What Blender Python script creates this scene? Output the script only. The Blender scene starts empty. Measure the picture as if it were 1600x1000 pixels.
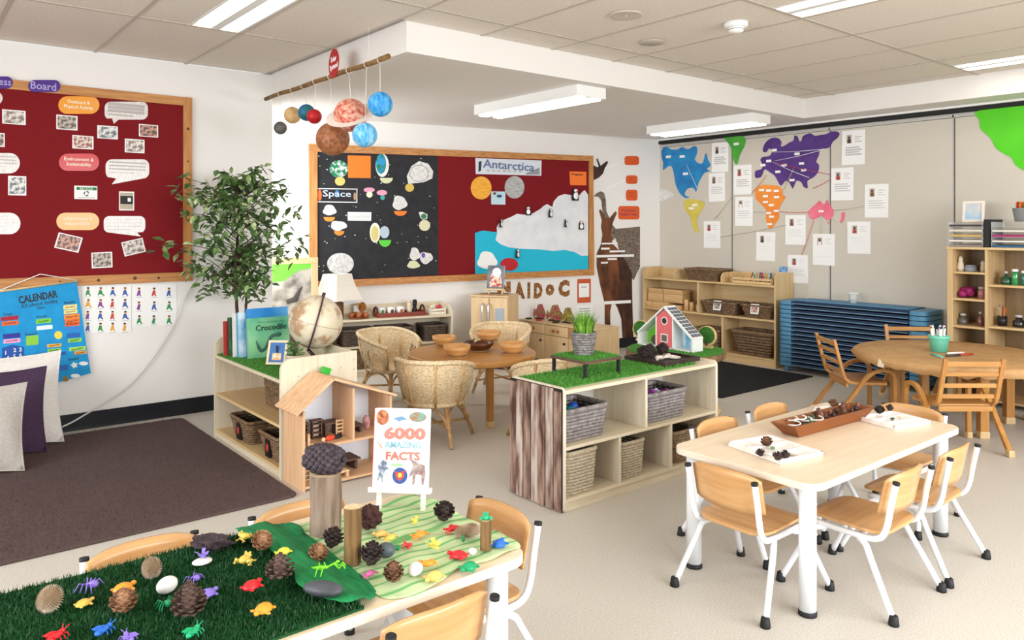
import bpy, math, random
from mathutils import Vector, Matrix
R = random.Random(7)
PI = math.pi
sc = bpy.context.scene
COL = sc.collection

# ------------------------------------------------------------------ camera
F, CX, CY, EYE = 1194.0, 800.0, 354.0, 1.5          # focal length and horizon in a 1600 px wide frame
YAW = math.radians(39.1)
S_, C_ = math.cos(YAW), math.sin(YAW)                # .776, .6307
cam_d = bpy.data.cameras.new('camera'); cam = bpy.data.objects.new('camera', cam_d); COL.objects.link(cam)
cam.location = (0, 0, EYE); cam.rotation_euler = (PI/2, 0, -YAW)
cam_d.sensor_width = 36; cam_d.lens = 36*F/1600; cam_d.shift_y = -(500-CY)/1600
cam_d.clip_start = .05
sc.camera = cam

# ------------------------------------------------------------------ world, view
sc.view_settings.view_transform = 'Standard'; sc.view_settings.look = 'None'
sc.view_settings.exposure = 0.12; sc.view_settings.gamma = 1.0; sc.view_settings.use_curve_mapping = False
w = bpy.data.worlds.new('world'); sc.world = w; w.use_nodes = True
w.node_tree.nodes['Background'].inputs[0].default_value = (.86, .93, 1, 1)
w.node_tree.nodes['Background'].inputs[1].default_value = 1.0

CEIL, SOFFIT = 2.80, 2.605
WALL_L, WALL_R = 6.39, 7.60          # left wall plane (y), folding partition plane (x)
REAR, END = -1.9, -2.3               # window walls behind the camera
def area_light(name, loc, rot, sx, sy, power, col=(1, 1, 1)):
    l = bpy.data.lights.new(name, 'AREA'); l.shape = 'RECTANGLE'; l.size = sx; l.size_y = sy; l.energy = power; l.color = col
    o = bpy.data.objects.new(name, l); COL.objects.link(o); o.location = loc; o.rotation_euler = rot
    return o
DAY = (.95, .975, 1.0)
# daylight arriving at the real window openings (built below)
def aim(v): return Vector(v).to_track_quat('-Z', 'Y').to_euler()
area_light('daylight_rear_window', (3.2, REAR-.9, 2.15), aim((0, 1, -.35)), 6.4, 2.0, 560, DAY)
area_light('daylight_end_window', (END-.9, 2.6, 2.1), aim((1, 0, -.3)), 5.0, 2.0, 360, DAY)
area_light('daylight_alcove_window', (2.36, 6.92, 1.6), aim((1, 0, -.25)), .7, 1.4, 34, DAY)

# ------------------------------------------------------------------ helpers
def lin(h):
    h = h.lstrip('#'); v = [int(h[i:i+2], 16)/255 for i in (0, 2, 4)]
    return tuple((c/12.92 if c <= .04045 else ((c+.055)/1.055)**2.4) for c in v)
MATS = {}
def mat(name, col='#888888', rough=.55, col2=None, scale=8., stretch=(1, 1, 1), detail=3., lo=.35, hi=.65, bump=0., bscale=None,
        metal=0., emit=0., trans=0., alpha=1., coat=0., wave=None, distort=1.5, ior=1.45, voronoi=False, spec=.5):
    """One procedural material: base colour, optional second colour mixed by noise (object space), optional bump."""
    if name in MATS: return MATS[name]
    m = bpy.data.materials.new(name); m.use_nodes = True; nt = m.node_tree; N = nt.nodes; L = nt.links
    b = N['Principled BSDF']; c1 = lin(col)+(1,)
    b.inputs['Base Color'].default_value = c1; b.inputs['Roughness'].default_value = rough
    b.inputs['Metallic'].default_value = metal; b.inputs['IOR'].default_value = ior
    b.inputs['Specular IOR Level'].default_value = spec
    if coat: b.inputs['Coat Weight'].default_value = coat
    if trans: b.inputs['Transmission Weight'].default_value = trans
    if alpha < 1: b.inputs['Alpha'].default_value = alpha
    if emit: b.inputs['Emission Color'].default_value = c1; b.inputs['Emission Strength'].default_value = emit
    if col2 or bump:
        tc = N.new('ShaderNodeTexCoord'); mp = N.new('ShaderNodeMapping'); mp.inputs['Scale'].default_value = stretch
        L.new(tc.outputs['Object'], mp.inputs[0])
        if wave:
            t = N.new('ShaderNodeTexWave'); t.wave_type = 'BANDS'; t.bands_direction = wave
            t.inputs['Scale'].default_value = scale; t.inputs['Distortion'].default_value = distort; t.inputs['Detail'].default_value = detail
        elif voronoi:
            t = N.new('ShaderNodeTexVoronoi'); t.inputs['Scale'].default_value = scale
        else:
            t = N.new('ShaderNodeTexNoise'); t.inputs['Scale'].default_value = scale; t.inputs['Detail'].default_value = detail
        L.new(mp.outputs[0], t.inputs['Vector'])
        fac = t.outputs['Distance'] if voronoi else t.outputs['Fac']
        if col2:
            r = N.new('ShaderNodeValToRGB'); r.color_ramp.elements[0].position = lo; r.color_ramp.elements[1].position = hi
            r.color_ramp.elements[0].color = c1; r.color_ramp.elements[1].color = lin(col2)+(1,)
            L.new(fac, r.inputs[0]); L.new(r.outputs[0], b.inputs['Base Color'])
        if bump:
            h = fac
            if bscale:
                t2 = N.new('ShaderNodeTexNoise'); t2.inputs['Scale'].default_value = bscale; t2.inputs['Detail'].default_value = 2
                L.new(mp.outputs[0], t2.inputs['Vector']); h = t2.outputs['Fac']
            bp = N.new('ShaderNodeBump'); bp.inputs['Strength'].default_value = bump; bp.inputs['Distance'].default_value = .01
            L.new(h, bp.inputs['Height']); L.new(bp.outputs[0], b.inputs['Normal'])
    MATS[name] = m
    return m
def plain(h, rough=.6): return mat('plain_'+h.strip('#')+('_%d' % (rough*100)), h, rough)

class MB:
    """Collects simple shapes into one mesh."""
    def __init__(s): s.v = []; s.f = []; s.smooth = []
    def add(s, vs, fs, smooth=False, M=None):
        o = len(s.v); s.v += [tuple(M @ Vector(v)) if M is not None else tuple(v) for v in vs]
        s.f += [tuple(i+o for i in f) for f in fs]; s.smooth += [smooth]*len(fs); return s
    def box(s, lo, hi, M=None):
        x0, y0, z0 = lo; x1, y1, z1 = hi
        return s.add([(x0,y0,z0),(x1,y0,z0),(x1,y1,z0),(x0,y1,z0),(x0,y0,z1),(x1,y0,z1),(x1,y1,z1),(x0,y1,z1)],
                     [(0,3,2,1),(4,5,6,7),(0,1,5,4),(1,2,6,5),(2,3,7,6),(3,0,4,7)], False, M)
    def tube(s, path, r, n=8, closed=False, caps=True, M=None, squash=1.):
        P = [Vector(p) for p in path]; k = len(P); rr = r if isinstance(r, (list, tuple)) else [r]*k
        vs = []; fs = []; prev = None
        for i, p in enumerate(P):
            if closed: t = P[(i+1) % k]-P[i-1]
            else: t = P[min(i+1, k-1)]-P[max(i-1, 0)]
            if t.length < 1e-9: t = Vector((0, 0, 1))
            t.normalize()
            if prev is None:
                up = Vector((0, 0, 1)) if abs(t.z) < .9 else Vector((1, 0, 0))
                x = up.cross(t).normalized()
            else:
                x = prev-t*prev.dot(t)
                x = x.normalized() if x.length > 1e-6 else t.orthogonal().normalized()
            prev = x; y = t.cross(x)
            for j in range(n):
                a = 2*PI*j/n; vs.append(p+(x*math.cos(a)+y*math.sin(a)*squash)*rr[i])
        for i in range(k if closed else k-1):
            for j in range(n):
                i2 = (i+1) % k
                fs.append((i*n+j, i*n+(j+1) % n, i2*n+(j+1) % n, i2*n+j))
        if caps and not closed:
            s.add(vs, fs, True, M); o = len(s.v)-len(vs)
            s.f += [tuple(o+j for j in range(n))[::-1], tuple(o+(k-1)*n+j for j in range(n))]; s.smooth += [False]*2
            return s
        return s.add(vs, fs, True, M)
    def cyl(s, p0, p1, r0, r1=None, n=12, M=None): return s.tube([p0, p1], [r0, r0 if r1 is None else r1], n, M=M)
    def lathe(s, prof, n=20, M=None, smooth=True):
        vs = []; fs = []
        for r, z in prof: vs += [(r*math.cos(2*PI*j/n), r*math.sin(2*PI*j/n), z) for j in range(n)]
        k = len(prof)
        for i in range(k-1):
            for j in range(n): fs.append((i*n+j, i*n+(j+1) % n, (i+1)*n+(j+1) % n, (i+1)*n+j))
        s.add(vs, fs, smooth, M); o = len(s.v)-len(vs)
        if prof[0][0] > 1e-6: s.f.append(tuple(o+j for j in range(n))[::-1]); s.smooth.append(False)
        if prof[-1][0] > 1e-6: s.f.append(tuple(o+(k-1)*n+j for j in range(n))); s.smooth.append(False)
        return s
    def ball(s, c, r, n=12, m=8, M=None):
        rx, ry, rz = r if isinstance(r, (tuple, list)) else (r, r, r)
        T = Matrix.Translation(c) @ Matrix.Diagonal((rx, ry, rz, 1))
        if M is not None: T = M @ T
        return s.lathe([(max(math.sin(PI*i/m), 1e-7), -math.cos(PI*i/m)) for i in range(m+1)], n, T)
    def prism(s, pts, z0, z1, M=None, smooth=False):
        n = len(pts)
        return s.add([(x, y, z0) for x, y in pts]+[(x, y, z1) for x, y in pts],
                     [tuple(range(n))[::-1], tuple(range(n, 2*n))]+[(i, (i+1) % n, n+(i+1) % n, n+i) for i in range(n)], smooth, M)
    def quad(s, a, b, c, d, M=None): return s.add([a, b, c, d], [(0, 1, 2, 3)], False, M)
    def build(s, name, m, parent=None, world=False, bevel=0., label=None, cat=None, group=None, kind=None, keep=False, loc=None, autosmooth=False):
        vs = [Vector(v) for v in s.v]; base = None
        if parent is not None:
            if world:
                I = wmat(parent).inverted(); vs = [I @ v for v in vs]
        elif not keep:
            xs = [v.x for v in vs]; ys = [v.y for v in vs]; zs = [v.z for v in vs]
            base = Vector(((min(xs)+max(xs))/2, (min(ys)+max(ys))/2, min(zs))); vs = [v-base for v in vs]
        me = bpy.data.meshes.new(name); me.from_pydata([tuple(v) for v in vs], [], s.f)
        me.polygons.foreach_set('use_smooth', s.smooth); me.update()
        if m is not None: me.materials.append(m)
        o = bpy.data.objects.new(name, me); COL.objects.link(o)
        if parent is not None: o.parent = parent
        elif base is not None: o.location = base
        if loc is not None: o.location = loc
        if bevel:
            b = o.modifiers.new('bevel', 'BEVEL'); b.width = bevel; b.segments = 2; b.limit_method = 'ANGLE'; b.angle_limit = .7
        tag(o, label, cat, group, kind)
        return o
def wmat(o):
    M = o.matrix_basis.copy(); p = o.parent
    while p is not None: M = p.matrix_basis @ M; p = p.parent
    return M
def tag(o, label=None, cat=None, group=None, kind=None):
    if label: o['label'] = label
    if cat: o['category'] = cat
    if group: o['group'] = group
    if kind: o['kind'] = kind
    return o
def thing(name, label, cat, loc=(0, 0, 0), rz=0., group=None):
    o = bpy.data.objects.new(name, None); COL.objects.link(o); o.empty_display_size = .05
    o.location = loc; o.rotation_euler = (0, 0, rz)
    return tag(o, label, cat, group)
def copy_tree(o, parent=None, loc=None, rz=None, label=None, group=None, rot=None, scale=None):
    c = o.copy(); COL.objects.link(c)
    if parent is not None: c.parent = parent
    if loc is not None: c.location = loc
    if rz is not None: c.rotation_euler = (0, 0, rz)
    if rot is not None: c.rotation_euler = rot
    if scale is not None: c.scale = (scale,)*3 if not isinstance(scale, tuple) else scale
    if label: c['label'] = label
    if group: c['group'] = group
    for ch in o.children: copy_tree(ch, c)
    return c
def struct(mb, name, m, **k): return mb.build(name, m, keep=True, kind='structure', **k)
def rot_z(a, loc=(0, 0, 0)): return Matrix.Translation(loc) @ Matrix.Rotation(a, 4, 'Z')
def rounded(w, d, r, n=4, cx=0., cy=0.):
    """Rounded rectangle outline, counter-clockwise."""
    out = []
    for sx, sy, a0 in ((1, -1, -PI/2), (1, 1, 0), (-1, 1, PI/2), (-1, -1, PI)):
        for i in range(n+1):
            a = a0+PI/2*i/n; out.append((cx+sx*(w/2-r)+r*math.cos(a), cy+sy*(d/2-r)+r*math.sin(a)))
    return out
def smooth_path(pts, sub=5, closed=False):
    P = [Vector(p) for p in pts]; n = len(P); out = []
    for i in range(n if closed else n-1):
        g = lambda k: P[k % n] if closed else P[max(0, min(n-1, k))]
        p0, p1, p2, p3 = g(i-1), g(i), g(i+1), g(i+2)
        for j in range(sub):
            t = j/sub
            out.append(.5*((2*p1)+(p2-p0)*t+(2*p0-5*p1+4*p2-p3)*t*t+(3*p1-p0-3*p2+p3)*t**3))
    if not closed: out.append(P[-1])
    return [tuple(v) for v in out]
def ribbon(mb, path, t, x0, x1, M=None):
    """Flat bar bent in the y-z plane, thickness t, from x0 to x1."""
    P = [Vector((p[0], p[1])) for p in path]; L_ = []; R_ = []
    for i, p in enumerate(P):
        d = P[min(i+1, len(P)-1)]-P[max(i-1, 0)]; d.normalize(); nrm = Vector((-d.y, d.x))*t/2
        L_.append(p+nrm); R_.append(p-nrm)
    k = len(P); vs = []
    for x in (x0, x1):
        vs += [(x, q.x, q.y) for q in L_]+[(x, q.x, q.y) for q in R_]
    fs = []
    for i in range(k-1):
        a, b, c, d = i, i+1, k+i+1, k+i
        fs += [(a, b, c, d)[::-1], tuple(q+2*k for q in (a, b, c, d)), (a, a+2*k, b+2*k, b)[::-1], (d, c, c+2*k, d+2*k)[::-1]]
    fs += [(0, k, 3*k, 2*k)[::-1], (k-1, 3*k-1, 4*k-1, 2*k-1)]
    fs[-1] = (k-1, 2*k-1, 4*k-1, 3*k-1)
    return mb.add(vs, fs, False, M)

# ---- the photograph's calibration: where a line of sight meets a real plane
def sight(x, y):
    X = (x-CX)/F
    return Vector((S_*X+C_, -C_*X+S_, -(y-CY)/F))
def onz(x, y, z=0.):
    d = sight(x, y); return Vector((0, 0, EYE))+d*((z-EYE)/d.z)
def ona(x, y, a):
    d = sight(x, y); return Vector((0, 0, EYE))+d*(a/d.x)
def onb(x, y, b):
    d = sight(x, y); return Vector((0, 0, EYE))+d*(b/d.y)
def zat(x, y, p):
    d = sight(x, y); return EYE+d.z*((p[0]*d.x+p[1]*d.y)/(d.x**2+d.y**2))

class Plane:
    """A wall face: u runs right as one faces it, v up, n out of the wall. Flat things hung on it are cut here."""
    def __init__(s, origin, u): s.o = Vector(origin); s.u = Vector(u).normalized(); s.v = Vector((0, 0, 1)); s.n = s.u.cross(s.v)
    def uv(s, x, y, off=0.):
        d = sight(x, y); e = Vector((0, 0, EYE)); q = s.o+s.n*off
        p = e+d*((q-e).dot(s.n)/d.dot(s.n)); return ((p-s.o).dot(s.u), p.z)
    def M(s, off=0.):
        m = Matrix((s.u, s.v, s.n)).transposed().to_4x4(); m.translation = s.o+s.n*off; m.translation.z = 0; return m
    def cut(s, name, px, off, th, m, parent=None, sm=0, **k):
        pts = [s.uv(x, y, off) for x, y in px]
        if sm: pts = [(p[0], p[1]) for p in smooth_path([(a, b, 0) for a, b in pts], sm, True)]
        area = sum(pts[i-1][0]*pts[i][1]-pts[i][0]*pts[i-1][1] for i in range(len(pts)))
        if area < 0: pts = pts[::-1]
        return MB().prism(pts, 0, th, s.M(off)).build(name, m, parent, world=True, **k)
    def rect(s, name, x0, y0, x1, y1, off, th, m, parent=None, tilt=0., **k):
        """Rectangle whose opposite corners are seen at the two pixels, sides upright."""
        a = s.uv(x0, y0, off); b = s.uv(x1, y1, off); cx, cy = (a[0]+b[0])/2, (a[1]+b[1])/2; hw, hh = abs(b[0]-a[0])/2, abs(b[1]-a[1])/2
        q = [(-hw, -hh), (hw, -hh), (hw, hh), (-hw, hh)]; c, sn = math.cos(tilt), math.sin(tilt)
        return MB().prism([(cx+p*c-r*sn, cy+p*sn+r*c) for p, r in q], 0, th, s.M(off)).build(name, m, parent, world=True, **k)
    def disc(s, name, x, y, rx, ry, off, th, m, parent=None, n=20, **k):
        return s.cut(name, [(x+rx*math.cos(2*PI*i/n), y+ry*math.sin(2*PI*i/n)) for i in range(n)], off, th, m, parent, **k)
    def text(s, body, x, y, hpx, off, m, parent, name='lettering', wpx=None, bold=0., rot=0., align='CENTER'):
        """Flat letters, centred on the pixel, cap height hpx and total width wpx as seen."""
        c = s.uv(x, y, off); h = abs(s.uv(x, y-hpx/2, off)[1]-s.uv(x, y+hpx/2, off)[1])
        wd = abs(s.uv(x+wpx/2, y, off)[0]-s.uv(x-wpx/2, y, off)[0]) if wpx else None
        M = s.M(off) @ Matrix.Translation((c[0], c[1], 0)) @ Matrix.Rotation(rot, 4, 'Z')
        return letters(body, h, m, parent, M, name, wd, bold)
def letters(body, h, m, parent, M, name='lettering', width=None, bold=0., world=True, spacing=1.0, line=1.0):
    cu = bpy.data.curves.new('tmp', 'FONT'); cu.body = body; cu.size = 1; cu.align_x = 'CENTER'; cu.align_y = 'CENTER'
    cu.extrude = .004; cu.offset = bold; cu.resolution_u = 2; cu.space_character = spacing; cu.space_line = line
    ob = bpy.data.objects.new('tmp', cu); COL.objects.link(ob)
    dg = bpy.context.evaluated_depsgraph_get(); me = bpy.data.meshes.new_from_object(ob.evaluated_get(dg))
    bpy.data.objects.remove(ob); bpy.data.curves.remove(cu)
    xs = [v.co.x for v in me.vertices]; ys = [v.co.y for v in me.vertices]
    if not xs: return None
    lines = body.count('\n')+1
    k = h/((max(ys)-min(ys)) if lines == 1 else (max(ys)-min(ys)))
    kx = width/(max(xs)-min(xs)) if width else k
    cx, cy = (max(xs)+min(xs))/2, (max(ys)+min(ys))/2
    W = wmat(parent).inverted() @ M if (parent is not None and world) else M
    for v in me.vertices: v.co = W @ Vector(((v.co.x-cx)*kx, (v.co.y-cy)*k, v.co.z*.25))
    me.materials.clear(); me.materials.append(m); me.name = name
    o = bpy.data.objects.new(name, me); COL.objects.link(o)
    if parent is not None: o.parent = parent
    return o
# ================================================================== materials of the setting
M_WALL = mat('wall_paint', '#e9e6e2', .7, bump=.03, bscale=60)
M_CEIL = mat('ceiling_tile', '#e6ddd2', .9, '#ddd3c7', 60, bump=.08, bscale=220)
M_TBAR = mat('ceiling_bar', '#bdb2a6', .5)
M_BULK = mat('bulkhead_paint', '#e6e2dd', .7, bump=.02, bscale=60)
M_FLOOR = mat('floor_vinyl', '#bdb6ab', .42, '#cfc9bf', 140, detail=4, lo=.38, hi=.62, bump=.04, bscale=300)
M_SKIRT = mat('skirting', '#15181f', .35)
M_PANEL = mat('partition_fabric', '#cdc6ba', .85, '#c7c0b3', 90, bump=.04, bscale=400)
M_ALU = mat('aluminium', '#b9b7b3', .4, metal=.15)
M_BLACK = mat('black_track', '#0b0a0a', .5)
M_WHITE = mat('white_paint', '#ecebe8', .45)
M_TUBE = mat('fluorescent_tube', '#fffaf0', .5, emit=7.)
M_GLASS = mat('window_glass', '#ffffff', .02, trans=1., ior=1.05)

fl = struct(MB().box((END-.1, REAR-.1, -.05), (8.2, 7.9, 0)), 'floor', M_FLOOR)
# ---- ceiling: tiles in a T-bar grid
TW, TL = .647, 1.29
ceil = struct(MB().box((END-.1, REAR-.1, CEIL+.03), (7.7, 6.5, CEIL+.08)), 'ceiling', M_TBAR)
a_lines = [3.12+TW*k for k in range(-9, 8)]; b_lines = [3.85+TL*k for k in range(-5, 3)]
xs = [END]+[a for a in a_lines if END+.1 < a < 7.2]+[7.22]
ys = [REAR]+[b for b in b_lines if REAR+.1 < b < 6.2]+[WALL_L]
TROFFERS = [(1.50, 3.85), (1.50, 1.27), (4.09, 1.27), (6.68, 1.27), (-1.09, 1.27), (1.5, -1.31), (4.09, -1.31)]  # the ones out of view are added to light the room
tile_me = {}
def tile(x0, x1, y0, y1):
    k = (round(x1-x0, 3), round(y1-y0, 3))
    if k not in tile_me:
        o = MB().box((-k[0]/2+.006, -k[1]/2+.006, 0), (k[0]/2-.006, k[1]/2-.006, .025)).build('ceiling_tile', M_CEIL, ceil, bevel=.003); tile_me[k] = o
    else: o = tile_me[k].copy(); COL.objects.link(o)
    o.location = ((x0+x1)/2, (y0+y1)/2, CEIL+.002)
for i in range(len(xs)-1):
    for j in range(len(ys)-1):
        x0, x1, y0, y1 = xs[i], xs[i+1], ys[j], ys[j+1]
        if x0 > 2.4 and y0 > 4.1: continue                     # above the bulkhead
        if x0 > 2.4 and y1 > 4.17: y1 = 4.17
        t = [q for q in TROFFERS if abs(q[1]-y0) < .05 and x0-.05 < q[0] < x1 and q[0]+.1 > x0]
        if t: 
            q = t[0][0]
            if q-x0 > .05: tile(x0, q, y0, y1)
            if x1-q-.31 > .05: tile(q+.31, x1, y0, y1)
        else: tile(x0, x1, y0, y1)
g = MB()
for a in xs[1:-1]: g.box((a-.012, REAR, CEIL-.002), (a+.012, WALL_L if a < 2.53 else 4.17, CEIL+.028))
for b in ys[1:-1]: g.box((END, b-.012, CEIL-.0025), (7.22 if b < 4.1 else 2.53, b+.012, CEIL+.028))
g.build('grid_bar', M_TBAR, ceil, world=True)
def troffer(name, lo, hi, z, drop, label, group):
    """Twin-tube luminaire; recessed when drop = 0, else a box hung under the soffit."""
    t = thing(name, label, 'ceiling light', ((lo[0]+hi[0])/2, (lo[1]+hi[1])/2, z-drop), 0, group)
    hx, hy = (hi[0]-lo[0])/2, (hi[1]-lo[1])/2
    if drop:
        MB().box((-hx, -hy, .012), (hx, hy, drop)).build('housing', M_WHITE, t, bevel=.004)
        zt = .008
    else:
        b = MB(); b.box((-hx, -hy, .018), (hx, hy, .028)); 
        for s in (-1, 1): b.box((s*hx-.008, -hy, 0), (s*hx+.008, hy, .028)); b.box((-hx, s*hy-.008, 0), (hx, s*hy+.008, .028))
        b.box((-.03, -hy, 0), (.03, hy, .028)); b.build('housing', M_WHITE, t); zt = .014
    for s in (-1, 1): 
        MB().box((s*hx*.52-hx*.27, -hy+.03, zt-.008), (s*hx*.52+hx*.27, hy-.03, zt+.006)).build('tube', M_TUBE, t)
    return t
for i, (a, b) in enumerate(TROFFERS):
    lab = ['recessed twin-tube ceiling light between the red pinboard and the mobile', 'recessed twin-tube ceiling light',
           'recessed twin-tube ceiling light by the smoke detector', 'recessed twin-tube ceiling light above the green paper tree'][min(i, 3)] if i in (0, 2, 3) else 'unseen recessed twin-tube ceiling light added over the window side to light the room'
    troffer('ceiling_light', (a, b), (a+.31, b+TL), CEIL, 0, lab, 'recessed lights')
troffer('box_light', (4.12, 4.27), (4.44, 5.62), SOFFIT, .1, 'white surface-mounted box light above the round wicker table', 'soffit lights')
troffer('box_light', (6.46, 4.27), (6.78, 5.60), SOFFIT, .1, 'white surface-mounted box light in front of the map wall', 'soffit lights')
# ---- walls
struct(MB().box((END, WALL_L, 0), (2.54, WALL_L+.1, CEIL)), 'wall_left', M_WALL)
wr = MB(); wr.box((2.44, WALL_L+.1, 0), (2.54, 7.6, .75)); wr.box((2.44, WALL_L+.1, 2.25), (2.54, 7.6, CEIL)); wr.box((2.44, 7.3, .75), (2.54, 7.6, 2.25))
struct(wr, 'wall_return', M_WALL)
BS = -.2125; BU = Vector((1, BS, 0)).normalized(); B0 = Vector((4.105, 7.11, 0))
PB = Plane(B0, BU); PLW = Plane((0, WALL_L, 0), (1, 0, 0)); PR = Plane((WALL_R, 0, 0), (0, -1, 0))
struct(MB().box((-1.75, -.1, 0), (3.62, 0, SOFFIT+.05), PB.M() @ Matrix.Rotation(-PI/2, 4, 'X') @ Matrix.Scale(-1, 4, (0, 1, 0)) if False else Matrix.Translation(B0) @ Matrix.Rotation(math.atan(BS), 4, 'Z') @ Matrix.Translation((0, .1, 0))), 'wall_back', M_WALL)
struct(MB().box((2.53, 4.17, SOFFIT), (7.7, 7.9, CEIL+.05)), 'trim_1', M_BULK, label='white dropped bulkhead over the alcove')
struct(MB().box((7.22, REAR, SOFFIT), (7.7, 4.17, CEIL+.05)), 'trim_2', M_BULK, label='white bulkhead above the folding partition')
struct(MB().box((7.40, 6.42, 0), (7.58, 6.6, SOFFIT)), 'trim_3', M_WALL, label='white jamb beside the folding partition')
struct(MB().box((END, WALL_L-.012, 0), (2.54, WALL_L, .125)), 'baseboard_left', M_SKIRT)
struct(MB().box((-1.7, -.012, 0), (3.4, 0, .12), Matrix.Translation(B0) @ Matrix.Rotation(math.atan(BS), 4, 'Z')), 'baseboard_back', M_SKIRT)
# ---- folding partition of tall panels
pw = struct(MB().box((WALL_R+.03, REAR, 0), (WALL_R+.1, 6.6, SOFFIT+.02)), 'wall_right', M_PANEL)
joints = [6.49-1.198*k for k in range(8)]
for k in range(7):
    y1, y0 = joints[k], max(joints[k+1], REAR)
    if y1-y0 < .1: continue
    p = MB().box((WALL_R, y0+.012, .02), (WALL_R+.04, y1-.012, 2.50)).build('panel', M_PANEL, pw, world=True)
    MB().box((WALL_R-.002, y0+.001, .02), (WALL_R+.03, y0+.014, 2.53)).build('edge_strip', M_ALU, pw, world=True)
MB().box((WALL_R-.002, REAR, 2.505), (WALL_R+.03, 6.49, 2.535)).build('head_rail', M_ALU, pw, world=True)
MB().box((WALL_R-.02, REAR, 2.545), (WALL_R+.03, 6.5, 2.585)).build('track', M_BLACK, pw, world=True)
MB().box((WALL_R-.05, REAR, 2.585), (WALL_R+.03, 6.5, 2.604)).build('track_flange', M_WHITE, pw, world=True)
MB().box((WALL_R-.02, 6.492, 0), (WALL_R+.03, 6.51, 2.59)).build('jamb_seal', M_BLACK, pw, world=True)
# ---- window walls behind the camera
def window_wall(name, ax, pos, lo, hi, openings, n0):
    """ax 'y': wall in the plane y = pos running along x; openings (u0, u1, z0, z1)."""
    mb = MB(); t0, t1 = (pos-.1, pos)
    def bx(u0, u1, z0, z1): mb.box((u0, t0, z0), (u1, t1, z1)) if ax == 'y' else mb.box((t0, u0, z0), (t1, u1, z1))
    u = lo
    for (u0, u1, z0, z1) in openings:
        bx(u, u0, 0, CEIL); bx(u0, u1, 0, z0); bx(u0, u1, z1, CEIL); u = u1
    bx(u, hi, 0, CEIL); struct(mb, name, M_WALL)
    for k, (u0, u1, z0, z1) in enumerate(openings):
        fr = MB()
        def fx(a0, a1, c0, c1): fr.box((a0, t0+.02, c0), (a1, t1-.02, c1)) if ax == 'y' else fr.box((t0+.02, a0, c0), (t1-.02, a1, c1))
        fx(u0, u1, z0, z0+.05); fx(u0, u1, z1-.05, z1)
        for i in range(int((u1-u0)/1.1)+2):
            q = u0+(u1-u0-.05)*i/(int((u1-u0)/1.1)+1); fx(q, q+.05, z0, z1)
        struct(fr, 'window_%d' % (n0+k), M_ALU)
window_wall('wall_rear', 'y', REAR, END, 7.7, [(.3, 6.1, .7, 2.4)], 1)
window_wall('wall_end', 'x', END, REAR, WALL_L+.1, [(.3, 4.9, .55, 2.4)], 2)
# ---- small ceiling fittings
def ceil_disc(name, x, y, r, label, cat, parts):
    p = onz(x, y, CEIL); t = thing(name, label, cat, (p.x, p.y, CEIL))
    for nm, prof, m in parts: MB().lathe([(a, b) for a, b in prof], 24).build(nm, m, t)
ceil_disc('smoke_detector', 1150, 36, .06, 'white round smoke detector on the ceiling tiles', 'smoke detector',
          [('base', [(.075, .002), (.075, -.018), (.066, -.03), (0, -.03)], M_WHITE), ('sensor_head', [(.05, -.03), (.045, -.055), (.03, -.064), (0, -.066)], M_WHITE), ('sensor_slot', [(.047, -.036), (.048, -.044), (.04, -.046), (0, -.046)], M_BLACK)])
ceil_disc('ceiling_speaker', 978, 23, .1, 'round flush ceiling vent with centre screw', 'ceiling vent', [('rim', [(.105, 0), (.10, -.008), (.085, -.006), (0, -.006)], mat('vent', '#c9beb1', .6)), ('screw', [(.01, -.006), (.008, -.014), (0, -.014)], M_ALU)])
ceil_disc('ceiling_speaker', 1019, 66, .1, 'plain round flush disc set in a ceiling tile', 'ceiling vent', [('rim', [(.095, 0), (.09, -.006), (0, -.006)], mat('vent2', '#bdb2a5', .7))])
# ================================================================== woods and other shared materials
def wood(name, c1, c2, axis='z', rough=.42, k=1., lo=.3, hi=.7):
    st = {'x': (1.2, 16, 16), 'y': (16, 1.2, 16), 'z': (16, 16, 1.2)}[axis]
    return mat(name, c1, rough, c2, 2.2*k, st, 4., lo, hi, bump=.02)
W_BIRCH = wood('birch_ply_y', '#ded1b9', '#d0bf9f', 'y'); W_BIRCHX = wood('birch_ply_x', '#ded1b9', '#d0bf9f', 'x'); W_BIRCHZ = wood('birch_ply_z', '#e2d8c4', '#d3c5aa', 'z')
W_SHELF = wood('maple_shelf', '#d9bd8d', '#cba873', 'y'); W_SHELFZ = wood('maple_shelf_z', '#d6bb8d', '#c4a271', 'z')
W_TOP = wood('pale_laminate', '#e6d3b8', '#dfc8a8', 'x', .35)
W_BEECH = wood('beech_ply', '#d3a571', '#c28f58', 'x', .25); W_BEECHZ = wood('beech_bent', '#c08a4e', '#a87239', 'z', .35)
W_PINE = wood('pine_frame', '#c98f52', '#a66c34', 'x', .5, 1.4); W_PINEZ = wood('pine_frame_z', '#c98f52', '#a66c34', 'z', .5, 1.4)
W_HONEY = wood('honey_wood', '#bd8644', '#a67031', 'z', .35); W_HONEYX = wood('honey_wood_x', '#c08d50', '#ac763a', 'x', .35)
W_DOLL = wood('dollhouse_pine', '#dcb892', '#cf9f74', 'z', .55); W_DOLLX = wood('dollhouse_pine_x', '#dfbd97', '#cf9f74', 'x', .55)
W_DARK = wood('dark_driftwood', '#6b4f3f', '#4a3429', 'x', .7)
W_KIT = wood('play_kitchen', '#dec39a', '#cfae80', 'z', .45)
M_STEELW = mat('white_steel', '#e9ecef', .3); M_RUBBER = mat('rubber', '#17171a', .6)
M_TURF = mat('turf_backing', '#3f7d2a', .9, '#356d22', 60); M_BLADE = mat('turf_blade', '#5fa03a', .6, '#3f8428', 90, lo=.3, hi=.7)
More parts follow.
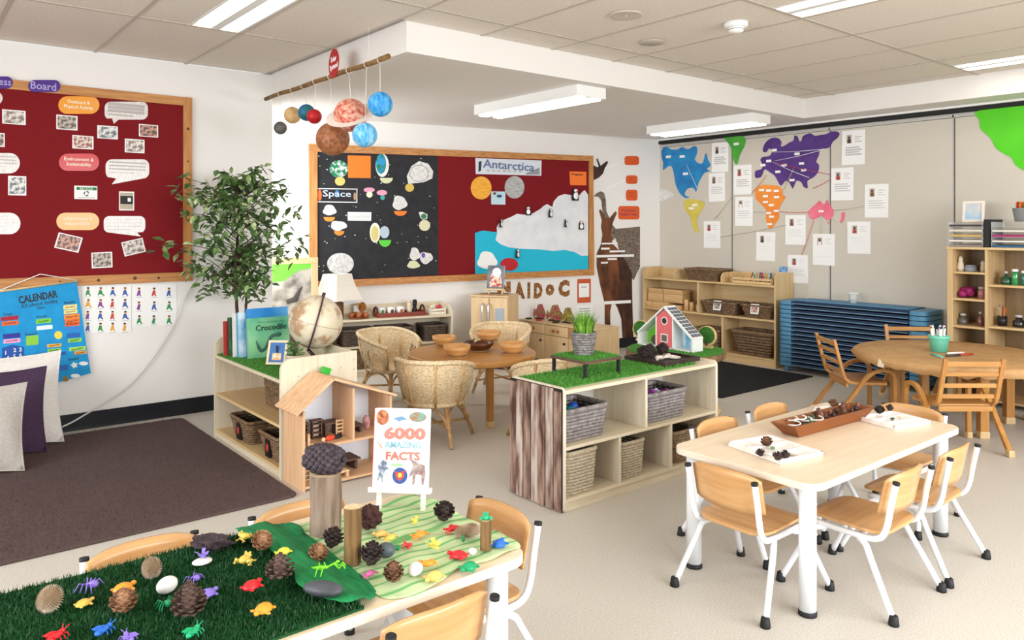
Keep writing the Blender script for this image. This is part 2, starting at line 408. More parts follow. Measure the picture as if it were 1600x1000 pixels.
M_BLADE2 = mat('turf_blade_dark', '#1b5a26', .5, '#0a3514', 160, lo=.3, hi=.7); M_TURF2 = mat('turf_backing_dark', '#124a20', .9)
M_PAPER = mat('paper', '#eeeeec', .7); M_INK = plain('#262626')

# ================================================================== generic builders
def basket(name, label, loc, rz, w, d, h, m, flare=1.15, rows=9, group=None, rim=None, lining=None, r=.03, strands=True, cat='basket'):
    """Woven basket: rows of strand rings between base and rim, inner wall, rolled rim."""
    t = thing(name, label, cat, loc, rz, group); wv = MB(); n = 28
    def ring(f, z, jit=0., off=0.):
        pts = rounded(w*f, d*f, min(r, w*f*.2), 3); out = []
        L = len(pts); res = []
        for i in range(L):
            a, b = Vector(pts[i]+(0,)), Vector(pts[(i+1) % L]+(0,)); k = max(1, int((b-a).length/.022))
            res += [a+(b-a)*j/k for j in range(k)]
        for i, p in enumerate(res):
            q = 1+jit*(1 if i % 2 else -1)*.5
            out.append((p.x*(1+off)*q, p.y*(1+off)*q, z))
        return out
    f0, f1 = 1/flare, 1.
    for k in range(rows):
        f = f0+(f1-f0)*(k+.5)/rows; wv.tube(ring(f, h*(k+.5)/rows, (.022 if k % 2 else -.022)), h/rows*.56, 5, closed=True)
    wv.build('weave', m, t)
    b = MB(); P0 = [(x*f0*.93, y*f0*.93) for x, y in rounded(w, d, r, 3)]; P1 = [(x*.95, y*.95) for x, y in rounded(w, d, r, 3)]
    k = len(P0); b.add([(x, y, .004) for x, y in P0]+[(x, y, h*.97) for x, y in P1], [tuple(range(k))]+[(i, (i+1) % k, k+(i+1) % k, k+i) for i in range(k)])
    b.build('lining', lining or m, t)
    MB().tube(ring(1.01, h), h/rows*.75, 6, closed=True).build('rim', rim or m, t)
    return t
def turf(name, label, px_or_rect, z, m_b, m_t, nblades, hgt, parent=None, th=.008, rz=0., loc=None, cat='grass mat'):
    """Artificial turf: backing slab plus thousands of blades (stuff)."""
    x0, x1, y0, y1 = px_or_rect; t = thing(name, label, cat, ((x0+x1)/2, (y0+y1)/2, z), rz) if parent is None else parent
    w, d = x1-x0, y1-y0
    o = (0, 0, 0) if parent is None else (loc or (0, 0, 0))
    MB().box((o[0]-w/2, o[1]-d/2, o[2]), (o[0]+w/2, o[1]+d/2, o[2]+th)).build('backing', m_t, t)
    blades(w, d, nblades, hgt, m_b, t, (o[0], o[1], o[2]+th))
    return t
def blades(w, d, n, hgt, m, parent, o, inside=None):
    b = MB()
    for i in range(n):
        x, y = R.uniform(-w/2, w/2), R.uniform(-d/2, d/2)
        if inside and not inside(x, y): continue
        a = R.uniform(0, 2*PI); l = hgt*R.uniform(.6, 1.15); wd = hgt*.14; k = R.uniform(.2, .9)*l
        dx, dy = math.cos(a), math.sin(a); bx, by = -dy*wd, dx*wd; q = R.uniform(0, 2*PI)
        b.add([(o[0]+x-bx, o[1]+y-by, o[2]-.001), (o[0]+x+bx, o[1]+y+by, o[2]-.001), (o[0]+x+math.cos(q)*k*.7, o[1]+y+math.sin(q)*k*.7, o[2]+l)], [(0, 1, 2)])
    return b.build('turf_blades', m, parent, kind='stuff')

# ---- steel-tube classroom chair, faces local +y, origin on the floor under the seat
def steel_chair():
    t = thing('classroom_chair', 'x', 'chair'); SH = .30
    seat = MB(); pts = rounded(.33, .34, .07, 5); k = len(pts); vs = []
    for z0 in (0, .012):
        for x, y in pts: vs.append((x*(1-.06*(y > 0)), y+.0, SH+z0-.012+.022*(x/.165)**2*.5-.02*max(0, (y-.1)/.07)**2*.4))
    seat.add(vs, [tuple(range(k))[::-1], tuple(range(k, 2*k))]+[(i, (i+1) % k, k+(i+1) % k, k+i) for i in range(k)])
    seat.build('seat', W_BEECH, t, bevel=.003)
    bk = MB(); nx, nz = 12, 6; g = []
    for s in (0, 1):
        for i in range(nx+1):
            u = -1+2*i/nx; x = .16*u; hh = .168*(1-.22*abs(u)**4); yb = -.175+.030*(u*u)-.010*s
            for j in range(nz+1):
                v = j/nz; z = .372+hh*v-.02*(abs(u)**4)*(0)+.014*abs(u)**4; g.append((x, yb-.030*v, z))
    m = nz+1; A = (nx+1)*m; fs = []
    for i in range(nx):
        for j in range(nz):
            a = i*m+j; fs += [(a, a+m, a+m+1, a+1), (A+a, A+a+1, A+a+m+1, A+a+m)]
    for i in range(nx):
        a = i*m; fs += [(a, A+a, A+a+m, a+m), (a+nz, a+m+nz, A+a+m+nz, A+a+nz)]
    for j in range(nz):
        fs += [(j, j+1, A+j+1, A+j), (nx*m+j, A+nx*m+j, A+nx*m+j+1, nx*m+j+1)]
    bk.add(g, fs, True); bk.build('backrest', W_BEECH, t)
    r = .0125
    for s in (-1, 1):
        x = s*.157
        MB().tube(smooth_path([(x, -.218, .515), (x, -.200, .43), (x, -.182, .335), (x*.99, -.15, .285), (x*.95, -.07, .272), (x*.93, .13, .272)], 4), r, 10).build('back_post', M_STEELW, t)
        MB().cyl((x, -.2185, .512), (x, -.220, .522), .0137, n=12).build('post_cap', M_RUBBER, t)
        for nm, y, fy in (('rear', -.09, -.235), ('front', .10, .235)):
            fx = s*.213
            lg = MB().tube(smooth_path([(x*.9, y*.7, .262), (s*.166, y+(fy-y)*.10, .25), (s*.178, y+(fy-y)*.30, .20), (fx, fy, .012)], 4), r, 10).build('leg', M_STEELW, t)
            MB().lathe([(.0195, 0), (.0195, .008), (.0155, .036), (.012, .038)], 10, Matrix.Translation((fx, fy, 0))).build('rubber_foot', M_RUBBER, lg)
    MB().tube([(-.15, -.06, .266), (.15, -.06, .266)], .010, 8).build('cross_bar', M_STEELW, t)
    MB().tube([(-.145, .10, .266), (.145, .10, .266)], .010, 8).build('cross_bar', M_STEELW, t)
    return t
ch0 = steel_chair(); first = [True]
def put_chair(x, y, rz, label, group):
    if first[0]: first[0] = False; ch0.location = (x, y, 0); ch0.rotation_euler = (0, 0, rz); ch0['label'] = label; ch0['group'] = group; return ch0
    return copy_tree(ch0, None, (x, y, 0), rz, label, group)
GW = 'chairs at the white-legged table'; GF = 'chairs at the nature table'
put_chair(2.775, 1.835, -PI/2, 'steel and plywood chair at the table end nearest the sorting tray with cones', GW)
put_chair(3.14, 1.56, .0, 'steel and plywood chair tucked under the white-legged table beside its thick front leg', GW)
put_chair(3.625, 1.56, .02, 'steel and plywood chair at the white-legged table, its back nearest the bentwood chairs', GW)
put_chair(3.195, 2.13, PI, 'steel and plywood chair behind the white-legged table, beside the woven basket in the plank-ended shelf', GW)
put_chair(3.685, 2.14, PI+.03, 'steel and plywood chair behind the white-legged table, before the black mat', GW)
put_chair(4.06, 1.83, PI/2, 'steel and plywood chair at the table end by the brown paper round table', GW)
put_chair(1.44, 2.06, PI/2+.03, 'steel and plywood chair at the end of the nature table beside the blue turtle', GF)
put_chair(1.085, 1.82, 0., 'steel and plywood chair in front of the nature table under the sheer green cloth', GF)
put_chair(.60, 2.33, PI, 'steel and plywood chair behind the nature table, reflecting the windows, beside the bark piece', GF)
put_chair(1.10, 2.33, PI, 'steel and plywood chair behind the nature table, beside the tall log', GF)

# ---- classroom tables
def class_table(name, label, x0, x1, y0, y1, z):
    t = thing(name, label, 'table', ((x0+x1)/2, (y0+y1)/2, 0)); w, d = x1-x0, y1-y0
    MB().prism(rounded(w, d, .07, 6), z-.028, z-.0015).build('edge_band', mat('table_edge', '#e2d6c4', .4), t, bevel=.002)
    MB().prism(rounded(w-.004, d-.004, .068, 6), z-.004, z).build('tabletop', W_TOP, t)
    for sx in (-1, 1):
        for sy in (-1, 1):
            c = Matrix.Translation((sx*(w/2-.075), sy*(d/2-.075), 0))
            lg = MB().lathe([(.033, .012), (.033, z-.028)], 20, c).build('leg', M_STEELW, t)
            MB().lathe([(.035, 0), (.036, .004), (.034, .02), (.03, .022)], 20, c).build('foot_glide', M_RUBBER, lg)
    return t
class_table('activity_table', 'pale rectangular table with thick white round legs, holding the wooden trough', 2.675, 4.04, 1.497, 2.185, .53)
class_table('nature_table', 'pale rectangular table covered with turf, sheer green cloth and pine cones', .12, 1.478, 1.722, 2.41, .53)

# ---- bentwood chair at the paper-covered round table
def bent_chair():
    t = thing('bentwood_chair', 'x', 'chair')
    for s in (-1, 1):
        x0, x1 = (s*.19-.014, s*.19+.014)
        ribbon(b := MB(), smooth_path([(-.235, .635), (-.205, .52), (-.16, .36), (-.135, .325), (-.08, .305), (.16, .300)], 5), .022, x0, x1)
        b.build('back_post', W_BEECHZ, t, bevel=.003)
        x0, x1 = (s*.222-.016, s*.222+.016)
        ribbon(b := MB(), smooth_path([(.205, .03), (.205, .30), (.195, .375), (.15, .405), (.07, .40), (0, .355), (-.08, .25), (-.245, .03)], 6), .028, x0, x1)
        arch = b.build('arched_leg', W_HONEY, t, bevel=.003)
        for y in (.205, -.25): MB().box((x0-.004, y-.024, 0), (x1+.004, y+.024, .045)).build('foot_block', W_SHELFZ, arch, bevel=.006)
    MB().box((-.176, -.12, .300), (.176, .17, .315)).build('seat', W_HONEYX, t, bevel=.004)
    for k, (z, hh) in enumerate(((.60, .035), (.53, .028), (.45, .028), (.375, .03))):
        y = -.235+(.635-z)*.30
        MB().box((-.178, y-.008, z-hh/2), (.178, y+.008, z+hh/2)).build('back_slat', W_HONEYX, t, bevel=.003)
    MB().box((-.178, -.14, .268), (.178, -.12, .302)).build('seat_rail', W_HONEYX, t, bevel=.003)
    return t
bc = bent_chair(); bc['group'] = 'bentwood chairs round the paper-covered table'
for i, (x, y, fx, fy, lab) in enumerate([
        (5.64, 2.15, .63, .776, 'bentwood slat-back chair with its back to the white-legged table'),
        (5.90, 2.97, .75, -.66, 'bentwood chair seen side-on in front of the blue cots'),
        (6.80, 2.86, -.70, -.71, 'bentwood chair between the round table and the blue cots, only its top rail showing'),
        (6.75, 1.78, -.55, .83, 'bentwood chair beside the paint shelf')]):
    o = bc if i == 0 else copy_tree(bc)
    o.location = (x, y, 0); o.rotation_euler = (0, 0, math.atan2(fy, fx)-PI/2); o['label'] = lab
# round table under brown paper
t = thing('round_table', 'low round table covered with crinkled brown paper, on honey-coloured bent legs', 'table', (6.3, 2.42, 0))
M_KRAFT = mat('kraft_paper', '#c39a68', .7, '#b88c59', 14, bump=.25, bscale=22)
p = MB(); n = 72; vs = [(0, 0, .535)]
for k, (r, z) in enumerate(((.4, .535), (.672, .535), (.685, .528), (.695, .495), (.665, .462))):
    for j in range(n):
        a = 2*PI*j/n; q = 0 if k < 3 else (k-2)*.006*math.sin(a*17+math.sin(a*5)*2)+(k-2)*.005*math.sin(a*29)
        vs.append(((r+q)*math.cos(a), (r+q)*math.sin(a), z+q*.9))
fs = [(0, 1+j, 1+(j+1) % n) for j in range(n)]
for k in range(4): fs += [(1+k*n+j, 1+(k+1)*n+j, 1+(k+1)*n+(j+1) % n, 1+k*n+(j+1) % n) for j in range(n)]
p.add(vs, fs, True).build('paper_cover', M_KRAFT, t)
MB().lathe([(0, .495), (.66, .495), (.66, .53), (0, .53)], 48).build('tabletop', W_HONEYX, t)
for k in range(4):
    a = math.atan2(-.316, -.284)+k*PI/2; c = rot_z(a)
    b = MB(); ribbon(b, smooth_path([(0, .0), (0, .40), (-.02, .46), (-.10, .49), (-.26, .49)], 5), .06, -.03, .03, c @ Matrix.Translation((.425, 0, 0)) @ Matrix.Rotation(-PI/2, 4, 'Z'))
    lg = b.build('leg', W_HONEY, t, bevel=.004)
    MB().box((.39, -.034, 0), (.46, .034, .05), c).build('foot_block', W_SHELFZ, lg, bevel=.005)
    MB().add([(.60, -.03, .52), (.685, -.03, .521), (.70, -.03, .47), (.70, .03, .47), (.685, .03, .521)], [(1, 2, 3, 4)], False, rot_z(a+.4)).build('tape', plain('#e3d3bb'), t)

# ---- wicker tub chairs and their round table
M_WICK = mat('wicker', '#ead7b4', .6, '#c4a578', 60, (1, 1, 2.6), 2., .35, .65, bump=.5); M_RATTAN = mat('rattan_cane', '#d2ad7c', .5, '#b08550', 20)
def wicker_chair():
    t = thing('wicker_chair', 'x', 'chair'); n = 40; m = 9; A0, A1 = math.radians(-128), math.radians(128)
    def rim(a):                                    # a = angle from straight back (-y)
        f = abs(a)/A1; r = .285-.03*f*f; z = .585-.20*max(0, f-.35)**1.5
        return Vector((r*math.sin(a), -r*math.cos(a)*1.0+.0, z))
    vs = []
    for s in (0, 1):
        for i in range(n+1):
            a = A0+(A1-A0)*i/n; top = rim(a); bot = Vector((.205*math.sin(a), -.205*math.cos(a), .285))
            for j in range(m+1):
                q = bot.lerp(top, j/m); bulge = .018*math.sin(PI*j/m); d = Vector((math.sin(a), -math.cos(a), 0))
                wob = .0035*(1 if (i+j) % 2 else -1)
                vs.append(q+d*(bulge+wob-.010*s))
    k = m+1; A = (n+1)*k; fs = []
    for i in range(n):
        f = abs(A0+(A1-A0)*(i+.5)/n)/A1
        for j in range(m):
            if .70 < f < .95 and j < 6: continue        # arched opening under each arm
            a = i*k+j; fs += [(a, a+k, a+k+1, a+1), (A+a, A+a+1, A+a+k+1, A+a+k)]
    MB().add(vs, fs, True).build('woven_back', M_WICK, t)
    MB().tube([rim(A0+(A1-A0)*i/n) for i in range(n+1)], .017, 8).build('braided_rim', M_WICK, t)
    MB().lathe([(0, .262), (.20, .262), (.222, .275), (.222, .29), (.19, .30), (0, .292)], 28).build('seat', M_WICK, t)
    for s in (-1, 1):
        p0, p1 = s*A1*.71, s*A1*.96; pts = []
        for q in range(9):
            f = q/8; a = p0+(p1-p0)*f; h = math.sin(PI*f)**.6; top = rim(a); bot = Vector((.205*math.sin(a), -.205*math.cos(a), .285)); pts.append(bot.lerp(top, .70*h)+Vector((math.sin(a), -math.cos(a), 0))*.012)
        MB().tube(smooth_path(pts, 3), .012, 7).build('arm_arch', M_WICK, t)
        MB().tube([(s*.205*math.sin(A1), -.205*math.cos(A1), .28), rim(s*A1)], .013, 8).build('arm_post', M_RATTAN, t)
    for a in (-1.15, -.4, .4, 1.15):
        tp = rim(a); MB().tube([(.212*math.sin(a), -.212*math.cos(a), .27), (.245*math.sin(a), -.245*math.cos(a), .40), (tp.x*1.03, tp.y*1.03, tp.z)], .011, 7).build('back_cane', M_RATTAN, t)
    for sx in (-1, 1):
        for sy in (-1, 1):
            lg = MB().tube([(sx*.13, sy*.13, .275), (sx*.205, sy*.20, 0.006)], [.015, .013], 8).build('leg', M_RATTAN, t)
            MB().tube([(sx*.167, sy*.165, .145), (sx*.172, sy*.17, .125)], .019, 8).build('cane_wrap', M_RATTAN, lg)
        MB().tube(smooth_path([(sx*.168, -.165, .13), (sx*.15, -.10, .22), (sx*.14, 0, .25), (sx*.15, .10, .22), (sx*.168, .165, .13)], 4), .009, 6).build('leg_hoop', M_RATTAN, t)
        MB().tube(smooth_path([(-.165, sx*.168, .13), (-.10, sx*.15, .22), (0, sx*.14, .25), (.10, sx*.15, .22), (.165, sx*.168, .13)], 4), .009, 6).build('leg_hoop', M_RATTAN, t)
    MB().tube([(-.17, -.17, .12), (.17, .17, .12)], .009, 6).build('stretcher', M_RATTAN, t); MB().tube([(-.17, .17, .128), (.17, -.17, .128)], .009, 6).build('stretcher', M_RATTAN, t)
    return t
wk = wicker_chair(); wk['group'] = 'wicker tub chairs round the bowl table'
WT = Vector((3.59, 4.92))
for i, (x, y, rz, lab) in enumerate([(2.98, 4.52, None, 'wicker tub chair with a rounded back, behind the easel book'), (3.36, 5.80, None, 'wicker tub chair before the long back shelf and its tray of cups'),
        (4.33, 5.50, None, 'wicker tub chair in front of the toy wooden fridge'), (3.66, 4.10, .12, 'wicker tub chair backing onto the plank-ended shelf')]):
    o = wk if i == 0 else copy_tree(wk); d = WT-Vector((x, y)); o.location = (x, y, 0)
    o.rotation_euler = (0, 0, math.atan2(d.y, d.x)-PI/2 if rz is None else rz); o['label'] = lab
t = thing('dining_table', 'small round honey wood table set with wooden bowls, among wicker chairs', 'table', (WT.x, WT.y, 0))
MB().lathe([(0, .455), (.49, .455), (.507, .463), (.507, .497), (.50, .505), (0, .505)], 56).build('tabletop', W_HONEYX, t, bevel=.002)
for k in range(4):
    c = rot_z(math.atan2(-.39, -.12)+k*PI/2); lg = MB().box((.375, -.022, 0), (.435, .022, .455), c).build('leg', W_HONEY, t, bevel=.004)
    MB().box((.371, -.025, 0), (.439, .025, .05), c).build('foot_block', W_SHELFZ, lg, bevel=.004)

# ================================================================== shelving
# ---- low island shelf with plank-clad end
IX0, IX1, IY0, IY1 = 2.722, 4.05, 2.925, 3.364; ZT, ZM, ZB = .640, .341, .067
isl = thing('island_shelf', 'low open shelf with plank-clad end and turf on top', 'shelf', ((IX0+IX1)/2, (IY0+IY1)/2, 0))
bx = lambda nm, lo, hi, m, par=isl, bv=.002: MB().box(lo, hi).build(nm, m, par, world=True, bevel=bv)
for x0, x1 in ((IX0, IX0+.02), (IX1-.02, IX1)):
    MB().prism(rounded(IY1-IY0, .655, .03, 5, (IY0+IY1)/2, .3275), x0, x1, Matrix(((0, 0, 1, 0), (1, 0, 0, 0), (0, 1, 0, 0), (0, 0, 0, 1)))).build('end_panel', W_BIRCHZ, isl, world=True)
bx('top_board', (IX0+.02, IY0+.002, ZT-.02), (IX1-.02, IY1-.002, ZT), W_BIRCHX); bx('shelf_board', (IX0+.02, IY0+.003, ZM-.018), (IX1-.02, IY1-.01, ZM), W_BIRCHX)
bx('base_board', (IX0+.02, IY0+.003, ZB-.018), (IX1-.02, IY1-.01, ZB), W_BIRCHX); bx('plinth', (IX0+.02, IY0+.012, 0), (IX1-.02, IY0+.03, ZB-.018), W_BIRCHX)
bx('back_panel', (IX0+.02, IY1-.012, 0), (IX1-.02, IY1-.004, ZT-.02), mat('grey_back', '#c9c4bb', .6))
for x in (3.159, 3.603): bx('divider', (x-.009, IY0+.004, ZB), (x+.009, IY1-.012, ZM-.018), W_BIRCHZ)
bx('divider', (3.371, IY0+.004, ZM), (3.389, IY1-.012, ZT-.02), W_BIRCHZ)
M_PLANK = mat('weathered_plank', '#4a2c22', .8, '#a68a7a', 6, (3.4, 3.4, .7), 8., .36, .62, bump=.35, bscale=14); M_PLANK2 = mat('weathered_plank_grey', '#6a4638', .8, '#bcaea2', 6.5, (3.6, 3.6, .6), 8., .34, .60, bump=.35, bscale=12)
bx('plank_gap_shade', (IX0-.004, IY0+.004, .004), (IX0-.0002, IY1-.004, .648), plain('#1d1512'), bv=0)  # dark sheet added behind the planks, paints the shade in their gaps
pwid = (IY1-IY0-.012)/7
for k in range(7):
    y = IY0+.006+k*pwid; dz = (k*.37) % 1.1; I = wmat(isl).translation
    MB().box((-.012-.003*(k % 3)+k*.13, .0035, .006+dz), (-.0038+k*.13, pwid-.0035, .645-.012*(k in (0, 6))+dz)).build('plank', (M_PLANK, M_PLANK2, M_PLANK, M_PLANK2, M_PLANK, M_PLANK2, M_PLANK)[k], isl, bevel=.002, loc=(IX0-I.x-k*.13, y-I.y, -dz))
GI = 'baskets in the plank-ended shelf'
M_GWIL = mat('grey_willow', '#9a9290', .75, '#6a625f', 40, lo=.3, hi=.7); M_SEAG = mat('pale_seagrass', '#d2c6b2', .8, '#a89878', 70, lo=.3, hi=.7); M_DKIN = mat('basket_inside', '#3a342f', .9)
basket('willow_basket', 'grey willow basket with blue and green toys in the plank-ended shelf', (2.935, 3.10, ZM), 0, .33, .26, .17, M_GWIL, 1.15, 9, GI, lining=M_DKIN)
basket('willow_basket', 'grey willow basket with purple beads in the plank-ended shelf', (3.62, 3.10, ZM), 0, .36, .26, .165, M_GWIL, 1.12, 9, GI, lining=M_DKIN)
basket('seagrass_basket', 'tall pale woven basket with blue patterned lining', (2.885, 3.05, ZB), 0, .225, .20, .225, M_SEAG, 1.12, 13, GI, lining=mat('blue_lining', '#3a4a72', .9, '#c8cfe0', 60))
basket('seagrass_basket', 'tall pale woven basket in the middle bay, empty and dark inside', (3.30, 3.05, ZB), 0, .19, .19, .20, M_SEAG, 1.1, 13, GI, lining=M_DKIN)
basket('seagrass_basket', 'brown flecked woven basket in the end bay behind the chair', (3.77, 3.05, ZB), 0, .23, .20, .185, mat('brown_seagrass', '#a08768', .8, '#6d5a44', 60), 1.1, 12, GI, lining=M_DKIN)
for (x, y, z, c) in ((2.87, 3.03, ZM+.15, '#1c7f86'), (2.94, 3.08, ZM+.155, '#1f4fa8')): MB().ball((x, y, z), .032).build('toy_ball', plain(c, .4), label='small %s toy ball in the grey willow basket' % ('teal' if c[1:3] == '1c' else 'blue'), cat='toy', group='toys in the grey willow basket')
for k in range(9):
    MB().ball((3.54+.045*(k % 5)*.9+R.uniform(0, .01), 3.05+.05*(k//5), ZM+.145), .019, 8, 6).build('bead', plain(('#7a2d8c', '#b04aa8', '#d8c9e6')[k % 3], .3), label='shiny purple or lilac bead heaped in the grey willow basket', cat='bead', group='beads in the willow basket')
turf('grass_mat', 'bright artificial grass mat along the plank-ended shelf top', (IX0+.045, IX1-.16, IY0+.05, IY1-.02), ZT, M_BLADE, M_TURF, 9000, .014)

# ---- book shelf between the rug and the wicker chairs (open towards the rug)
LX0, LX1, LY0, LY1 = 1.79, 2.29, 4.375, 5.578; DZ = .585
bs = thing('book_shelf', 'pale plywood shelf unit holding picture books and a globe', 'shelf', ((LX0+LX1)/2, (LY0+LY1)/2, 0))
bx = lambda nm, lo, hi, m, par=bs, bv=.002: MB().box(lo, hi).build(nm, m, par, world=True, bevel=bv)
for y0, y1 in ((LY0, LY0+.02), (LY1-.02, LY1)):
    pts = [(LX0, 0), (LX1, 0), (LX1, .715)]+[(LX0+.07-.07*math.sin(q*PI/12), .71-.07+.07*math.cos(q*PI/12)) for q in range(7)]
    MB().prism(pts, -y1, -y0, Matrix.Rotation(PI/2, 4, 'X')).build('end_panel', W_BIRCHZ, bs, world=True)
bx('top_board', (LX0+.004, LY0+.02, DZ-.02), (LX1-.02, LY1-.02, DZ), W_BIRCH); bx('shelf_board', (LX0+.006, LY0+.02, .297), (LX1-.02, LY1-.02, .315), W_SHELF)
bx('base_board', (LX0+.006, LY0+.02, .04), (LX1-.02, LY1-.02, .058), W_SHELF); bx('plinth', (LX0+.012, LY0+.02, 0), (LX0+.03, LY1-.02, .04), W_BIRCH); bx('back_panel', (LX1-.02, LY0+.02, .0), (LX1-.006, LY1-.02, .712), W_BIRCH)
for (a, z) in ((1.90, .60), (2.18, .62), (2.27, .66), (2.27, .60)): MB().cyl((a, LY0-.002, z), (a, LY0+.002, z), .006, n=10).build('screw', M_ALU, bs, world=True)
turf('grass_mat', 'bright artificial grass mat under the picture books and globe', (LX0+.012, LX1-.13, LY0+.03, LY1-.03), DZ, M_BLADE, M_TURF, 6000, .011)
M_RATB = mat('brown_rattan', '#8a6d4f', .7, '#5c4630', 45); GB = 'baskets in the book shelf'
def tagged_basket(label, x, y, z, w, d, h, rows=9):
    b = basket('rattan_basket', label, (x, y, z), PI/2, w, d, h, M_RATB, 1.3, rows, GB, lining=M_DKIN)
    tg = MB().box((-.035, d/2*.93, h*.12), (.035, d/2*.99+.006, h*.86), Matrix.Rotation(-.0, 4, 'X')).build('name_tag', mat('tag_black', '#1b1715', .5), b)
    MB().ball((0, d/2*1.0+.006, h*.5), (.018, .003, .026), 10, 6).build('tag_flower', plain('#c0392b'), tg)
tagged_basket('rattan basket with black flower tag low in the book shelf, towards the wall', 1.93, 5.13, .058, .34, .24, .15)
tagged_basket('rattan basket with black flower tag low in the book shelf, by the dollhouse', 1.93, 4.62, .058, .30, .24, .15)
basket('dark_rattan_basket', 'dark brown wicker basket on the middle board of the book shelf', (2.08, 4.83, .315), PI/2, .36, .30, .20, M_RATB, 1.1, 11, GB, lining=M_DKIN)
basket('dark_rattan_basket', 'dark brown wicker basket on the middle board of the book shelf, against the dollhouse end', (2.08, 4.53, .315), PI/2, .17, .30, .18, M_RATB, 1.1, 10, GB, lining=M_DKIN)

# ---- shelf unit in front of the map wall
RX0, RX1 = 7.25, 7.585; RY0, RY1 = 4.505, 6.345
rs = thing('block_shelf', 'maple shelf unit with wooden blocks and wicker trays below the world map', 'shelf', ((RX0+RX1)/2, (RY0+RY1)/2, 0))
bx = lambda nm, lo, hi, m, par=rs, bv=.002: MB().box(lo, hi).build(nm, m, par, world=True, bevel=bv)
def side_panel(par, y0, y1, x0, x1, h, r, m, nm='end_panel'):
    pts = [(x1, 0), (x1, h)]+[(x0+r-r*math.sin(q*PI/12), h-r+r*math.cos(q*PI/12)) for q in range(7)]+[(x0, 0)]
    return MB().prism(pts[::-1], -y1, -y0, Matrix.Rotation(PI/2, 4, 'X')).build(nm, m, par, world=True)
for y in (RY0, RY1-.02): side_panel(rs, y, y+.02, RX0, RX1, 1.0, .07, W_SHELFZ)
for y in (ona(1127.9, 430, RX0).y, ona(1054.5, 430, RX0).y): 
    pts = [(RX1-.01, .875), (RX1-.01, .985)]+[(RX0+.07-.07*math.sin(q*PI/12), .985-.07+.07*math.cos(q*PI/12)) for q in range(7)]+[(RX0, .875)]
    MB().prism(pts[::-1], -y-.018, -y, Matrix.Rotation(PI/2, 4, 'X')).build('top_divider', W_SHELFZ, rs, world=True)
bx('top_board', (RX0, RY0+.02, .853), (RX1, RY1-.02, .873), W_SHELF); bx('shelf_board', (RX0, RY0+.02, .485), (RX1, RY1-.02, .505), W_SHELF); bx('base_board', (RX0, RY0+.02, .07), (RX1, RY1-.02, .09), W_SHELF)
bx('plinth', (RX0+.008, RY0+.02, 0), (RX0+.025, RY1-.02, .07), W_SHELF); bx('back_panel', (RX1-.012, RY0+.02, 0), (RX1-.002, RY1-.02, .98), W_SHELF)
bx('divider', (RX0+.004, 5.503, .505), (RX1-.012, 5.523, .853), W_SHELFZ); bx('divider', (RX0+.004, 5.17, .09), (RX1-.012, 5.19, .485), W_SHELFZ)
# ---- long shelf along the back wall (behind the wicker chairs)
BM = Matrix.Translation(B0) @ Matrix.Rotation(math.atan(BS), 4, 'Z')           # x along the wall, -y into the room
def back_thing(name, label, cat, u, off, rz=0., group=None, z=0.):
    q = BM @ Vector((u, -off, z)); return thing(name, label, cat, q, math.atan(BS)+rz, group)
u0, u1 = PB.uv(512, 480, .36)[0], PB.uv(708, 480, .36)[0]; UW = u1-u0
ws = back_thing('long_shelf', 'long low plywood shelf under the space pinboard', 'shelf', (u0+u1)/2, .19)
bx = lambda nm, lo, hi, m, par=ws, bv=.002: MB().box(lo, hi).build(nm, m, par, bevel=bv)
h = UW/2
for s in (-h, h-.02):
    pts = [(.17, 0), (.17, .69), (-.03, .69), (-.10, .655), (-.17, .60), (-.17, 0)]
    MB().prism(pts[::-1], s, s+.02, Matrix(((0, 0, 1, 0), (1, 0, 0, 0), (0, 1, 0, 0), (0, 0, 0, 1)))).build('end_panel', W_BIRCHZ, ws)
bx('top_board', (-h+.02, -.17, .555), (h-.02, .16, .575), W_BIRCHX); bx('shelf_board', (-h+.02, -.165, .285), (h-.02, .16, .305), W_BIRCHX); bx('base_board', (-h+.02, -.165, .05), (h-.02, .16, .07), W_BIRCHX)
bx('plinth', (-h+.02, -.155, 0), (h-.02, -.14, .05), W_BIRCHX); bx('back_panel', (-h+.02, .16, 0), (h-.02, .17, .69), W_BIRCHX)
GK = 'baskets in the long back shelf'
for k, (u, wd) in enumerate(((.16, .40), (.56, .40), (.97, .30))):
    q = BM @ Vector((u0+.17+u, -.19, .305)); basket('dark_wicker_basket', 'dark wicker basket inside the long back shelf, %s' % ('beside the globe', 'behind the wicker chair back', 'at the fridge end')[k], q, math.atan(BS), wd-.065, .27, .155, mat('dark_wicker', '#6a5a4e', .8, '#3f352e', 50), 1.05, 8, GK, lining=M_DKIN)
q = BM @ Vector((u0+.32, -.2, .07)); basket('tan_wicker_basket', 'tan wicker basket low in the long back shelf beside the book shelf end', q, math.atan(BS), .34, .25, .19, M_RATB, 1.2, 10, GK, lining=M_DKIN)

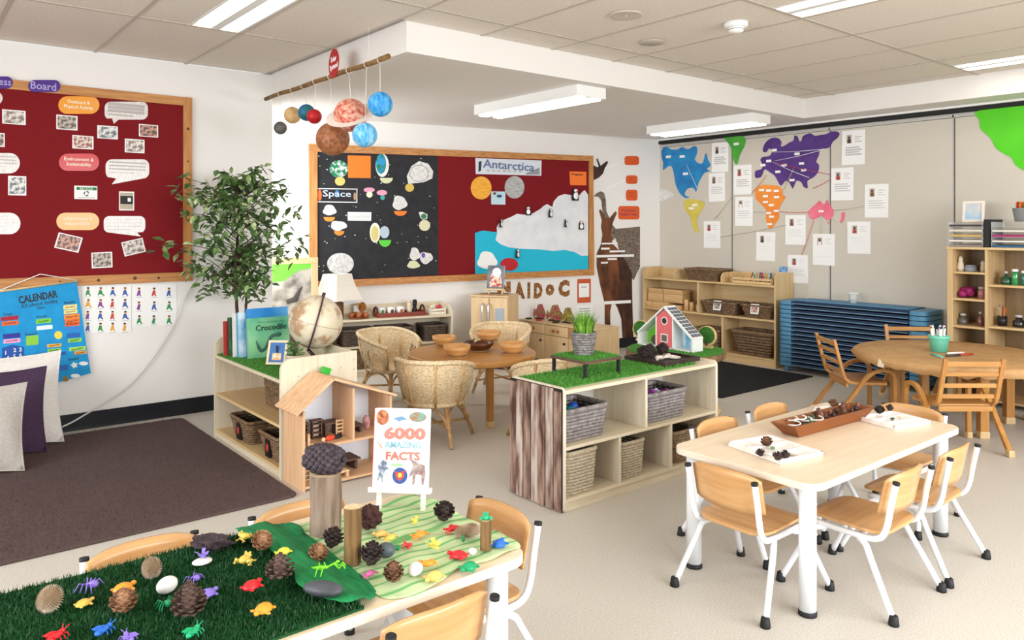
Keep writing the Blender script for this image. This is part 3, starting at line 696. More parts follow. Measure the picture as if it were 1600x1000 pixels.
# ---- paint shelf at the right
PX0 = 7.1; ps = thing('paint_shelf', 'maple cubby shelf filled with paint bottles and jars', 'shelf', (PX0+.2, 2.1, 0))
PY1 = 2.76; PY0 = 1.0; PH = 1.325
bx = lambda nm, lo, hi, m, par=ps, bv=.002: MB().box(lo, hi).build(nm, m, par, world=True, bevel=bv)
PDIV = ona(1541, 430, PX0).y
for y in (PY1-.045, PDIV-.01, PY0): bx('upright', (PX0, y, 0), (PX0+.40, y+(.045 if y > 2.6 else .022), PH-.02), W_SHELFZ)
bx('top_board', (PX0-.005, PY0, PH-.02), (PX0+.40, PY1+.01, PH), W_SHELF); bx('back_panel', (PX0+.385, PY0, 0), (PX0+.395, PY1, PH-.02), wood('shelf_back', '#8d7350', '#7b6344', 'z'))
PSZ = [ona(1515, y, PX0+.01).z for y in (425, 467, 510)]+[.16]
for z in PSZ: bx('shelf_board', (PX0+.003, PDIV+.012, z-.018), (PX0+.385, PY1-.045, z), W_SHELF)
PSZ2 = [ona(1575, y, PX0+.01).z for y in (446, 512)]+[.34, .06]
for z in PSZ2: bx('shelf_board', (PX0+.003, PY0+.02, z-.018), (PX0+.385, PDIV-.01, z), W_SHELF)
bx('shelf_board', (PX0+.003, PDIV+.012, .04), (PX0+.385, PY1-.045, .058), W_SHELF)

# ---- rugs
M_RUG = mat('brown_rug', '#64504d', .95, '#4c3b39', 160, lo=.3, hi=.7, bump=.6, bscale=240)
rg = thing('rug', 'dark brown shaggy rug in front of the red pinboard', 'rug', (.33, 5.14, 0)); RW, RD = 2.86, 2.20
MB().prism(rounded(RW, RD, .05, 4), .001, .014).build('backing', M_RUG, rg, bevel=.004)
blades(RW-.01, RD-.01, 42000, .014, M_RUG, rg, (0, 0, .012))
MB().prism(rounded(1.53, 1.2, .02, 3), .0005, .008, Matrix.Translation((6.385, 4.62, 0))).build('entry_mat', mat('black_mat', '#17181b', .95, '#0d0e10', 120, bump=.5, bscale=200), label='black ribbed floor mat before the maple block shelf', cat='mat', keep=False)
# ================================================================== things on the walls
M_FELT = mat('maroon_felt', '#7d0d16', .95, '#730a13', 200, bump=.1, bscale=500)
M_BPAPER = mat('black_paper', '#26262a', .75, '#1d1d21', 12, bump=.12, bscale=9)
M_FOIL = mat('laminate_white', '#e6e2de', .25, '#d2cbc6', 20, (6, 1, 1))
def photo_mat(k):
    c = (('#7d6a5c', '#d9d2ca'), ('#4c4038', '#b9a99b'), ('#8c3a34', '#d4c4b4'), ('#566069', '#dcdad4'), ('#3b3634', '#c88f77'))[k % 5]
    return mat('photo_print_%d' % (k % 5), c[0], .35, c[1], 34+7*(k % 3), (1, 1, 1), 2., .42, .58)
def printed_photo(P, x0, y0, x1, y1, off, k, tilt=0., label=None, group=None, cat='photo'):
    o = P.rect('photo_print', x0, y0, x1, y1, off, .002, M_PAPER, tilt=tilt, label=label, cat=cat, group=group)
    dx, dy = (x1-x0)*.06, (y1-y0)*.07
    P.rect('picture', x0+dx, y0+dy, x1-dx, y1-dy, off+.002, .0006, photo_mat(k), o, tilt=tilt); return o
# ---- large red pinboard on the left wall
pb = thing('pinboard', 'large maroon felt pinboard with knotty pine frame on the left wall', 'pinboard', (.6, WALL_L, 1.06))
B = lambda nm, x0, x1, z0, z1, d, m: MB().box((x0, WALL_L-d, z0), (x1, WALL_L-.001, z1)).build(nm, m, pb, world=True, bevel=.002 if d > .02 else 0)
B('felt_panel', -.9, 1.81, 1.13, 2.475, .012, M_FELT)
B('frame_rail', -.95, 1.805, 2.462, 2.53, .028, W_PINE); B('frame_rail', -.95, 1.875, 1.066, 1.137, .028, W_PINE); B('frame_stile', 1.805, 1.873, 1.137, 2.531, .028, W_PINEZ)
for (x, y, r) in ((1.84, 2.28, .012), (1.838, 2.02, .008), (1.2, 1.10, .012), (1.45, 1.105, .014), (.95, 1.1, .009), (1.62, 1.10, .01)):
    MB().cyl((x, WALL_L-.0285, y), (x, WALL_L-.027, y), r, n=12).build('knot', mat('knot', '#5a3216', .6), pb, world=True)
FO = .0125; GP = 'snapshots on the red pinboard'
labs = ['snapshot of a table top', 'snapshot of a dim room', 'snapshot with a red mat low in it', 'snapshot of a red floor', 'snapshot of chairs on red carpet', 'snapshot of a busy classroom', 'snapshot cut by the picture edge']
for k, (a, b, c, d) in enumerate([(3.4, 170.6, 40, 195.5), (88, 179, 121, 204), (113, 211, 146, 233.6), (152, 195.5, 184, 218), (217, 193.5, 247, 215), (195, 216.5, 225.7, 239.6), (-22, 206.6, 7.3, 229.7)]):
    printed_photo(PLW, a, b, c, d, FO, k, label=labs[k]+' pinned high on the red board', group=GP)
printed_photo(PLW, 12.6, 274.6, 41, 305.6, FO, 3, label='portrait snapshot pinned below a white speech pill', group=GP)
printed_photo(PLW, 87.5, 367, 126.5, 391, FO, 4, -.26, 'tilted snapshot below the Independence oval', GP); printed_photo(PLW, 191.6, 375, 225.7, 397, FO, 0, .23, 'tilted snapshot of seated children below a speech bubble', GP)
printed_photo(PLW, 143, 394.4, 175.4, 418, FO, 1, .03, 'snapshot with a pink edge, lowest on the red board', GP)
o = PLW.rect('photo_print', 186, 299, 209.5, 329, FO, .002, M_PAPER, label='snapshot of a black box on legs', cat='photo', group=GP)
PLW.rect('picture', 187.5, 301, 208, 327, FO+.002, .0006, mat('photo_floor', '#b7a893', .5), o); PLW.rect('picture', 188, 306, 207.5, 319, FO+.0026, .0006, plain('#1c1b1c'), o); PLW.rect('picture', 199.5, 309, 204.5, 315, FO+.0032, .0006, M_PAPER, o)
o = PLW.rect('recycle_card', 116, 290, 152, 311.7, FO, .002, M_PAPER, label='white card with green header reading RECYCLE', cat='sign')
PLW.rect('header', 119.5, 292, 151, 297.5, FO+.002, .0006, plain('#1f7a43'), o); PLW.text('RECYCLE', 135, 294.8, 4, FO+.003, M_PAPER, o, wpx=20)
for k in range(3):
    a = k*2*PI/3+.5; PLW.cut('recycle_arrow', [(135+4.3*math.cos(a+q)*r, 302.5+4.3*math.sin(a+q)*r) for q, r in ((0, 1), (.8, 1.05), (1.5, 1), (1.5, .6), (.8, .65), (0, .6))], FO+.002, .0006, M_INK, o)
PLW.rect('text_line', 122, 308.4, 148, 309.4, FO+.002, .0005, M_INK, o)
def pill(P, x0, y0, x1, y1, off, m, nm, label, cat, tail=None, group=None, th=.002):
    cx, cy, w, h = (x0+x1)/2, (y0+y1)/2, (x1-x0), (y1-y0); r = h*(.5 if tail is None else .33)
    pts = [(cx+a, cy+b) for a, b in rounded(w, h, r, 5)]
    if tail:
        i = max(range(len(pts)), key=lambda q: pts[q][1]-abs(pts[q][0]-tail[0])*.2)
        lo = [q for q in pts if q[1] > cy+h*.45]; 
        pts = [q for q in pts if not (q[1] > y1-.5 and tail[0]-9 < q[0] < tail[0]+9)]
        j = max(range(len(pts)), key=lambda q: (pts[q][1] > cy, -abs(pts[q][0]-tail[0]) if pts[q][1] > cy else -999))
        s = 1 if tail[0] > cx else -1
        ins = [(tail[0]-6*s, y1), tail, (tail[0]+4*s, y1-1)] if s > 0 else [(tail[0]+7, y1), tail, (tail[0]-3, y1-2)]
        pts = sorted(pts+ins, key=lambda q: math.atan2((q[1]-cy)/h, (q[0]-cx)/w))
    return P.cut(nm, pts, off, th, m, label=label, cat=cat, group=group)
M_ORANGE = mat('orange_laminate', '#e8971f', .2); M_REDL = mat('red_laminate', '#c4141c', .2); M_PURL = mat('purple_laminate', '#4a2a86', .2)
for (x0, y0, x1, y1, m, tx, lab) in ((91, 150.4, 155.4, 178, M_ORANGE, 'Outdoors &\nPhysical Activity', 'orange laminated oval reading Outdoors & Physical Activity'), (92, 240, 155, 267, M_REDL, 'Environment &\nSustainability', 'red laminated oval reading Environment & Sustainability'), (88, 332.4, 155, 359.4, M_ORANGE, 'Independence &\nResponsibility', 'orange laminated oval reading Independence & Responsibility')):
    o = pill(PLW, x0, y0, x1, y1, FO, m, 'title_oval', lab, 'sign'); PLW.text(tx, (x0+x1)/2, (y0+y1)/2, 15, FO+.0025, plain('#f6ead2'), o, wpx=46, bold=.01)
GS = 'speech bubbles on the red pinboard'
for (x0, y0, x1, y1, tl, lab) in ((163.5, 159, 231, 187, (178, 193.5), 'white speech bubble beside the Outdoors oval'), (165, 249, 233, 279, (174.5, 288), 'white speech bubble beside the red oval'), (162, 337.7, 227, 363.4, (220, 369.5), 'white speech bubble beside the Independence oval'),
                                  (-30, 239, 31, 271, None, 'white laminated pill above the portrait snapshot'), (-30, 332.4, 32, 366, None, 'white laminated pill at the cut edge, level with the Independence oval'), (-40, 143, 4, 164, None, 'sliver of a white pill at the board top')):
    o = pill(PLW, x0, y0, x1, y1, FO, M_FOIL, 'speech_bubble', lab, 'paper', tl, GS)
    for k in range(4): PLW.rect('text_line', max(x0+5, -28), y0+5+k*5.2, x1-5-(k == 3)*18, y0+5.7+k*5.2, FO+.002, .0004, plain('#b5aeab'), o)
o = pill(PLW, 44, 125, 94.5, 144, .029, M_PURL, 'board_title', 'purple laminated label reading Board on the pine frame', 'sign'); PLW.text('Board', 68, 134.5, 12, .0315, plain('#a79ccf'), o, wpx=40, bold=.015)
o = pill(PLW, -60, 119.5, 20, 138.6, .029, M_PURL, 'board_title', 'purple laminated label ending in ess on the pine frame', 'sign'); PLW.text('ess', 8, 129.5, 8, .0315, plain('#a79ccf'), o, wpx=19, bold=.015)
# ---- calendar wall hanging
M_CAL = mat('calendar_cloth', '#1c9ad6', .8, '#178cc6', 9)
cal = PLW.cut('calendar_hanging', [(-70, 467), (-30, 461), (0, 456.5), (60, 447), (118, 437), (127, 490), (134, 540), (141, 582), (120, 588), (92, 596), (40, 604), (-60, 612)], .008, .004, M_CAL, label='turquoise cloth calendar hanging headed CALENDAR, partly behind the cushions', cat='wall hanging')
cpx = lambda x, y: (x/3.125, 420+y/3.125)
def cal_cards():
    PLW.text('CALENDAR', 59, 463.5, 12, .0125, M_INK, cal, wpx=61, bold=.03, rot=.14); PLW.text('All about today', 61, 474.5, 8, .0125, M_INK, cal, wpx=58, rot=.13)
    PLW.text('Date', 63, 480, 4, .0125, M_INK, cal, wpx=11, rot=.1); PLW.text('Month', 64, 494, 4, .0125, M_INK, cal, wpx=16, rot=.1); PLW.text('Days', 12, 491, 5, .0125, M_INK, cal, wpx=13, rot=.12); PLW.text('Months', 108, 472, 4, .0125, M_INK, cal, wpx=17, rot=.1); PLW.text('Season', 48, 521, 4, .0125, M_INK, cal, wpx=19, rot=.1); PLW.text('Weather', 114, 560, 4, .0125, M_INK, cal, wpx=18, rot=.1)
    rows = [(45, 240, 85, 20, '#a5182c', ''), (48, 264, 82, 20, '#e8622d', 'Tuesday'), (210, 253, 74, 22, '#7ccf3e', 'October'), (215, 285, 78, 20, '#dfeef5', ''), (155, 347, 60, 46, '#8cc63f', ''), (262, 372, 70, 15, '#f0b13a', 'Wednesday'), (262, 396, 64, 17, '#8fd14f', 'Thursday'), (290, 412, 60, 15, '#1f5fb0', 'Friday'),
            (340, 185, 66, 22, '#f3d98a', 'January'), (342, 208, 66, 18, '#efe08a', 'February'), (348, 232, 74, 24, '#f08a2c', 'March'), (350, 254, 72, 20, '#f0702c', 'April'), (350, 270, 70, 16, '#ee5f2c', 'May'), (352, 292, 74, 18, '#2f7fd0', ''), (355, 322, 66, 22, '#1f5fb0', ''), (362, 347, 66, 18, '#8fd14f', 'September'), (375, 388, 80, 18, '#a6d94f', 'November'), (390, 407, 60, 15, '#f0a03c', 'December'),
            (55, 325, 84, 22, '#2a2f8f', ''), (56, 350, 82, 20, '#f2a0c8', 'Saturday'), (310, 480, 40, 26, '#1f5fb0', '')]
    for x, y, w_, h_, c, s in rows:
        a = cpx(x-w_/2, y); b = cpx(x+w_/2, y); dy = -w_*.045
        o = PLW.cut('word_card', [cpx(x-w_/2, y-h_/2-dy), cpx(x+w_/2, y-h_/2+dy), cpx(x+w_/2, y+h_/2+dy), cpx(x-w_/2, y+h_/2-dy)], .012, .0015, plain(c), cal)
        if s: q = cpx(x, y); PLW.text(s, q[0], q[1], 3.6, .0138, M_INK, o, wpx=w_/3.125*.72, rot=.12)
    q = cpx(282, 322); PLW.disc('word_disc', q[0], q[1], 6.2, 6.2, .012, .0015, plain('#f3d34a'), cal)
    o = PLW.cut('number_card', [cpx(8, 385), cpx(60, 368), cpx(115, 380), cpx(116, 445), cpx(8, 450)], .012, .0015, plain('#1b4fa0'), cal)
    for s, x, y in (('2', 70, 395), ('2', 98, 392), ('5', 68, 425), ('6', 98, 419), ('4', 35, 432), ('1', 26, 408)): q = cpx(x, y); PLW.text(s, q[0], q[1], 6, .0138, M_PAPER, o, bold=.02)
    q = cpx(360, 468); PLW.cut('weather_star', [(q[0]+(6 if k % 2 else 3.6)*math.cos(k*PI/5), q[1]+(5.5 if k % 2 else 3.2)*math.sin(k*PI/5)) for k in range(10)], .012, .0015, M_PAPER, cal)
    for x, y in ((405, 460), (365, 520)): q = cpx(x, y); PLW.disc('weather_cloud', q[0], q[1], 7.2, 3, .012, .0015, M_PAPER, cal)
    q = cpx(318, 535); PLW.disc('bird_patch', q[0], q[1], 5, 4, .012, .0015, plain('#8a6a24'), cal)
cal_cards()
q0, q1, q2 = [PLW.M(.018) @ Vector(PLW.uv(x, y, .018)+(0,)) for x, y in ((-10, 457), (62, 428), (119, 437.5))]
MB().tube([q0, q1, q2], .0035, 6).build('hanging_cord', M_PAPER, cal, world=True)
a, b = [PLW.M(.016) @ Vector(PLW.uv(x, y, .016)+(0,)) for x, y in ((-60, 463), (123, 438))]
MB().tube([a, b], .008, 10).build('dowel', W_SHELF, cal, world=True)
cal.location.y -= .024
# ---- yoga posters
def yoga(x0, y0, x1, y1, nx, ny, label, seed):
    o = PLW.cut('yoga_poster', [(x0, y0), (x1, y0-1.5), (x1, y1-3), (x0, y1)], .003, .0015, M_PAPER, label=label, cat='poster', group='yoga posters'); r = random.Random(seed)
    for i in range(nx):
        for j in range(ny):
            cx, cy = x0+(x1-x0)*(i+.5)/nx, y0+(y1-y0)*(j+.5)/ny; c = r.choice(('#c43b2e', '#2f8a4e', '#e0a02c', '#3b5ba5', '#7a3f8c')); lean = r.uniform(-3, 3)
            f = PLW.cut('yoga_figure', [(cx-2, cy-3), (cx+2, cy-3), (cx+2.2+lean*.4, cy+2), (cx+4+lean, cy+5.5), (cx+2+lean, cy+6), (cx, cy+3), (cx-3-lean*.5, cy+6), (cx-4.2, cy+5)], .0045, .0006, plain(c), o)
            PLW.disc('head', cx+lean*.2, cy-5, 2, 2.2, .0045, .0006, plain('#d9a67f'), f, n=10); PLW.disc('hair', cx+lean*.2, cy-6.3, 2.2, 1.3, .0051, .0006, plain(r.choice(('#2a1c16', '#7a3b1c', '#151515'))), f, n=10)
            PLW.rect('caption_line', cx-5, cy+7.4, cx+5, cy+7.9, .0045, .0004, plain('#c9c9c9'), o)
yoga(128, 447, 205, 521, 4, 4, 'white poster of sixteen small yoga figures beside the calendar', 3)
yoga(206, 446, 276, 511, 3, 3, 'white poster of nine small yoga figures under the pinboard corner', 5)
pts = [PLW.M(.021) @ Vector(PLW.uv(x, y, .021)+(0,)) for x, y in ((316, 420), (290, 461), (272, 506), (240, 557), (205, 599), (165, 628), (131, 649))]
pts += [onz(112, 660, .07)*.0+onb(112, 660, WALL_L-.03), onb(97, 667, WALL_L-.05)]
MB().tube(smooth_path(pts, 5), .006, 6).build('wall_cable', mat('cable', '#dcdad6', .4), label='thin white cable running down the wall beside the yoga posters', cat='cable')

# ---- framed double pinboard on the back wall
c6 = lambda x, y: (470+x/4.1667, 220+y/4.1667); c7 = lambda x, y: (680+x/4.546, 220+y/4.546)
bp = thing('pinboard', 'wide pine-framed pinboard with black space paper and maroon Antarctica half', 'pinboard', PB.M() @ Vector((PB.uv(705, 440)[0], .9, 0)))
PB.cut('felt_panel', [(490, 232), (922, 248), (922, 424), (490, 444)], .001, .012, M_FELT, bp)
for nm, px, m in (('frame_rail', [(482, 225), (925, 244), (925, 252), (482, 237)], W_PINE), ('frame_rail', [(483, 439.5), (926.5, 420.3), (926.5, 429.5), (483, 450.5)], W_PINE), ('frame_stile', [(482, 237), (495, 237.3), (495, 439.2), (483, 439.7)], W_PINEZ), ('frame_stile', [(918.7, 251.6), (925, 252), (926.5, 420.3), (918.7, 420.7)], W_PINEZ)):
    PB.cut(nm, px, .001, .03, m, bp)
o = PB.cut('black_paper', [c6(100, 65), c6(893, 98), c6(897, 875), c6(105, 912)], .013, .001, M_BPAPER, bp)
sp = MB()
for k in range(60):
    x, y = R.uniform(115, 885), R.uniform(85, 870); u, v = PB.uv(*c6(x, y), .0145); s = R.uniform(.003, .007); sp.box((u-s, v-s*.6, 0), (u+s, v+s*.6, .0005), PB.M(.0142))
sp.build('star_specks', M_PAPER, o, world=True, kind='stuff')
AO = .0145; GA = "children's art on the space board"
def art(label, shapes, cat='artwork', group=GA, c=c6, off=AO):
    """shapes: (kind, cx, cy, rx, ry, colour[, extra]) in the crop's coordinates; the first is the root."""
    root = None
    for k, s in enumerate(shapes):
        n = 22; kind, cx, cy, rx, ry, m = s[:6]; m = m if not isinstance(m, str) else plain(m)
        if kind == 'disc': pts = [(cx+rx*math.cos(2*PI*i/n), cy+ry*math.sin(2*PI*i/n)) for i in range(n)]
        elif kind == 'half': pts = [(cx+rx*math.cos(PI*i/12), cy-ry*.6+ry*1.5*math.sin(PI*i/12)) for i in range(13)]
        elif kind == 'blob': pts = [(cx+rx*(1+.09*math.sin(3*q+s[6])+.05*math.sin(5*q))*math.cos(q), cy+ry*(1+.09*math.sin(3*q+s[6])+.05*math.sin(5*q))*math.sin(q)) for q in [2*PI*i/26 for i in range(26)]]
        else: pts = s[6]
        o = PB.cut(s[7] if len(s) > 7 else ('paper_shape' if root else 'art_piece'), [c(*p) for p in pts], off+.0022*k, .002, m, root, **({} if root else dict(label=label, cat=cat, group=group)))
        root = root or o
    return root
M_SCRIB = mat('green_scribble', '#0f7a55', .7, '#dfe9e2', 25, (1, 1, 1), 3, .45, .6); M_EARTH = mat('earth_paint', '#2b93c4', .7, '#1d7a4a', 9, lo=.45, hi=.55)
M_PENC = mat('pencil_white', '#e4e3e0', .7, '#c9c9c6', 40); M_STRIPE = mat('striped_paint', '#1f8aa0', .7, '#efe9f2', 9, (0, 0, 6), wave='Z')
art('round green-scribbled tree of paper with a yellow disc', [('disc', 247, 183, 60, 56, M_SCRIB), ('disc', 255, 263, 33, 29, '#dcc06a')])
art('orange handwritten note on the space board', [('poly', 0, 0, 0, 0, '#f07a1c', [(305, 95), (455, 98), (455, 243), (308, 241)])], 'note')
art('blue and green painted egg of paper over a pale half moon', [('disc', 530, 160, 43, 76, '#e6e4e0'), ('disc', 522, 150, 33, 66, M_EARTH), ('half', 557, 256, 42, 24, '#cfd3a8')])
art('large white paper stone shape with drawn ring and yellow disc', [('poly', 0, 0, 0, 0, M_PENC, [(700, 280), (690, 230), (720, 165), (770, 132), (830, 150), (862, 200), (855, 245), (800, 270)]), ('disc', 770, 212, 62, 56, '#8c8a84'), ('disc', 770, 212, 58, 52, M_PENC), ('disc', 708, 305, 29, 27, '#d2b45a')])
o = art('banner reading Space with planets', [('poly', 0, 0, 0, 0, M_PAPER, [(102, 308), (368, 312), (367, 404), (103, 400)]), ('poly', 0, 0, 0, 0, plain('#14131c'), [(108, 314), (362, 318), (361, 397), (108, 394)], 'night_sky'), ('disc', 122, 354, 14, 38, plain('#d9692c'), 0, 'planet'), ('disc', 236, 345, 14, 24, plain('#3d7ec4'), 0, 'planet'), ('disc', 352, 362, 9, 26, plain('#b08a6a'), 0, 'planet')], 'sign', None)
q = c6(236, 350); PB.text('Space', q[0], q[1], 13, AO+.013, plain('#c9d6ea'), o, wpx=44, bold=.01)
art('pink-capped paper mushroom with a white spotted stalk', [('disc', 445, 320, 36, 16, '#e39ab2'), ('disc', 447, 350, 20, 20, '#e9e4c8')]); art('pink-capped paper mushroom with a teal stalk', [('disc', 528, 338, 34, 18, '#e39ab2'), ('disc', 533, 370, 15, 15, '#3aa3a0')])
o = art('white typed note on the space board', [('poly', 0, 0, 0, 0, M_PAPER, [(305, 463), (459, 465), (457, 521), (306, 519)])], 'note', None)
for k in range(5): PB.cut('text_line', [c6(312, 474+k*9), c6(452, 475+k*9), c6(452, 477+k*9), c6(312, 476+k*9)], AO+.002, .0005, plain('#9a9a9a'), o)
art('white scribbled cup of paper over an orange base', [('blob', 643, 405, 46, 46, M_PENC, 1.), ('half', 648, 470, 42, 21, '#ef7d25')])
art('white curled paper shape on an orange base, upper of two', [('blob', 187, 452, 42, 34, M_PENC, .3), ('half', 185, 508, 37, 20, '#ef8f35')]); art('white fish-like paper shape on an orange base, lower of two', [('blob', 245, 553, 52, 32, M_PENC, 2.), ('half', 250, 600, 33, 19, '#e6862f')])
art('cluster of yellow, striped and bright green paper pebbles', [('disc', 483, 598, 34, 65, '#e9e6d8'), ('disc', 481, 604, 24, 50, '#cfc27a'), ('disc', 545, 595, 31, 40, M_STRIPE), ('half', 548, 664, 40, 30, '#58c83c')])
art('small white teardrop of paper with green fill over a pale disc', [('poly', 0, 0, 0, 0, M_PENC, [(768, 465), (790, 462), (825, 480), (822, 508), (795, 515), (778, 500)]), ('disc', 800, 492, 18, 17, '#2d7a55'), ('disc', 806, 551, 36, 36, '#d8d4b0')])
art('large pale full moon of paper behind the lamp', [('disc', 258, 800, 87, 70, mat('moon_paper', '#dededc', .7, '#bdbdbb', 30))])
art('two white paper petals with purple scribble and a pale green leaf', [('blob', 742, 738, 33, 42, M_PENC, .6), ('blob', 815, 762, 42, 38, M_PENC, 2.2), ('disc', 797, 745, 12, 17, '#6a4aa8'), ('blob', 733, 807, 40, 25, '#d0d3ac', .4)])
GN = 'Antarctica display'
art('turquoise paper sea of the Antarctica display', [('poly', 0, 0, 0, 0, mat('sea_paper', '#16b4d2', .7), [(283, 655), (310, 645), (340, 638), (400, 646), (470, 650), (1086, 740), (1086, 912), (284, 946)])], 'paper', GN, c7, .0135)
art('torn white paper iceberg of the Antarctica display', [('poly', 0, 0, 0, 0, mat('ice_paper', '#e3e4e7', .8, '#d6d9df', 6, bump=.25, bscale=12), [(428, 705), (440, 660), (436, 615), (450, 590), (490, 560), (540, 540), (580, 519), (630, 525), (690, 517), (745, 485), (770, 462), (795, 450), (832, 470), (842, 430), (875, 393), (918, 378), (965, 386), (1020, 392), (1045, 362), (1062, 350), (1086, 385), (1086, 815), (1040, 818), (990, 790), (920, 775), (840, 782), (720, 770), (600, 766), (520, 756), (465, 735)])], 'paper', GN, c7, .0165)
o = art('pale banner reading Antarctica above the ice', [('poly', 0, 0, 0, 0, mat('banner_blue', '#d5dbe6', .6), [(285, 122), (755, 140), (753, 248), (288, 236)]), ('poly', 0, 0, 0, 0, plain('#8f9296'), [(640, 232), (740, 190), (742, 240), (650, 240)], 'seal_print')], 'sign', None, c7)
q = c7(525, 175); PB.text('Antarctica', q[0], q[1], 13, AO+.006, plain('#5f6f93'), o, wpx=80, bold=.012, rot=-.035); q = c7(490, 215); PB.text('* * * * * * *', q[0], q[1], 4, AO+.006, plain('#b9b08a'), o, wpx=55)
q = c7(318, 185); PB.cut('penguin_print', [(q[0]-2, q[1]-8), (q[0]+2.5, q[1]-9), (q[0]+1.5, q[1]+6), (q[0]-2.5, q[1]+8)], AO+.003, .001, M_INK, o)
art('gold crayoned paper coin below the Antarctica banner', [('disc', 326, 335, 74, 82, mat('gold_crayon', '#e59a1e', .6, '#f0b441', 14, (1, 1, 6)))], c=c7, group=None); art('grey crayoned paper coin below the Antarctica banner', [('disc', 563, 330, 70, 80, mat('grey_crayon', '#9a9a98', .6, '#bcbcba', 14, (1, 1, 6)))], c=c7, group=None)
art('small pale blue fact card between the two coins', [('poly', 0, 0, 0, 0, plain('#b9d6e2'), [(397, 360), (498, 361), (498, 454), (398, 452)]), ('disc', 455, 393, 19, 11, plain('#26476e'), 0, 'print'), ('disc', 422, 374, 12, 9, plain('#7a3b2a'), 0, 'print')], 'note', None, c7)
o = art('orange note headed Penguins on the Antarctica display', [('poly', 0, 0, 0, 0, '#ef7420', [(953, 217), (1073, 220), (1074, 316), (958, 314)])], 'note', None, c7); q = c7(1008, 240); PB.text('Penguins', q[0], q[1], 4, AO+.003, M_INK, o, wpx=18, bold=.02)
art('red paper half oval with white pompom on the paper sea', [('disc', 525, 878, 64, 46, '#b3121c'), ('blob', 368, 850, 68, 62, M_PAPER, .5)], c=c7, group=None, off=.0195)
def penguin(x, y, hpx, label, turn):
    u, v = PB.uv(*c7(x, y), .03); hh = hpx/4.546*8.6/1194; t = thing('paper_penguin', label, 'paper penguin', PB.M(.038) @ Vector((u, v-hh/2, 0)), math.atan(BS), 'paper penguins on the ice')
    T = Matrix.Rotation(turn, 4, 'Z'); b = MB(); b.lathe([(.30*hh, 0), (.33*hh, .25*hh), (.30*hh, .6*hh), (.25*hh, .82*hh), (.15*hh, .96*hh), (0, hh)], 14, T @ Matrix.Diagonal((1, .45, 1, 1))); b.build('body', plain('#18181a'), t)
    MB().ball((0, -.08*hh, .36*hh), (.23*hh, .10*hh, .34*hh), 12, 8, T).build('belly', M_PAPER, t); MB().ball((0, -.07*hh, .78*hh), (.18*hh, .09*hh, .15*hh), 12, 8, T).build('face', M_PAPER, t)
    MB().tube([(0, -.14*hh, .74*hh), (0, -.26*hh, .70*hh)], [.05*hh, .008], 6, M=T).build('beak', plain('#e0742a'), t)
for k, (x, y, hp, tn) in enumerate(((993, 380, 95, 0), (465, 585, 62, .7), (660, 497, 66, -.5), (817, 513, 66, .4), (925, 585, 62, .8), (1036, 600, 64, -.3), (582, 800, 66, .6))):
    penguin(x, y, hp, ('large paper penguin standing on top of the iceberg', 'paper penguin at the iceberg tip', 'paper penguin on the lower ice slope', 'paper penguin half way up the iceberg', 'paper penguin turned aside, mid iceberg', 'paper penguin at the iceberg edge by the pine frame', 'paper penguin in the turquoise paper sea')[k], tn)
# ---- cork letters, notices and height chart beside the pinboard
M_CORK = mat('dotted_cork', '#a5703c', .8, '#5b3216', 55, lo=.42, hi=.62)
k4 = lambda x, y: (700+x/5.714, 420+y/5.714)
for s, x, y, w_, h_ in (('N', 500, 165, 130, 100), ('A', 638, 195, 105, 155), ('I', 722, 192, 28, 150), ('D', 806, 195, 88, 145), ('o', 910, 188, 90, 108), ('C', 1035, 175, 118, 160)):
    q = k4(x, y); u, v = PB.uv(q[0], q[1], .004); o = letters(s, h_/5.714*8.6/1194, M_CORK, None, PB.M(.004) @ Matrix.Translation((u, v, 0)) @ Matrix.Rotation(R.uniform(-.05, .05), 4, 'Z'), 'cork_letter', w_/5.714*8.3/1194*1.08, .075)
    for vtx in o.data.vertices: pass
    tag(o, 'dotted brown cork letter %s of the word NAIDOC on the back wall' % s, 'letter', 'NAIDOC letters')
o = PB.rect('notice_sheet', 902, 436, 923, 472.5, .003, .002, plain('#c2562c'), label='notice with orange patterned border right of the cork letters', cat='notice'); PB.rect('notice_text', 904.5, 443, 920.5, 464, .005, .001, M_PAPER, o); PB.rect('text_line', 908, 448, 917, 449, .006, .0005, plain('#8a8a8a'), o)
o = PB.rect('notice_sheet', 901, 478, 926, 505, .003, .002, M_PAPER, label='plain white typed sheet below the orange-bordered notice', cat='notice')
for k in range(5): PB.rect('text_line', 904, 482+k*4, 922, 482.8+k*4, .005, .0004, plain('#b9b9b9'), o)
k8 = lambda x, y: (900+x/3.333, 210+y/3.333)
M_FUR = mat('kangaroo_print', '#7a4520', .6, '#3c1f0e', 7, (1, 1, .4), 5, .4, .65); M_FURD = mat('kangaroo_print_dark', '#2a1710', .6, '#4a2a18', 9); M_EMU = mat('emu_print', '#8a7a6c', .7, '#4b3f37', 38, (1, 1, 2), 5, .35, .65)
hc = PB.cut('height_chart', [k8(*p) for p in ((200, 492), (250, 488), (333, 480), (333, 690), (300, 760), (250, 700), (215, 570), (180, 470))], .002, .001, M_EMU, label='cut-out kangaroo and emu height chart on the back wall', cat='poster')
PB.cut('emu_neck', [k8(*p) for p in ((92, 322), (108, 306), (128, 296), (146, 304), (155, 340), (158, 400), (190, 470), (230, 520), (180, 560), (140, 470), (138, 400), (132, 345), (118, 325))], .0035, .001, M_EMU, hc)
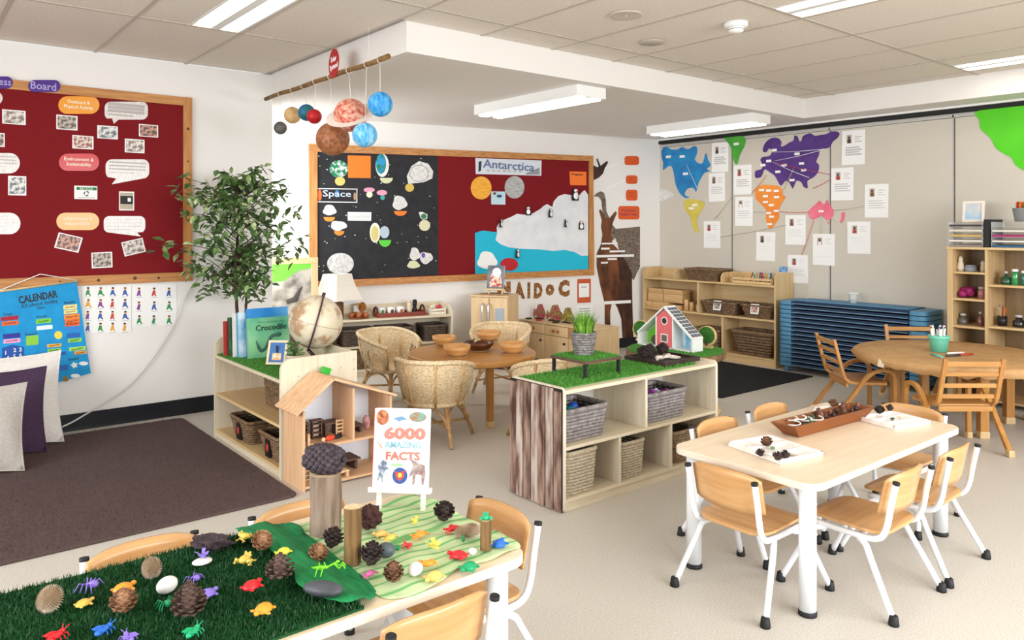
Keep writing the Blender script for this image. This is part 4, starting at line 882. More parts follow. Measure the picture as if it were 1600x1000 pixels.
PB.cut('kangaroo_body', [k8(*p) for p in ((120, 395), (130, 390), (150, 435), (175, 435), (205, 400), (213, 410), (195, 452), (186, 480), (182, 520), (190, 568), (225, 605), (262, 660), (290, 720), (292, 860), (300, 1100), (245, 1100), (236, 960), (215, 900), (190, 862), (178, 920), (180, 1110), (150, 1110), (150, 880), (125, 780), (108, 690), (108, 620), (130, 572), (138, 520), (130, 480), (135, 450))], .005, .001, M_FUR, hc)
PB.cut('kangaroo_shade', [k8(*p) for p in ((215, 610), (262, 662), (291, 722), (293, 860), (300, 1100), (262, 1100), (250, 900), (225, 740))], .0062, .0008, M_FURD, hc)
PB.cut('kangaroo_joey', [k8(*p) for p in ((90, 160), (112, 172), (118, 165), (106, 130), (112, 124), (128, 164), (160, 139), (168, 145), (150, 176), (140, 205), (118, 226), (92, 238))], .0035, .001, M_FURD, hc)
for k, (a, b, c, d, tx) in enumerate(((253, 113, 328, 160, ''), (260, 213, 320, 258, ''), (260, 288, 320, 345, ''), (220, 373, 330, 443, 'Preschool\nHeight Chart'))):
    p0, p1 = k8(a, b), k8(c, d); cx, cy = (p0[0]+p1[0])/2, (p0[1]+p1[1])/2
    o = PB.cut('chart_label', [(cx+x, cy+y) for x, y in rounded(p1[0]-p0[0], p1[1]-p0[1], 4, 4)], .002, .002, mat('orange_card', '#d9571c', .5), hc)
    if tx: PB.text(tx, cx, cy, 11, .0045, plain('#5a2a6a'), o, wpx=28)
    else:
        for j in range(3): PB.rect('text_line', p0[0]+4, p0[1]+4+j*3.4, p1[0]-4, p0[1]+4.8+j*3.4, .0041, .0004, plain('#8c3410'), o)
for pts in (((150, 178), (185, 158), (215, 150), (252, 128), (252, 136), (212, 160), (185, 170)), ((140, 297), (175, 270), (205, 255), (256, 231), (256, 239), (205, 268), (178, 281)), ((172, 420), (200, 385), (215, 362), (250, 325), (250, 335), (222, 370), (200, 395))):
    PB.cut('label_arrow', [k8(*p) for p in pts], .0065, .0008, M_PAPER, hc)
for a, b, c, d in ((133, 565, 217, 572), (130, 590, 175, 600), (175, 605, 255, 613), (108, 628, 302, 637), (165, 645, 212, 653), (130, 664, 166, 672), (143, 870, 286, 878)): p0, p1 = k8(a, b), k8(c, d); PB.rect('height_strip', p0[0], p0[1], p1[0], p1[1], .0066, .0008, M_PAPER, hc)

# ---- the paper world map on the folding partition
rp = lambda x, y: (1010+x/3.846, 180+y/3.846); GM = 'painted continents of the paper world map'
def land(label, pts, m, labels=(), sm=2):
    o = PR.cut('paper_continent', [rp(*p) for p in pts], .003, .002, m, sm=sm, label=label, cat='paper map', group=GM)
    for x, y in labels: q = rp(x, y); PR.rect('name_slip', q[0]-4, q[1]-1.6, q[0]+4, q[1]+1.6, .005, .0006, M_PAPER, o)
    return o
def paint(n, a, b): return mat('map_paint_'+n, a, .6, b, 7, detail=4, lo=.35, hi=.65)
land('blue painted paper North America on the partition', [(95, 205), (120, 188), (150, 206), (190, 206), (215, 190), (250, 206), (285, 185), (305, 197), (303, 235), (290, 265), (315, 290), (340, 286), (353, 235), (362, 232), (370, 268), (387, 302), (362, 322), (382, 336), (350, 346), (330, 376), (312, 410), (299, 462), (285, 438), (250, 440), (231, 465), (236, 485), (260, 490), (240, 499), (210, 480), (190, 450), (175, 410), (165, 350), (150, 305), (125, 312), (100, 330), (102, 290), (94, 260), (90, 230)], paint('blue', '#1272b4', '#1d8fc9'), ((132, 250), (215, 248), (235, 352)))
land('yellow painted paper South America on the partition', [(228, 515), (262, 503), (310, 510), (351, 525), (340, 562), (315, 600), (302, 640), (318, 700), (300, 704), (275, 670), (265, 612), (240, 580), (225, 545)], paint('yellow', '#cdbb4a', '#d9cb66'), ((290, 540), (270, 560)))
land('green painted paper Greenland at the partition top', [(465, 137), (492, 127), (540, 125), (580, 125), (598, 148), (588, 190), (562, 240), (549, 290), (535, 293), (518, 250), (512, 205), (498, 175)], paint('green', '#3d9a2c', '#54b03a'), ((540, 173),))
land('large purple painted paper Europe and Asia on the partition', [(700, 218), (705, 185), (725, 155), (760, 135), (795, 140), (812, 165), (806, 188), (832, 182), (858, 165), (885, 152), (890, 122), (908, 128), (920, 158), (934, 150), (940, 126), (985, 108), (1010, 124), (1042, 120), (1080, 113), (1110, 100), (1140, 97), (1161, 110), (1150, 135), (1120, 160), (1105, 187), (1085, 200), (1045, 205), (1036, 240), (1020, 280), (1038, 300), (1030, 345), (1000, 376), (966, 396), (970, 438), (945, 430), (930, 402), (900, 395), (880, 442), (860, 405), (835, 395), (810, 424), (790, 396), (770, 362), (745, 345), (715, 325), (702, 340), (690, 371), (655, 376), (655, 335), (690, 325), (700, 300), (685, 270), (700, 250), (740, 245), (756, 215), (737, 200), (722, 222)], paint('purple', '#43206f', '#532c80'), ((768, 210), (905, 232), (932, 290), (945, 330), (828, 300), (735, 275), (875, 390), (790, 340), (700, 300)))
land('orange painted paper Africa on the partition', [(653, 457), (680, 425), (720, 417), (790, 425), (815, 445), (820, 480), (838, 490), (812, 530), (796, 570), (800, 612), (776, 650), (750, 686), (730, 670), (718, 620), (720, 570), (690, 535), (660, 505)], paint('orange', '#e58125', '#ef973b'), ((692, 450), (735, 453), (780, 455), (715, 487), (782, 492), (715, 522), (750, 540), (735, 588), (780, 575), (752, 610), (740, 655)))
land('pink painted paper Australia on the partition', [(974, 577), (1000, 550), (1022, 530), (1042, 513), (1054, 527), (1070, 536), (1086, 506), (1100, 535), (1126, 572), (1120, 610), (1086, 633), (1052, 604), (1010, 626), (980, 616)], paint('pink', '#e0637c', '#ea7d91'), ((1050, 577),))
land('small pink paper New Zealand on the partition', [(1172, 590), (1190, 583), (1193, 605), (1182, 640), (1163, 646), (1172, 620)], paint('pink', '#e0637c', '#ea7d91')); land('tiny pink paper Tasmania below paper Australia', [(1086, 641), (1100, 642), (1094, 658)], paint('pink', '#e0637c', '#ea7d91'), sm=0)
land('white paper blob with pencil notes left of the paper map', [(64, 470), (75, 448), (110, 447), (150, 462), (165, 482), (135, 500), (95, 515), (70, 508)], M_PENC)
PR.cut('paper_tree', [(1537, 170), (1531, 188), (1533, 202), (1548, 216), (1556, 231), (1572, 242), (1580, 246), (1587, 258), (1604, 268), (1630, 275), (1655, 290), (1685, 285), (1715, 265), (1735, 235), (1735, 150)], .003, .003, mat('green_paper', '#58cf1c', .6, '#4fc414', 3), sm=3, label='bright green paper tree crown on the partition above the cubby shelf', cat='paper tree')
GPp = "children's sheets round the paper world map"
near = ['beside blue North America, upper', 'beside blue North America, lower', 'left of purple Europe', 'left of orange Africa', 'below yellow South America', 'under orange Africa', 'between orange Africa and pink Australia', 'lowest sheet, above the crayon crate', 'directly under pink Australia', 'right of the purple tip of Asia', 'topmost, right of purple Asia', 'far right with a red-dressed figure', 'below pink New Zealand']
for k, (a, b, c, d) in enumerate([(393, 170, 493, 338), (375, 350, 473, 517), (525, 303, 633, 475), (533, 492, 640, 665), (345, 637, 445, 800), (660, 702, 775, 878), (835, 600, 958, 780), (850, 838, 972, 1012), (1000, 712, 1133, 905), (1110, 320, 1245, 510), (1175, 97, 1315, 293), (1312, 417, 1455, 615), (1208, 640, 1348, 835)]):
    p0, p1 = rp(a, b), rp(c, d); o = PR.rect('profile_sheet', p0[0], p0[1], p1[0], p1[1], .003, .0015, M_PAPER, tilt=R.uniform(-.015, .015), label='white profile sheet with small portrait, '+near[k], cat='paper', group=GPp)
    w_, h_ = p1[0]-p0[0], p1[1]-p0[1]; f = PR.rect('portrait', p0[0]+w_*.20, p0[1]+h_*.12, p0[0]+w_*.42, p0[1]+h_*.36, .0045, .0005, plain('#b9a99b'), o)
    PR.rect('portrait_clothes', p0[0]+w_*.24, p0[1]+h_*.25, p0[0]+w_*.38, p0[1]+h_*.36, .005, .0005, plain(('#2a2a2e', '#6a4a3a', '#b03a3a', '#e8e6e2', '#b3243a')[k % 5]), f); PR.disc('portrait_head', p0[0]+w_*.31, p0[1]+h_*.20, w_*.05, h_*.05, .005, .0005, plain('#4a342a'), f, n=10)
    for j in range(7): PR.rect('text_line', p0[0]+w_*(.55 if j < 3 else .15), p0[1]+h_*(.16+.07*j+(.12 if j > 2 else 0)), p0[0]+w_*(.85-(j % 2)*.1), p0[1]+h_*(.16+.07*j+(.12 if j > 2 else 0))+.6, .0045, .0004, plain('#bdbdbd'), o)
def yarn(a, b, c, lab):
    p, q = [PR.M(.012) @ Vector(PR.uv(*rp(*v), .012)+(0,)) for v in (a, b)]; m_ = (p+q)/2; m_.z -= .008
    MB().tube([p, m_, q], .0032, 5).build('yarn_strand', plain(c), label=lab, cat='yarn', group='yarn strands on the paper map')
for a, b, c, lab in (((770, 275), (1070, 205), '#e8e2ea', 'white yarn from Europe to far east Asia'), ((760, 222), (1072, 203), '#e8e2ea', 'white yarn along northern Asia'), ((760, 282), (978, 376), '#e8e2ea', 'white yarn from Europe to southeast Asia'), ((780, 285), (1106, 357), '#c2455a', 'red yarn from Europe to a profile sheet'), ((1000, 440), (1106, 385), '#d6503e', 'red yarn from southeast Asia to a profile sheet'), ((885, 320), (822, 450), '#cbb089', 'tan yarn from Asia to Africa'), ((800, 580), (980, 583), '#d65340', 'red yarn from Africa to Australia'),
                     ((1050, 600), (1050, 712), '#b9c9bd', 'pale yarn from Australia down to a sheet'), ((1005, 632), (935, 838), '#e0705a', 'salmon yarn from Australia to the lowest sheet'), ((1120, 572), (1312, 546), '#b9b3a6', 'grey yarn from Australia to the red-dressed sheet'), ((445, 732), (838, 660), '#b5aea2', 'grey yarn from the South America sheet to another sheet'), ((410, 625), (522, 480), '#b5aea2', 'grey yarn from South America to a sheet'), ((240, 295), (345, 520), '#dfe6ea', 'white yarn across North America'), ((722, 360), (630, 472), '#e58a3c', 'orange yarn from Europe to a sheet'), ((642, 580), (722, 580), '#b5aea2', 'grey yarn from a sheet to Africa'), ((1115, 622), (1210, 690), '#e4e0da', 'white yarn from Australia to the New Zealand sheet')):
    yarn(a, b, c, lab)
# ================================================================== mobile of planets
XM = 2.38
mob = thing('mobile_stick', 'long wooden stick of the planet mobile hung along the bulkhead', 'mobile', ona(511, 122, XM))
p0, p1 = ona(415, 152, XM), ona(607, 92, XM); zz = (p0.z+p1.z)/2; p0.z = p1.z = zz
MB().tube([p0.lerp(p1, k/12)+Vector((R.uniform(-.004, .004), 0, R.uniform(-.004, .004))) for k in range(13)], [.017+R.uniform(-.001, .002) for k in range(13)], 8).build('stick', mat('driftwood_stick', '#8c6a3e', .8, '#6f5230', 20), mob, world=True)
for y in (p0.y-.25, p1.y+.25): MB().tube([(XM, y, zz+.01), (XM, y, CEIL)], .0012, 4).build('hanger_line', M_PAPER, mob, world=True)
def planet(px, py, r, m, label, knot, ring=None):
    c = ona(px, py, XM-.02); rr = r/1194*((c.x*C_+c.y*S_)); t = thing('paper_planet', label, 'planet ball', (c.x, c.y, c.z-rr), 0, 'planets of the mobile')
    MB().ball((0, 0, rr), rr, 28, 18).build('ball', m, t)
    k = ona(knot, 152-(knot-415)*.3125, XM)
    MB().tube([(0, 0, 2*rr), (k.x-c.x, k.y-c.y, zz-.018-c.z+rr)], .002, 5).build('string', plain('#e9e2d6'), t)
    MB().tube([(k.x-c.x+.021*math.cos(a), k.y-c.y, zz-c.z+rr+.021*math.sin(a)) for a in [2*PI*i/12 for i in range(12)]], .0025, 5, closed=True).build('string_loop', plain('#e9e2d6'), t)
    if ring:
        pts = [(rr*1.5*math.cos(a), rr*1.5*math.sin(a)) for a in [2*PI*i/32 for i in range(32)]]; b = MB(); n = 32; T = Matrix.Translation((0, 0, rr)) @ Matrix.Rotation(.62, 4, (S_*.2+.5, -.85, 0))
        vs = [(x, y, .0) for x, y in pts]+[(x*.68, y*.68, 0) for x, y in pts]+[(x, y, .003) for x, y in pts]+[(x*.68, y*.68, .003) for x, y in pts]
        b.add(vs, [(i, (i+1) % n, n+(i+1) % n, n+i) for i in range(n)]+[(2*n+i, 3*n+i, 3*n+(i+1) % n, 2*n+(i+1) % n) for i in range(n)]+[(i, 2*n+i, 2*n+(i+1) % n, (i+1) % n) for i in range(n)], False, T); b.build('ring', plain('#ded2c8'), t)
pm = lambda n, a, b, s=6, st=(1, 1, 1): mat('planet_'+n, a, .5, b, s*5, st, 5, .35, .65)
planet(438, 200, 10, pm('grey', '#6e6a68', '#4d4a49', 14), 'small grey paper planet, lowest at the wall end', 438)
planet(457, 180, 13, pm('tan', '#c49a62', '#dab985'), 'tan paper planet beside the small grey one', 457); planet(479, 176, 13, pm('earth', '#1f62a6', '#1c6a44', 9), 'blue and green paper earth', 474)
planet(491, 182, 11.5, pm('red', '#c4141e', '#a80f18'), 'small bright red paper planet', 493); planet(520, 217, 26, pm('jupiter', '#b0714a', '#7d4a2b', 9), 'large brown mottled paper planet, lowest of the mobile', 516)
planet(548, 180, 26, pm('saturn', '#b8402e', '#e6b49c', 7), 'large red mottled paper planet with a pale ring', 545, True); planet(570, 211, 19.5, pm('uranus', '#2f9fdc', '#9fd6ee', 9, (1, 1, .4)), 'light blue brushed paper planet, hung low', 573); planet(594, 163, 19.5, pm('neptune', '#1583cf', '#5fb4e4', 9, (1, 1, .4)), 'blue brushed paper planet at the free end of the stick', 594)
c = ona(522, 99, XM-.02); so = MB().prism([(.078*math.cos(a)*(1+.06*math.sin(2*a)), .10*math.sin(a)) for a in [2*PI*i/28 for i in range(28)]], 0, .003, Matrix.Translation(c) @ Matrix(((0, 0, -1, 0), (-1, 0, 0, 0), (0, 1, 0, 0), (0, 0, 0, 1)))).build('mobile_sign', mat('sign_red', '#a5141c', .3), label='red oval sign reading Solar System! above the mobile stick', cat='sign')
letters('Solar\nSystem!', .10, M_PAPER, so, Matrix.Translation((c.x-.0035, c.y, c.z)) @ Matrix(((0, 0, -1, 0), (-1, 0, 0, 0), (0, 1, 0, 0), (0, 0, 0, 1))) @ Matrix.Rotation(.1, 4, 'Z'), width=.125, bold=.02)

# ================================================================== artificial fig tree
tr = thing('artificial_tree', 'tall artificial fig tree with variegated leaves behind the book shelf', 'tree', (2.06, 5.86, 0)); TR = random.Random(11)
MB().lathe([(.11, 0), (.14, .24), (.145, .25), (.12, .25), (.11, .22), (0, .22)], 20).build('pot', plain('#3b332c'), tr)
M_BARK = mat('fig_bark', '#4a3524', .8, '#2e2016', 30)
MB().tube(smooth_path([(0, 0, .2), (.01, .0, .6), (-.01, .01, 1.0), (.0, 0, 1.5), (.02, 0, 1.8)], 4), [.017-.0006*k for k in range(17)], 8).build('trunk', M_BARK, tr)
MB().tube(smooth_path([(0, 0, .5), (.05, -.03, .85), (.05, -.02, 1.2)], 4), .010, 7).build('trunk', M_BARK, tr)
leafms = []
for nm, c1, c2 in (('a', '#4c6d36', '#86a065'), ('b', '#3a5a2b', '#5d7d42'), ('c', '#7f9a5c', '#dcdfb8')): leafms.append(mat('fig_leaf_'+nm, c1, .45, c2, 22, lo=.45, hi=.7))
leafme = []
for m_ in leafms:
    b = MB(); L = .082; W = .021
    b.add([(0, 0, 0), (W*.8, L*.3, .004), (W, L*.5, .003), (W*.55, L*.8, -.002), (0, L, -.010), (-W*.55, L*.8, -.002), (-W, L*.5, .003), (-W*.8, L*.3, .004), (0, L*.45, -.004)], [(0, 1, 8), (1, 2, 8), (2, 3, 8), (3, 4, 8), (4, 5, 8), (5, 6, 8), (6, 7, 8), (7, 0, 8)], True)
    leafme.append(b)
leaf_objs = []; rest = [MB(), MB(), MB()]; nl = 0
crown = []
for k in range(66):                                         # twigs
    h0 = TR.uniform(.95, 1.75); a = TR.uniform(0, 2*PI); reach = TR.uniform(.26, .62)*(1-.35*abs(h0-1.3)); up = TR.uniform(-.05, .28)
    if k < 5: h0 = 1.75; reach = TR.uniform(.05, .25); up = TR.uniform(.10, .2)
    p0 = Vector((TR.uniform(-.01, .02), 0, h0)); tip = p0+Vector((math.cos(a)*reach, math.sin(a)*reach*.8, up))
    if tip.y > .46: tip.y = .46
    mid = p0.lerp(tip, .5)+Vector((0, 0, .05)); pts = smooth_path([p0, mid, tip], 5); crown.append(pts)
tw = MB()
for pts in crown: tw.tube(pts, [.0045-.00035*i for i in range(len(pts))], 5)
tw.build('twigs', M_BARK, tr)
for pts in crown:
    n = len(pts)
    for j in range(19):
        f = TR.uniform(.25, 1.0); p = Vector(pts[int(f*(n-1))])+Vector((TR.uniform(-.05, .05), TR.uniform(-.05, .05), TR.uniform(-.05, .04)))
        k = TR.choice((0, 0, 1, 1, 2)); T = Matrix.Translation(p) @ Matrix.Rotation(TR.uniform(0, 2*PI), 4, 'Z') @ Matrix.Rotation(TR.uniform(-1.1, .4), 4, 'X') @ Matrix.Rotation(TR.uniform(-.6, .6), 4, 'Y') @ Matrix.Scale(TR.uniform(.75, 1.15), 4)
        if nl < 300:
            if not leaf_objs or len(leaf_objs) < 3 or True:
                src = [o for o in leaf_objs if o[0] == k]
                if not src: o = MB(); o.v, o.f, o.smooth = list(leafme[k].v), list(leafme[k].f), list(leafme[k].smooth); o = o.build('leaf', leafms[k], tr)
                else: o = src[0][1].copy(); COL.objects.link(o)
                leaf_objs.append((k, o)); o.matrix_basis = T
            nl += 1
        else: rest[k].add(leafme[k].v, leafme[k].f, True, T)
for k in range(3): rest[k].build('foliage', leafms[k], tr, kind='stuff')

# ================================================================== cushions on the rug
def cushion(label, w_, h_, t_, m, loc, rz, lean, trim=None):
    n = 14; vs = []; fs = []
    for s in (1, -1):
        for i in range(n+1):
            for j in range(n+1):
                u, v = -1+2*i/n, -1+2*j/n; pin = 1.; e = max(0, math.cos(u*PI/2)*math.cos(v*PI/2))**.55
                vs.append((u*w_/2*(1-.16*(1-v*v)*.6)*pin, s*t_/2*e+.010*math.sin(6*u+4*v)*e, (v*(1-.13*(1-u*u)*.6)*pin+1)*h_/2))
    k = n+1; A = k*k
    for i in range(n):
        for j in range(n):
            a = i*k+j; fs += [(a, a+1, a+k+1, a+k), (A+a, A+a+k, A+a+k+1, A+a+1)]
    t = thing('cushion', label, 'cushion', loc, rz, 'cushions on the rug'); M_ = Matrix.Rotation(lean, 4, 'X')
    MB().add(vs, fs, True, M_).build('cover', m, t)
    sm_ = [vs[i] for i in [i*k for i in range(n)]+[n*k+j for j in range(n)]+[i*k+n for i in range(n, 0, -1)]+[j for j in range(n, 0, -1)]]
    MB().tube(sm_, .005, 5, closed=True, M=M_).build('seam', trim or m, t); return t
fab = lambda n, a, b: mat('cushion_'+n, a, .9, b, 90, bump=.25, bscale=30)
pA = onz(100, 690, .02); pB = onz(62, 702, .02); pC = onz(50, 722, .02)
dirr = lambda p, w_, ang: (p.x-w_/2*math.cos(ang), p.y-w_/2*math.sin(ang), .022)
cushion('large white cushion leaning on the wall under the calendar', .62, .63, .17, fab('white', '#e8e3dd', '#dcd6cf'), dirr(pA, .62, -.05), -.05, -.30)
cushion('dark purple cushion between the white and the grey cushions', .52, .56, .14, fab('purple', '#46304a', '#3b273f'), dirr(pB+Vector((.03,-.09,0)), .52, -.12), -.12, -.30)
cushion('light grey cushion in front of the purple one', .48, .53, .14, fab('grey', '#b3aca4', '#a59e96'), dirr(pC+Vector((-.06,-.17,0)), .48, -.20), -.20, -.30)

# ================================================================== on the book shelf
ZD = DZ+.010
def flat_book(name, label, w_, h_, t_, cover, x, y, z, rz=0., lean=-.10, group='picture books on the book shelf', spine='#dddddd', face=None):
    t = thing(name, label, 'book', (x, y, z), rz, group); T = Matrix.Rotation(lean, 4, 'X')
    MB().box((-w_/2+.003, .002, .003), (w_/2-.003, t_-.002, h_-.003), T).build('pages', M_PAPER, t)
    cv = MB(); cv.box((-w_/2, 0, 0), (w_/2, .0022, h_), T); cv.box((-w_/2, t_-.0022, 0), (w_/2, t_, h_), T); cv.build('cover', cover, t)
    MB().box((-w_/2-.001, 0, 0), (-w_/2+.003, t_, h_), T).build('spine', plain(spine), t)
    t['T'] = 0; del t['T']; return t, T
M_CROC = mat('croc_cover', '#8fcf9a', .35, '#3fa98a', 3, lo=.4, hi=.6)
bk, T = flat_book('picture_book', 'green picture book with Crocodile on its cover', .30, .275, .012, M_CROC, 2.04, 5.18, ZD, spine='#7ab98a')
letters('Here comes the', .014, plain('#5c9a80'), bk, T @ Matrix.Translation((.02, -.0008, .245)) @ Matrix.Rotation(PI/2, 4, 'X'), width=.19, world=False)
letters('Crocodile', .04, plain('#1d2a22'), bk, T @ Matrix.Translation((.02, -.0008, .205)) @ Matrix.Rotation(PI/2, 4, 'X'), width=.22, bold=.01, world=False)
MB().tube(smooth_path([(-.09, -.001, .12), (-.06, -.001, .05), (-.02, -.001, .07), (.02, -.001, .14), (.09, -.001, .15)], 5), [.004, .005, .008]+[.012]*15+[.016, .014, .006][:3], 8, M=T @ Matrix.Diagonal((1, .08, 1, 1))).build('tail_print', plain('#3f6f62'), bk)
bk, T = flat_book('picture_book', 'tall bright blue picture book behind the Crocodile book', .30, .335, .012, mat('blue_cover', '#1f7fd2', .35, '#3aa0e0', 4), 2.055, 5.235, ZD, lean=-.08, spine='#2a6fb8')
for k, (dx, dy, w_, h_, c, sp, lab) in enumerate(((-.025, .09, .28, .31, '#cfe3ee', '#4aa3c9', 'pale blue picture book beside the blue one'), (-.045, .135, .27, .30, '#f0efe9', '#ecebe6', 'white-spined picture book'), (-.065, .185, .26, .27, '#3f7a4a', '#3a2a22', 'dark green picture book with red flowers'), (-.085, .235, .25, .24, '#b5382c', '#b5382c', 'red picture book, shortest of the row'))):
    flat_book('picture_book', lab+' on the grass-topped book shelf', w_, h_, .018, mat('cover_'+c[1:], c, .4, sp, 9), 2.02+dx, 5.18+dy, ZD, lean=-.06, spine=sp)
# globe
gl = thing('globe', 'antique cream globe with dark meridian arm on the book shelf', 'globe', (2.18, 4.74, DZ+.008)); GR = .176; gc = Vector((0, 0, .10+GR))
M_GLOBE = mat('globe_map', '#d8cdb2', .35, '#b08f70', 10, detail=6, lo=.50, hi=.60)
MB().ball(gc, GR, 40, 26).build('sphere', M_GLOBE, gl)
MB().lathe([(.072, .0), (.072, .012), (.03, .03), (.015, .045), (0, .045)], 24).build('base', mat('globe_stand', '#2a1c1c', .35), gl)
tl = Matrix.Translation(gc) @ Matrix.Rotation(-YAW+.25, 4, 'Z') @ Matrix.Rotation(.28, 4, 'Y')
MB().tube([tl @ Vector((-.0, -math.cos(a)*(GR+.010), math.sin(a)*(GR+.010))) for a in [PI*(-.5+i/24) for i in range(25)]], .006, 8).build('meridian_arm', mat('globe_arm', '#4a2530', .35), gl)
MB().tube([tl @ Vector((0, 0, GR)), tl @ Vector((0, 0, GR+.025))], .012, 10).build('pole_knob', plain('#3a2a22'), gl); MB().tube([tl @ Vector((0, 0, -GR-.01)), Vector((0, 0, .04))], .012, 10).build('stand_stem', mat('globe_stand', '#2a1c1c', .35), gl)
MB().tube([tl @ Vector((math.cos(a)*(GR+.001), math.sin(a)*(GR+.001), 0)) for a in [2*PI*i/40 for i in range(40)]], .0012, 4, closed=True).build('equator_line', plain('#a08a62'), gl)
# potted plant, photo frame, black box
pp = thing('potted_plant', 'small leafy plant in a woven straw pot beside the globe', 'plant', (1.963, 4.575, ZD)); b = MB()
for k in range(7): b.tube([(.052*(1+.04*k/7)*math.cos(a), .052*(1+.04*k/7)*math.sin(a), .008+.0145*k) for a in [2*PI*i/20 for i in range(20)]], .0085, 6, closed=True)
b.build('woven_pot', M_SEAG, pp); MB().lathe([(0, .004), (.047, .004), (.05, .085), (0, .085)], 16).build('soil', plain('#3a2a1e'), pp)
for k in range(22):
    a = TR.uniform(0, 2*PI); r = TR.uniform(.01, .06); h_ = TR.uniform(.10, .18); b = MB(); b.tube([(0, 0, .08), (r*.5*math.cos(a), r*.5*math.sin(a), h_*.8), (r*math.cos(a), r*math.sin(a), h_)], [.0015]*3, 4); b.ball((r*math.cos(a), r*math.sin(a), h_), (.015, .015, .007), 7, 5, None); b.build('leaf_stem', leafms[k % 2], pp)
pf = thing('photo_stand', 'tilted pale photo frame with blue card beside the straw pot', 'photo frame', (1.945, 4.84, ZD+.005), -.75); T = Matrix.Rotation(-.35, 4, 'X')
b = MB(); 
for lo, hi in (((-.065, 0, 0), (-.05, .012, .16)), ((.05, 0, 0), (.065, .012, .16)), ((-.05, 0, 0), (.05, .012, .015)), ((-.05, 0, .145), (.05, .012, .16))): b.box(lo, hi, T)
b.build('frame', W_BIRCHX, pf); MB().box((-.05, .006, .015), (.05, .010, .145), T).build('card', plain('#3b6fae'), pf); MB().box((-.03, .003, .03), (.03, .006, .075), T).build('picture', mat('orange_pic', '#e0a05a', .5, '#f0e2cf', 40), pf)
MB().box((-.006, .012, .02), (.006, .016, .12), Matrix.Translation((0, .035, 0)) @ Matrix.Rotation(.2, 4, 'X')).build('back_strut', plain('#2a2422'), pf)
bb = thing('book_end', 'black metal bookend before the Crocodile book', 'bookend', (2.0, 5.02, ZD), .1); MB().box((-.035, 0, .003), (.035, .004, .13)).build('upright', M_RUBBER, bb, bevel=.001); MB().box((-.035, -.09, 0), (.035, .004, .003)).build('foot', M_RUBBER, bb)

# ================================================================== dollhouse
DX0, DX1, DY0, DY1, RIDGE = 1.802, 2.385, 4.085, 4.362, 1.985
dh = thing('dollhouse', 'open wooden dollhouse standing against the end of the book shelf', 'dollhouse', ((DX0+DX1)/2, (DY0+DY1)/2, 0)); P = lambda nm, lo, hi, m: MB().box(lo, hi).build(nm, m, dh, world=True, bevel=.0015)
P('side_wall', (DX0, DY0, 0), (DX0+.014, DY1, .452), W_DOLL); P('side_wall', (DX1-.024, DY0, 0), (DX1-.01, DY1, .468), W_DOLL); P('floor_board', (DX0+.014, DY0+.004, .012), (DX1-.024, DY1, .026), W_DOLLX); P('floor_board', (DX0+.014, DY0, .232), (DX1-.024, DY1, .246), W_DOLLX)
xw = onb(553, 640, DY0).x; xl = onb(522, 720, DY0).x
P('room_wall', (xw-.007, DY0+.002, .246), (xw+.007, DY1-.008, .545), W_DOLL); P('room_wall', (xl-.007, DY0+.06, .026), (xl+.007, DY1-.008, .232), W_DOLL)
MB().prism([(DX0+.01, .012), (DX1-.012, .012), (DX1-.012, .465), (RIDGE, .612), (DX0+.01, .455)], -DY1, -DY1+.006, Matrix.Rotation(PI/2, 4, 'X')).build('back_panel', mat('doll_white', '#e6eaf2', .5), dh, world=True)
def roof(x0, z0, x1, z1): d = Vector((x1-x0, 0, z1-z0)).normalized(); nrm = Vector((-d.z, 0, d.x))*.014; a, b_ = Vector((x0, 0, z0)), Vector((x1, 0, z1)); MB().prism([(a.x, a.z), (b_.x, b_.z), (b_.x+nrm.x, b_.z+nrm.z), (a.x+nrm.x, a.z+nrm.z)], -DY1-.004, -DY0+.018, Matrix.Rotation(PI/2, 4, 'X')).build('roof_panel', W_DOLLX, dh, world=True)
roof(DX0-.045, .438, RIDGE, .612); roof(RIDGE, .612, DX1+.012, .462)
MB().box((-.022, -.022, 0), (.022, .022, .04), Matrix.Translation((2.045, 4.32, .606)) @ Matrix.Rotation(.38, 4, 'Y')).build('toy_block', plain('#2fae36', .3), label='small bright green block on the dollhouse roof', cat='toy block')
GD = 'dollhouse furniture'
def doll_shelf(x, y, z, label, m=W_DARK):
    t = thing('doll_cabinet', label, 'doll furniture', (x, y, z), 0, GD); MB().box((-.03, -.018, 0), (-.024, .018, .10)).build('side', m, t); MB().box((.024, -.018, 0), (.03, .018, .10)).build('side', m, t)
    for k in range(4): MB().box((-.024, -.018, .004+k*.026), (.024, .018, .009+k*.026)).build('shelf', m, t)
    MB().box((-.036, -.022, .10), (.036, .022, .11)).build('top', m, t); MB().box((-.024, .014, 0), (.024, .018, .10)).build('back', plain('#c9b49a'), t)
doll_shelf(DX0+.055, 4.22, .246, 'tiny dark wood cabinet beside the dollhouse side wall'); doll_shelf(DX0+.155, 4.25, .246, 'tiny dark wood cabinet with a wide top in the dollhouse upper room')
def doll_table(x, y, z, w_, d_, h_, label, m=W_DARK):
    t = thing('doll_table', label, 'doll furniture', (x, y, z), 0, GD); MB().box((-w_/2, -d_/2, h_-.012), (w_/2, d_/2, h_)).build('top', m, t, bevel=.003)
    for sx in (-1, 1): MB().box((sx*w_*.36-.008, -d_*.4, 0), (sx*w_*.36+.008, d_*.4, h_-.012)).build('leg', m, t)
doll_table(DX0+.247, 4.26, .246, .105, .09, .085, 'tiny dark wood table in the dollhouse upper room'); doll_table(xw+.07, 4.24, .246, .10, .10, .05, 'tiny wooden bench in the small dollhouse room')
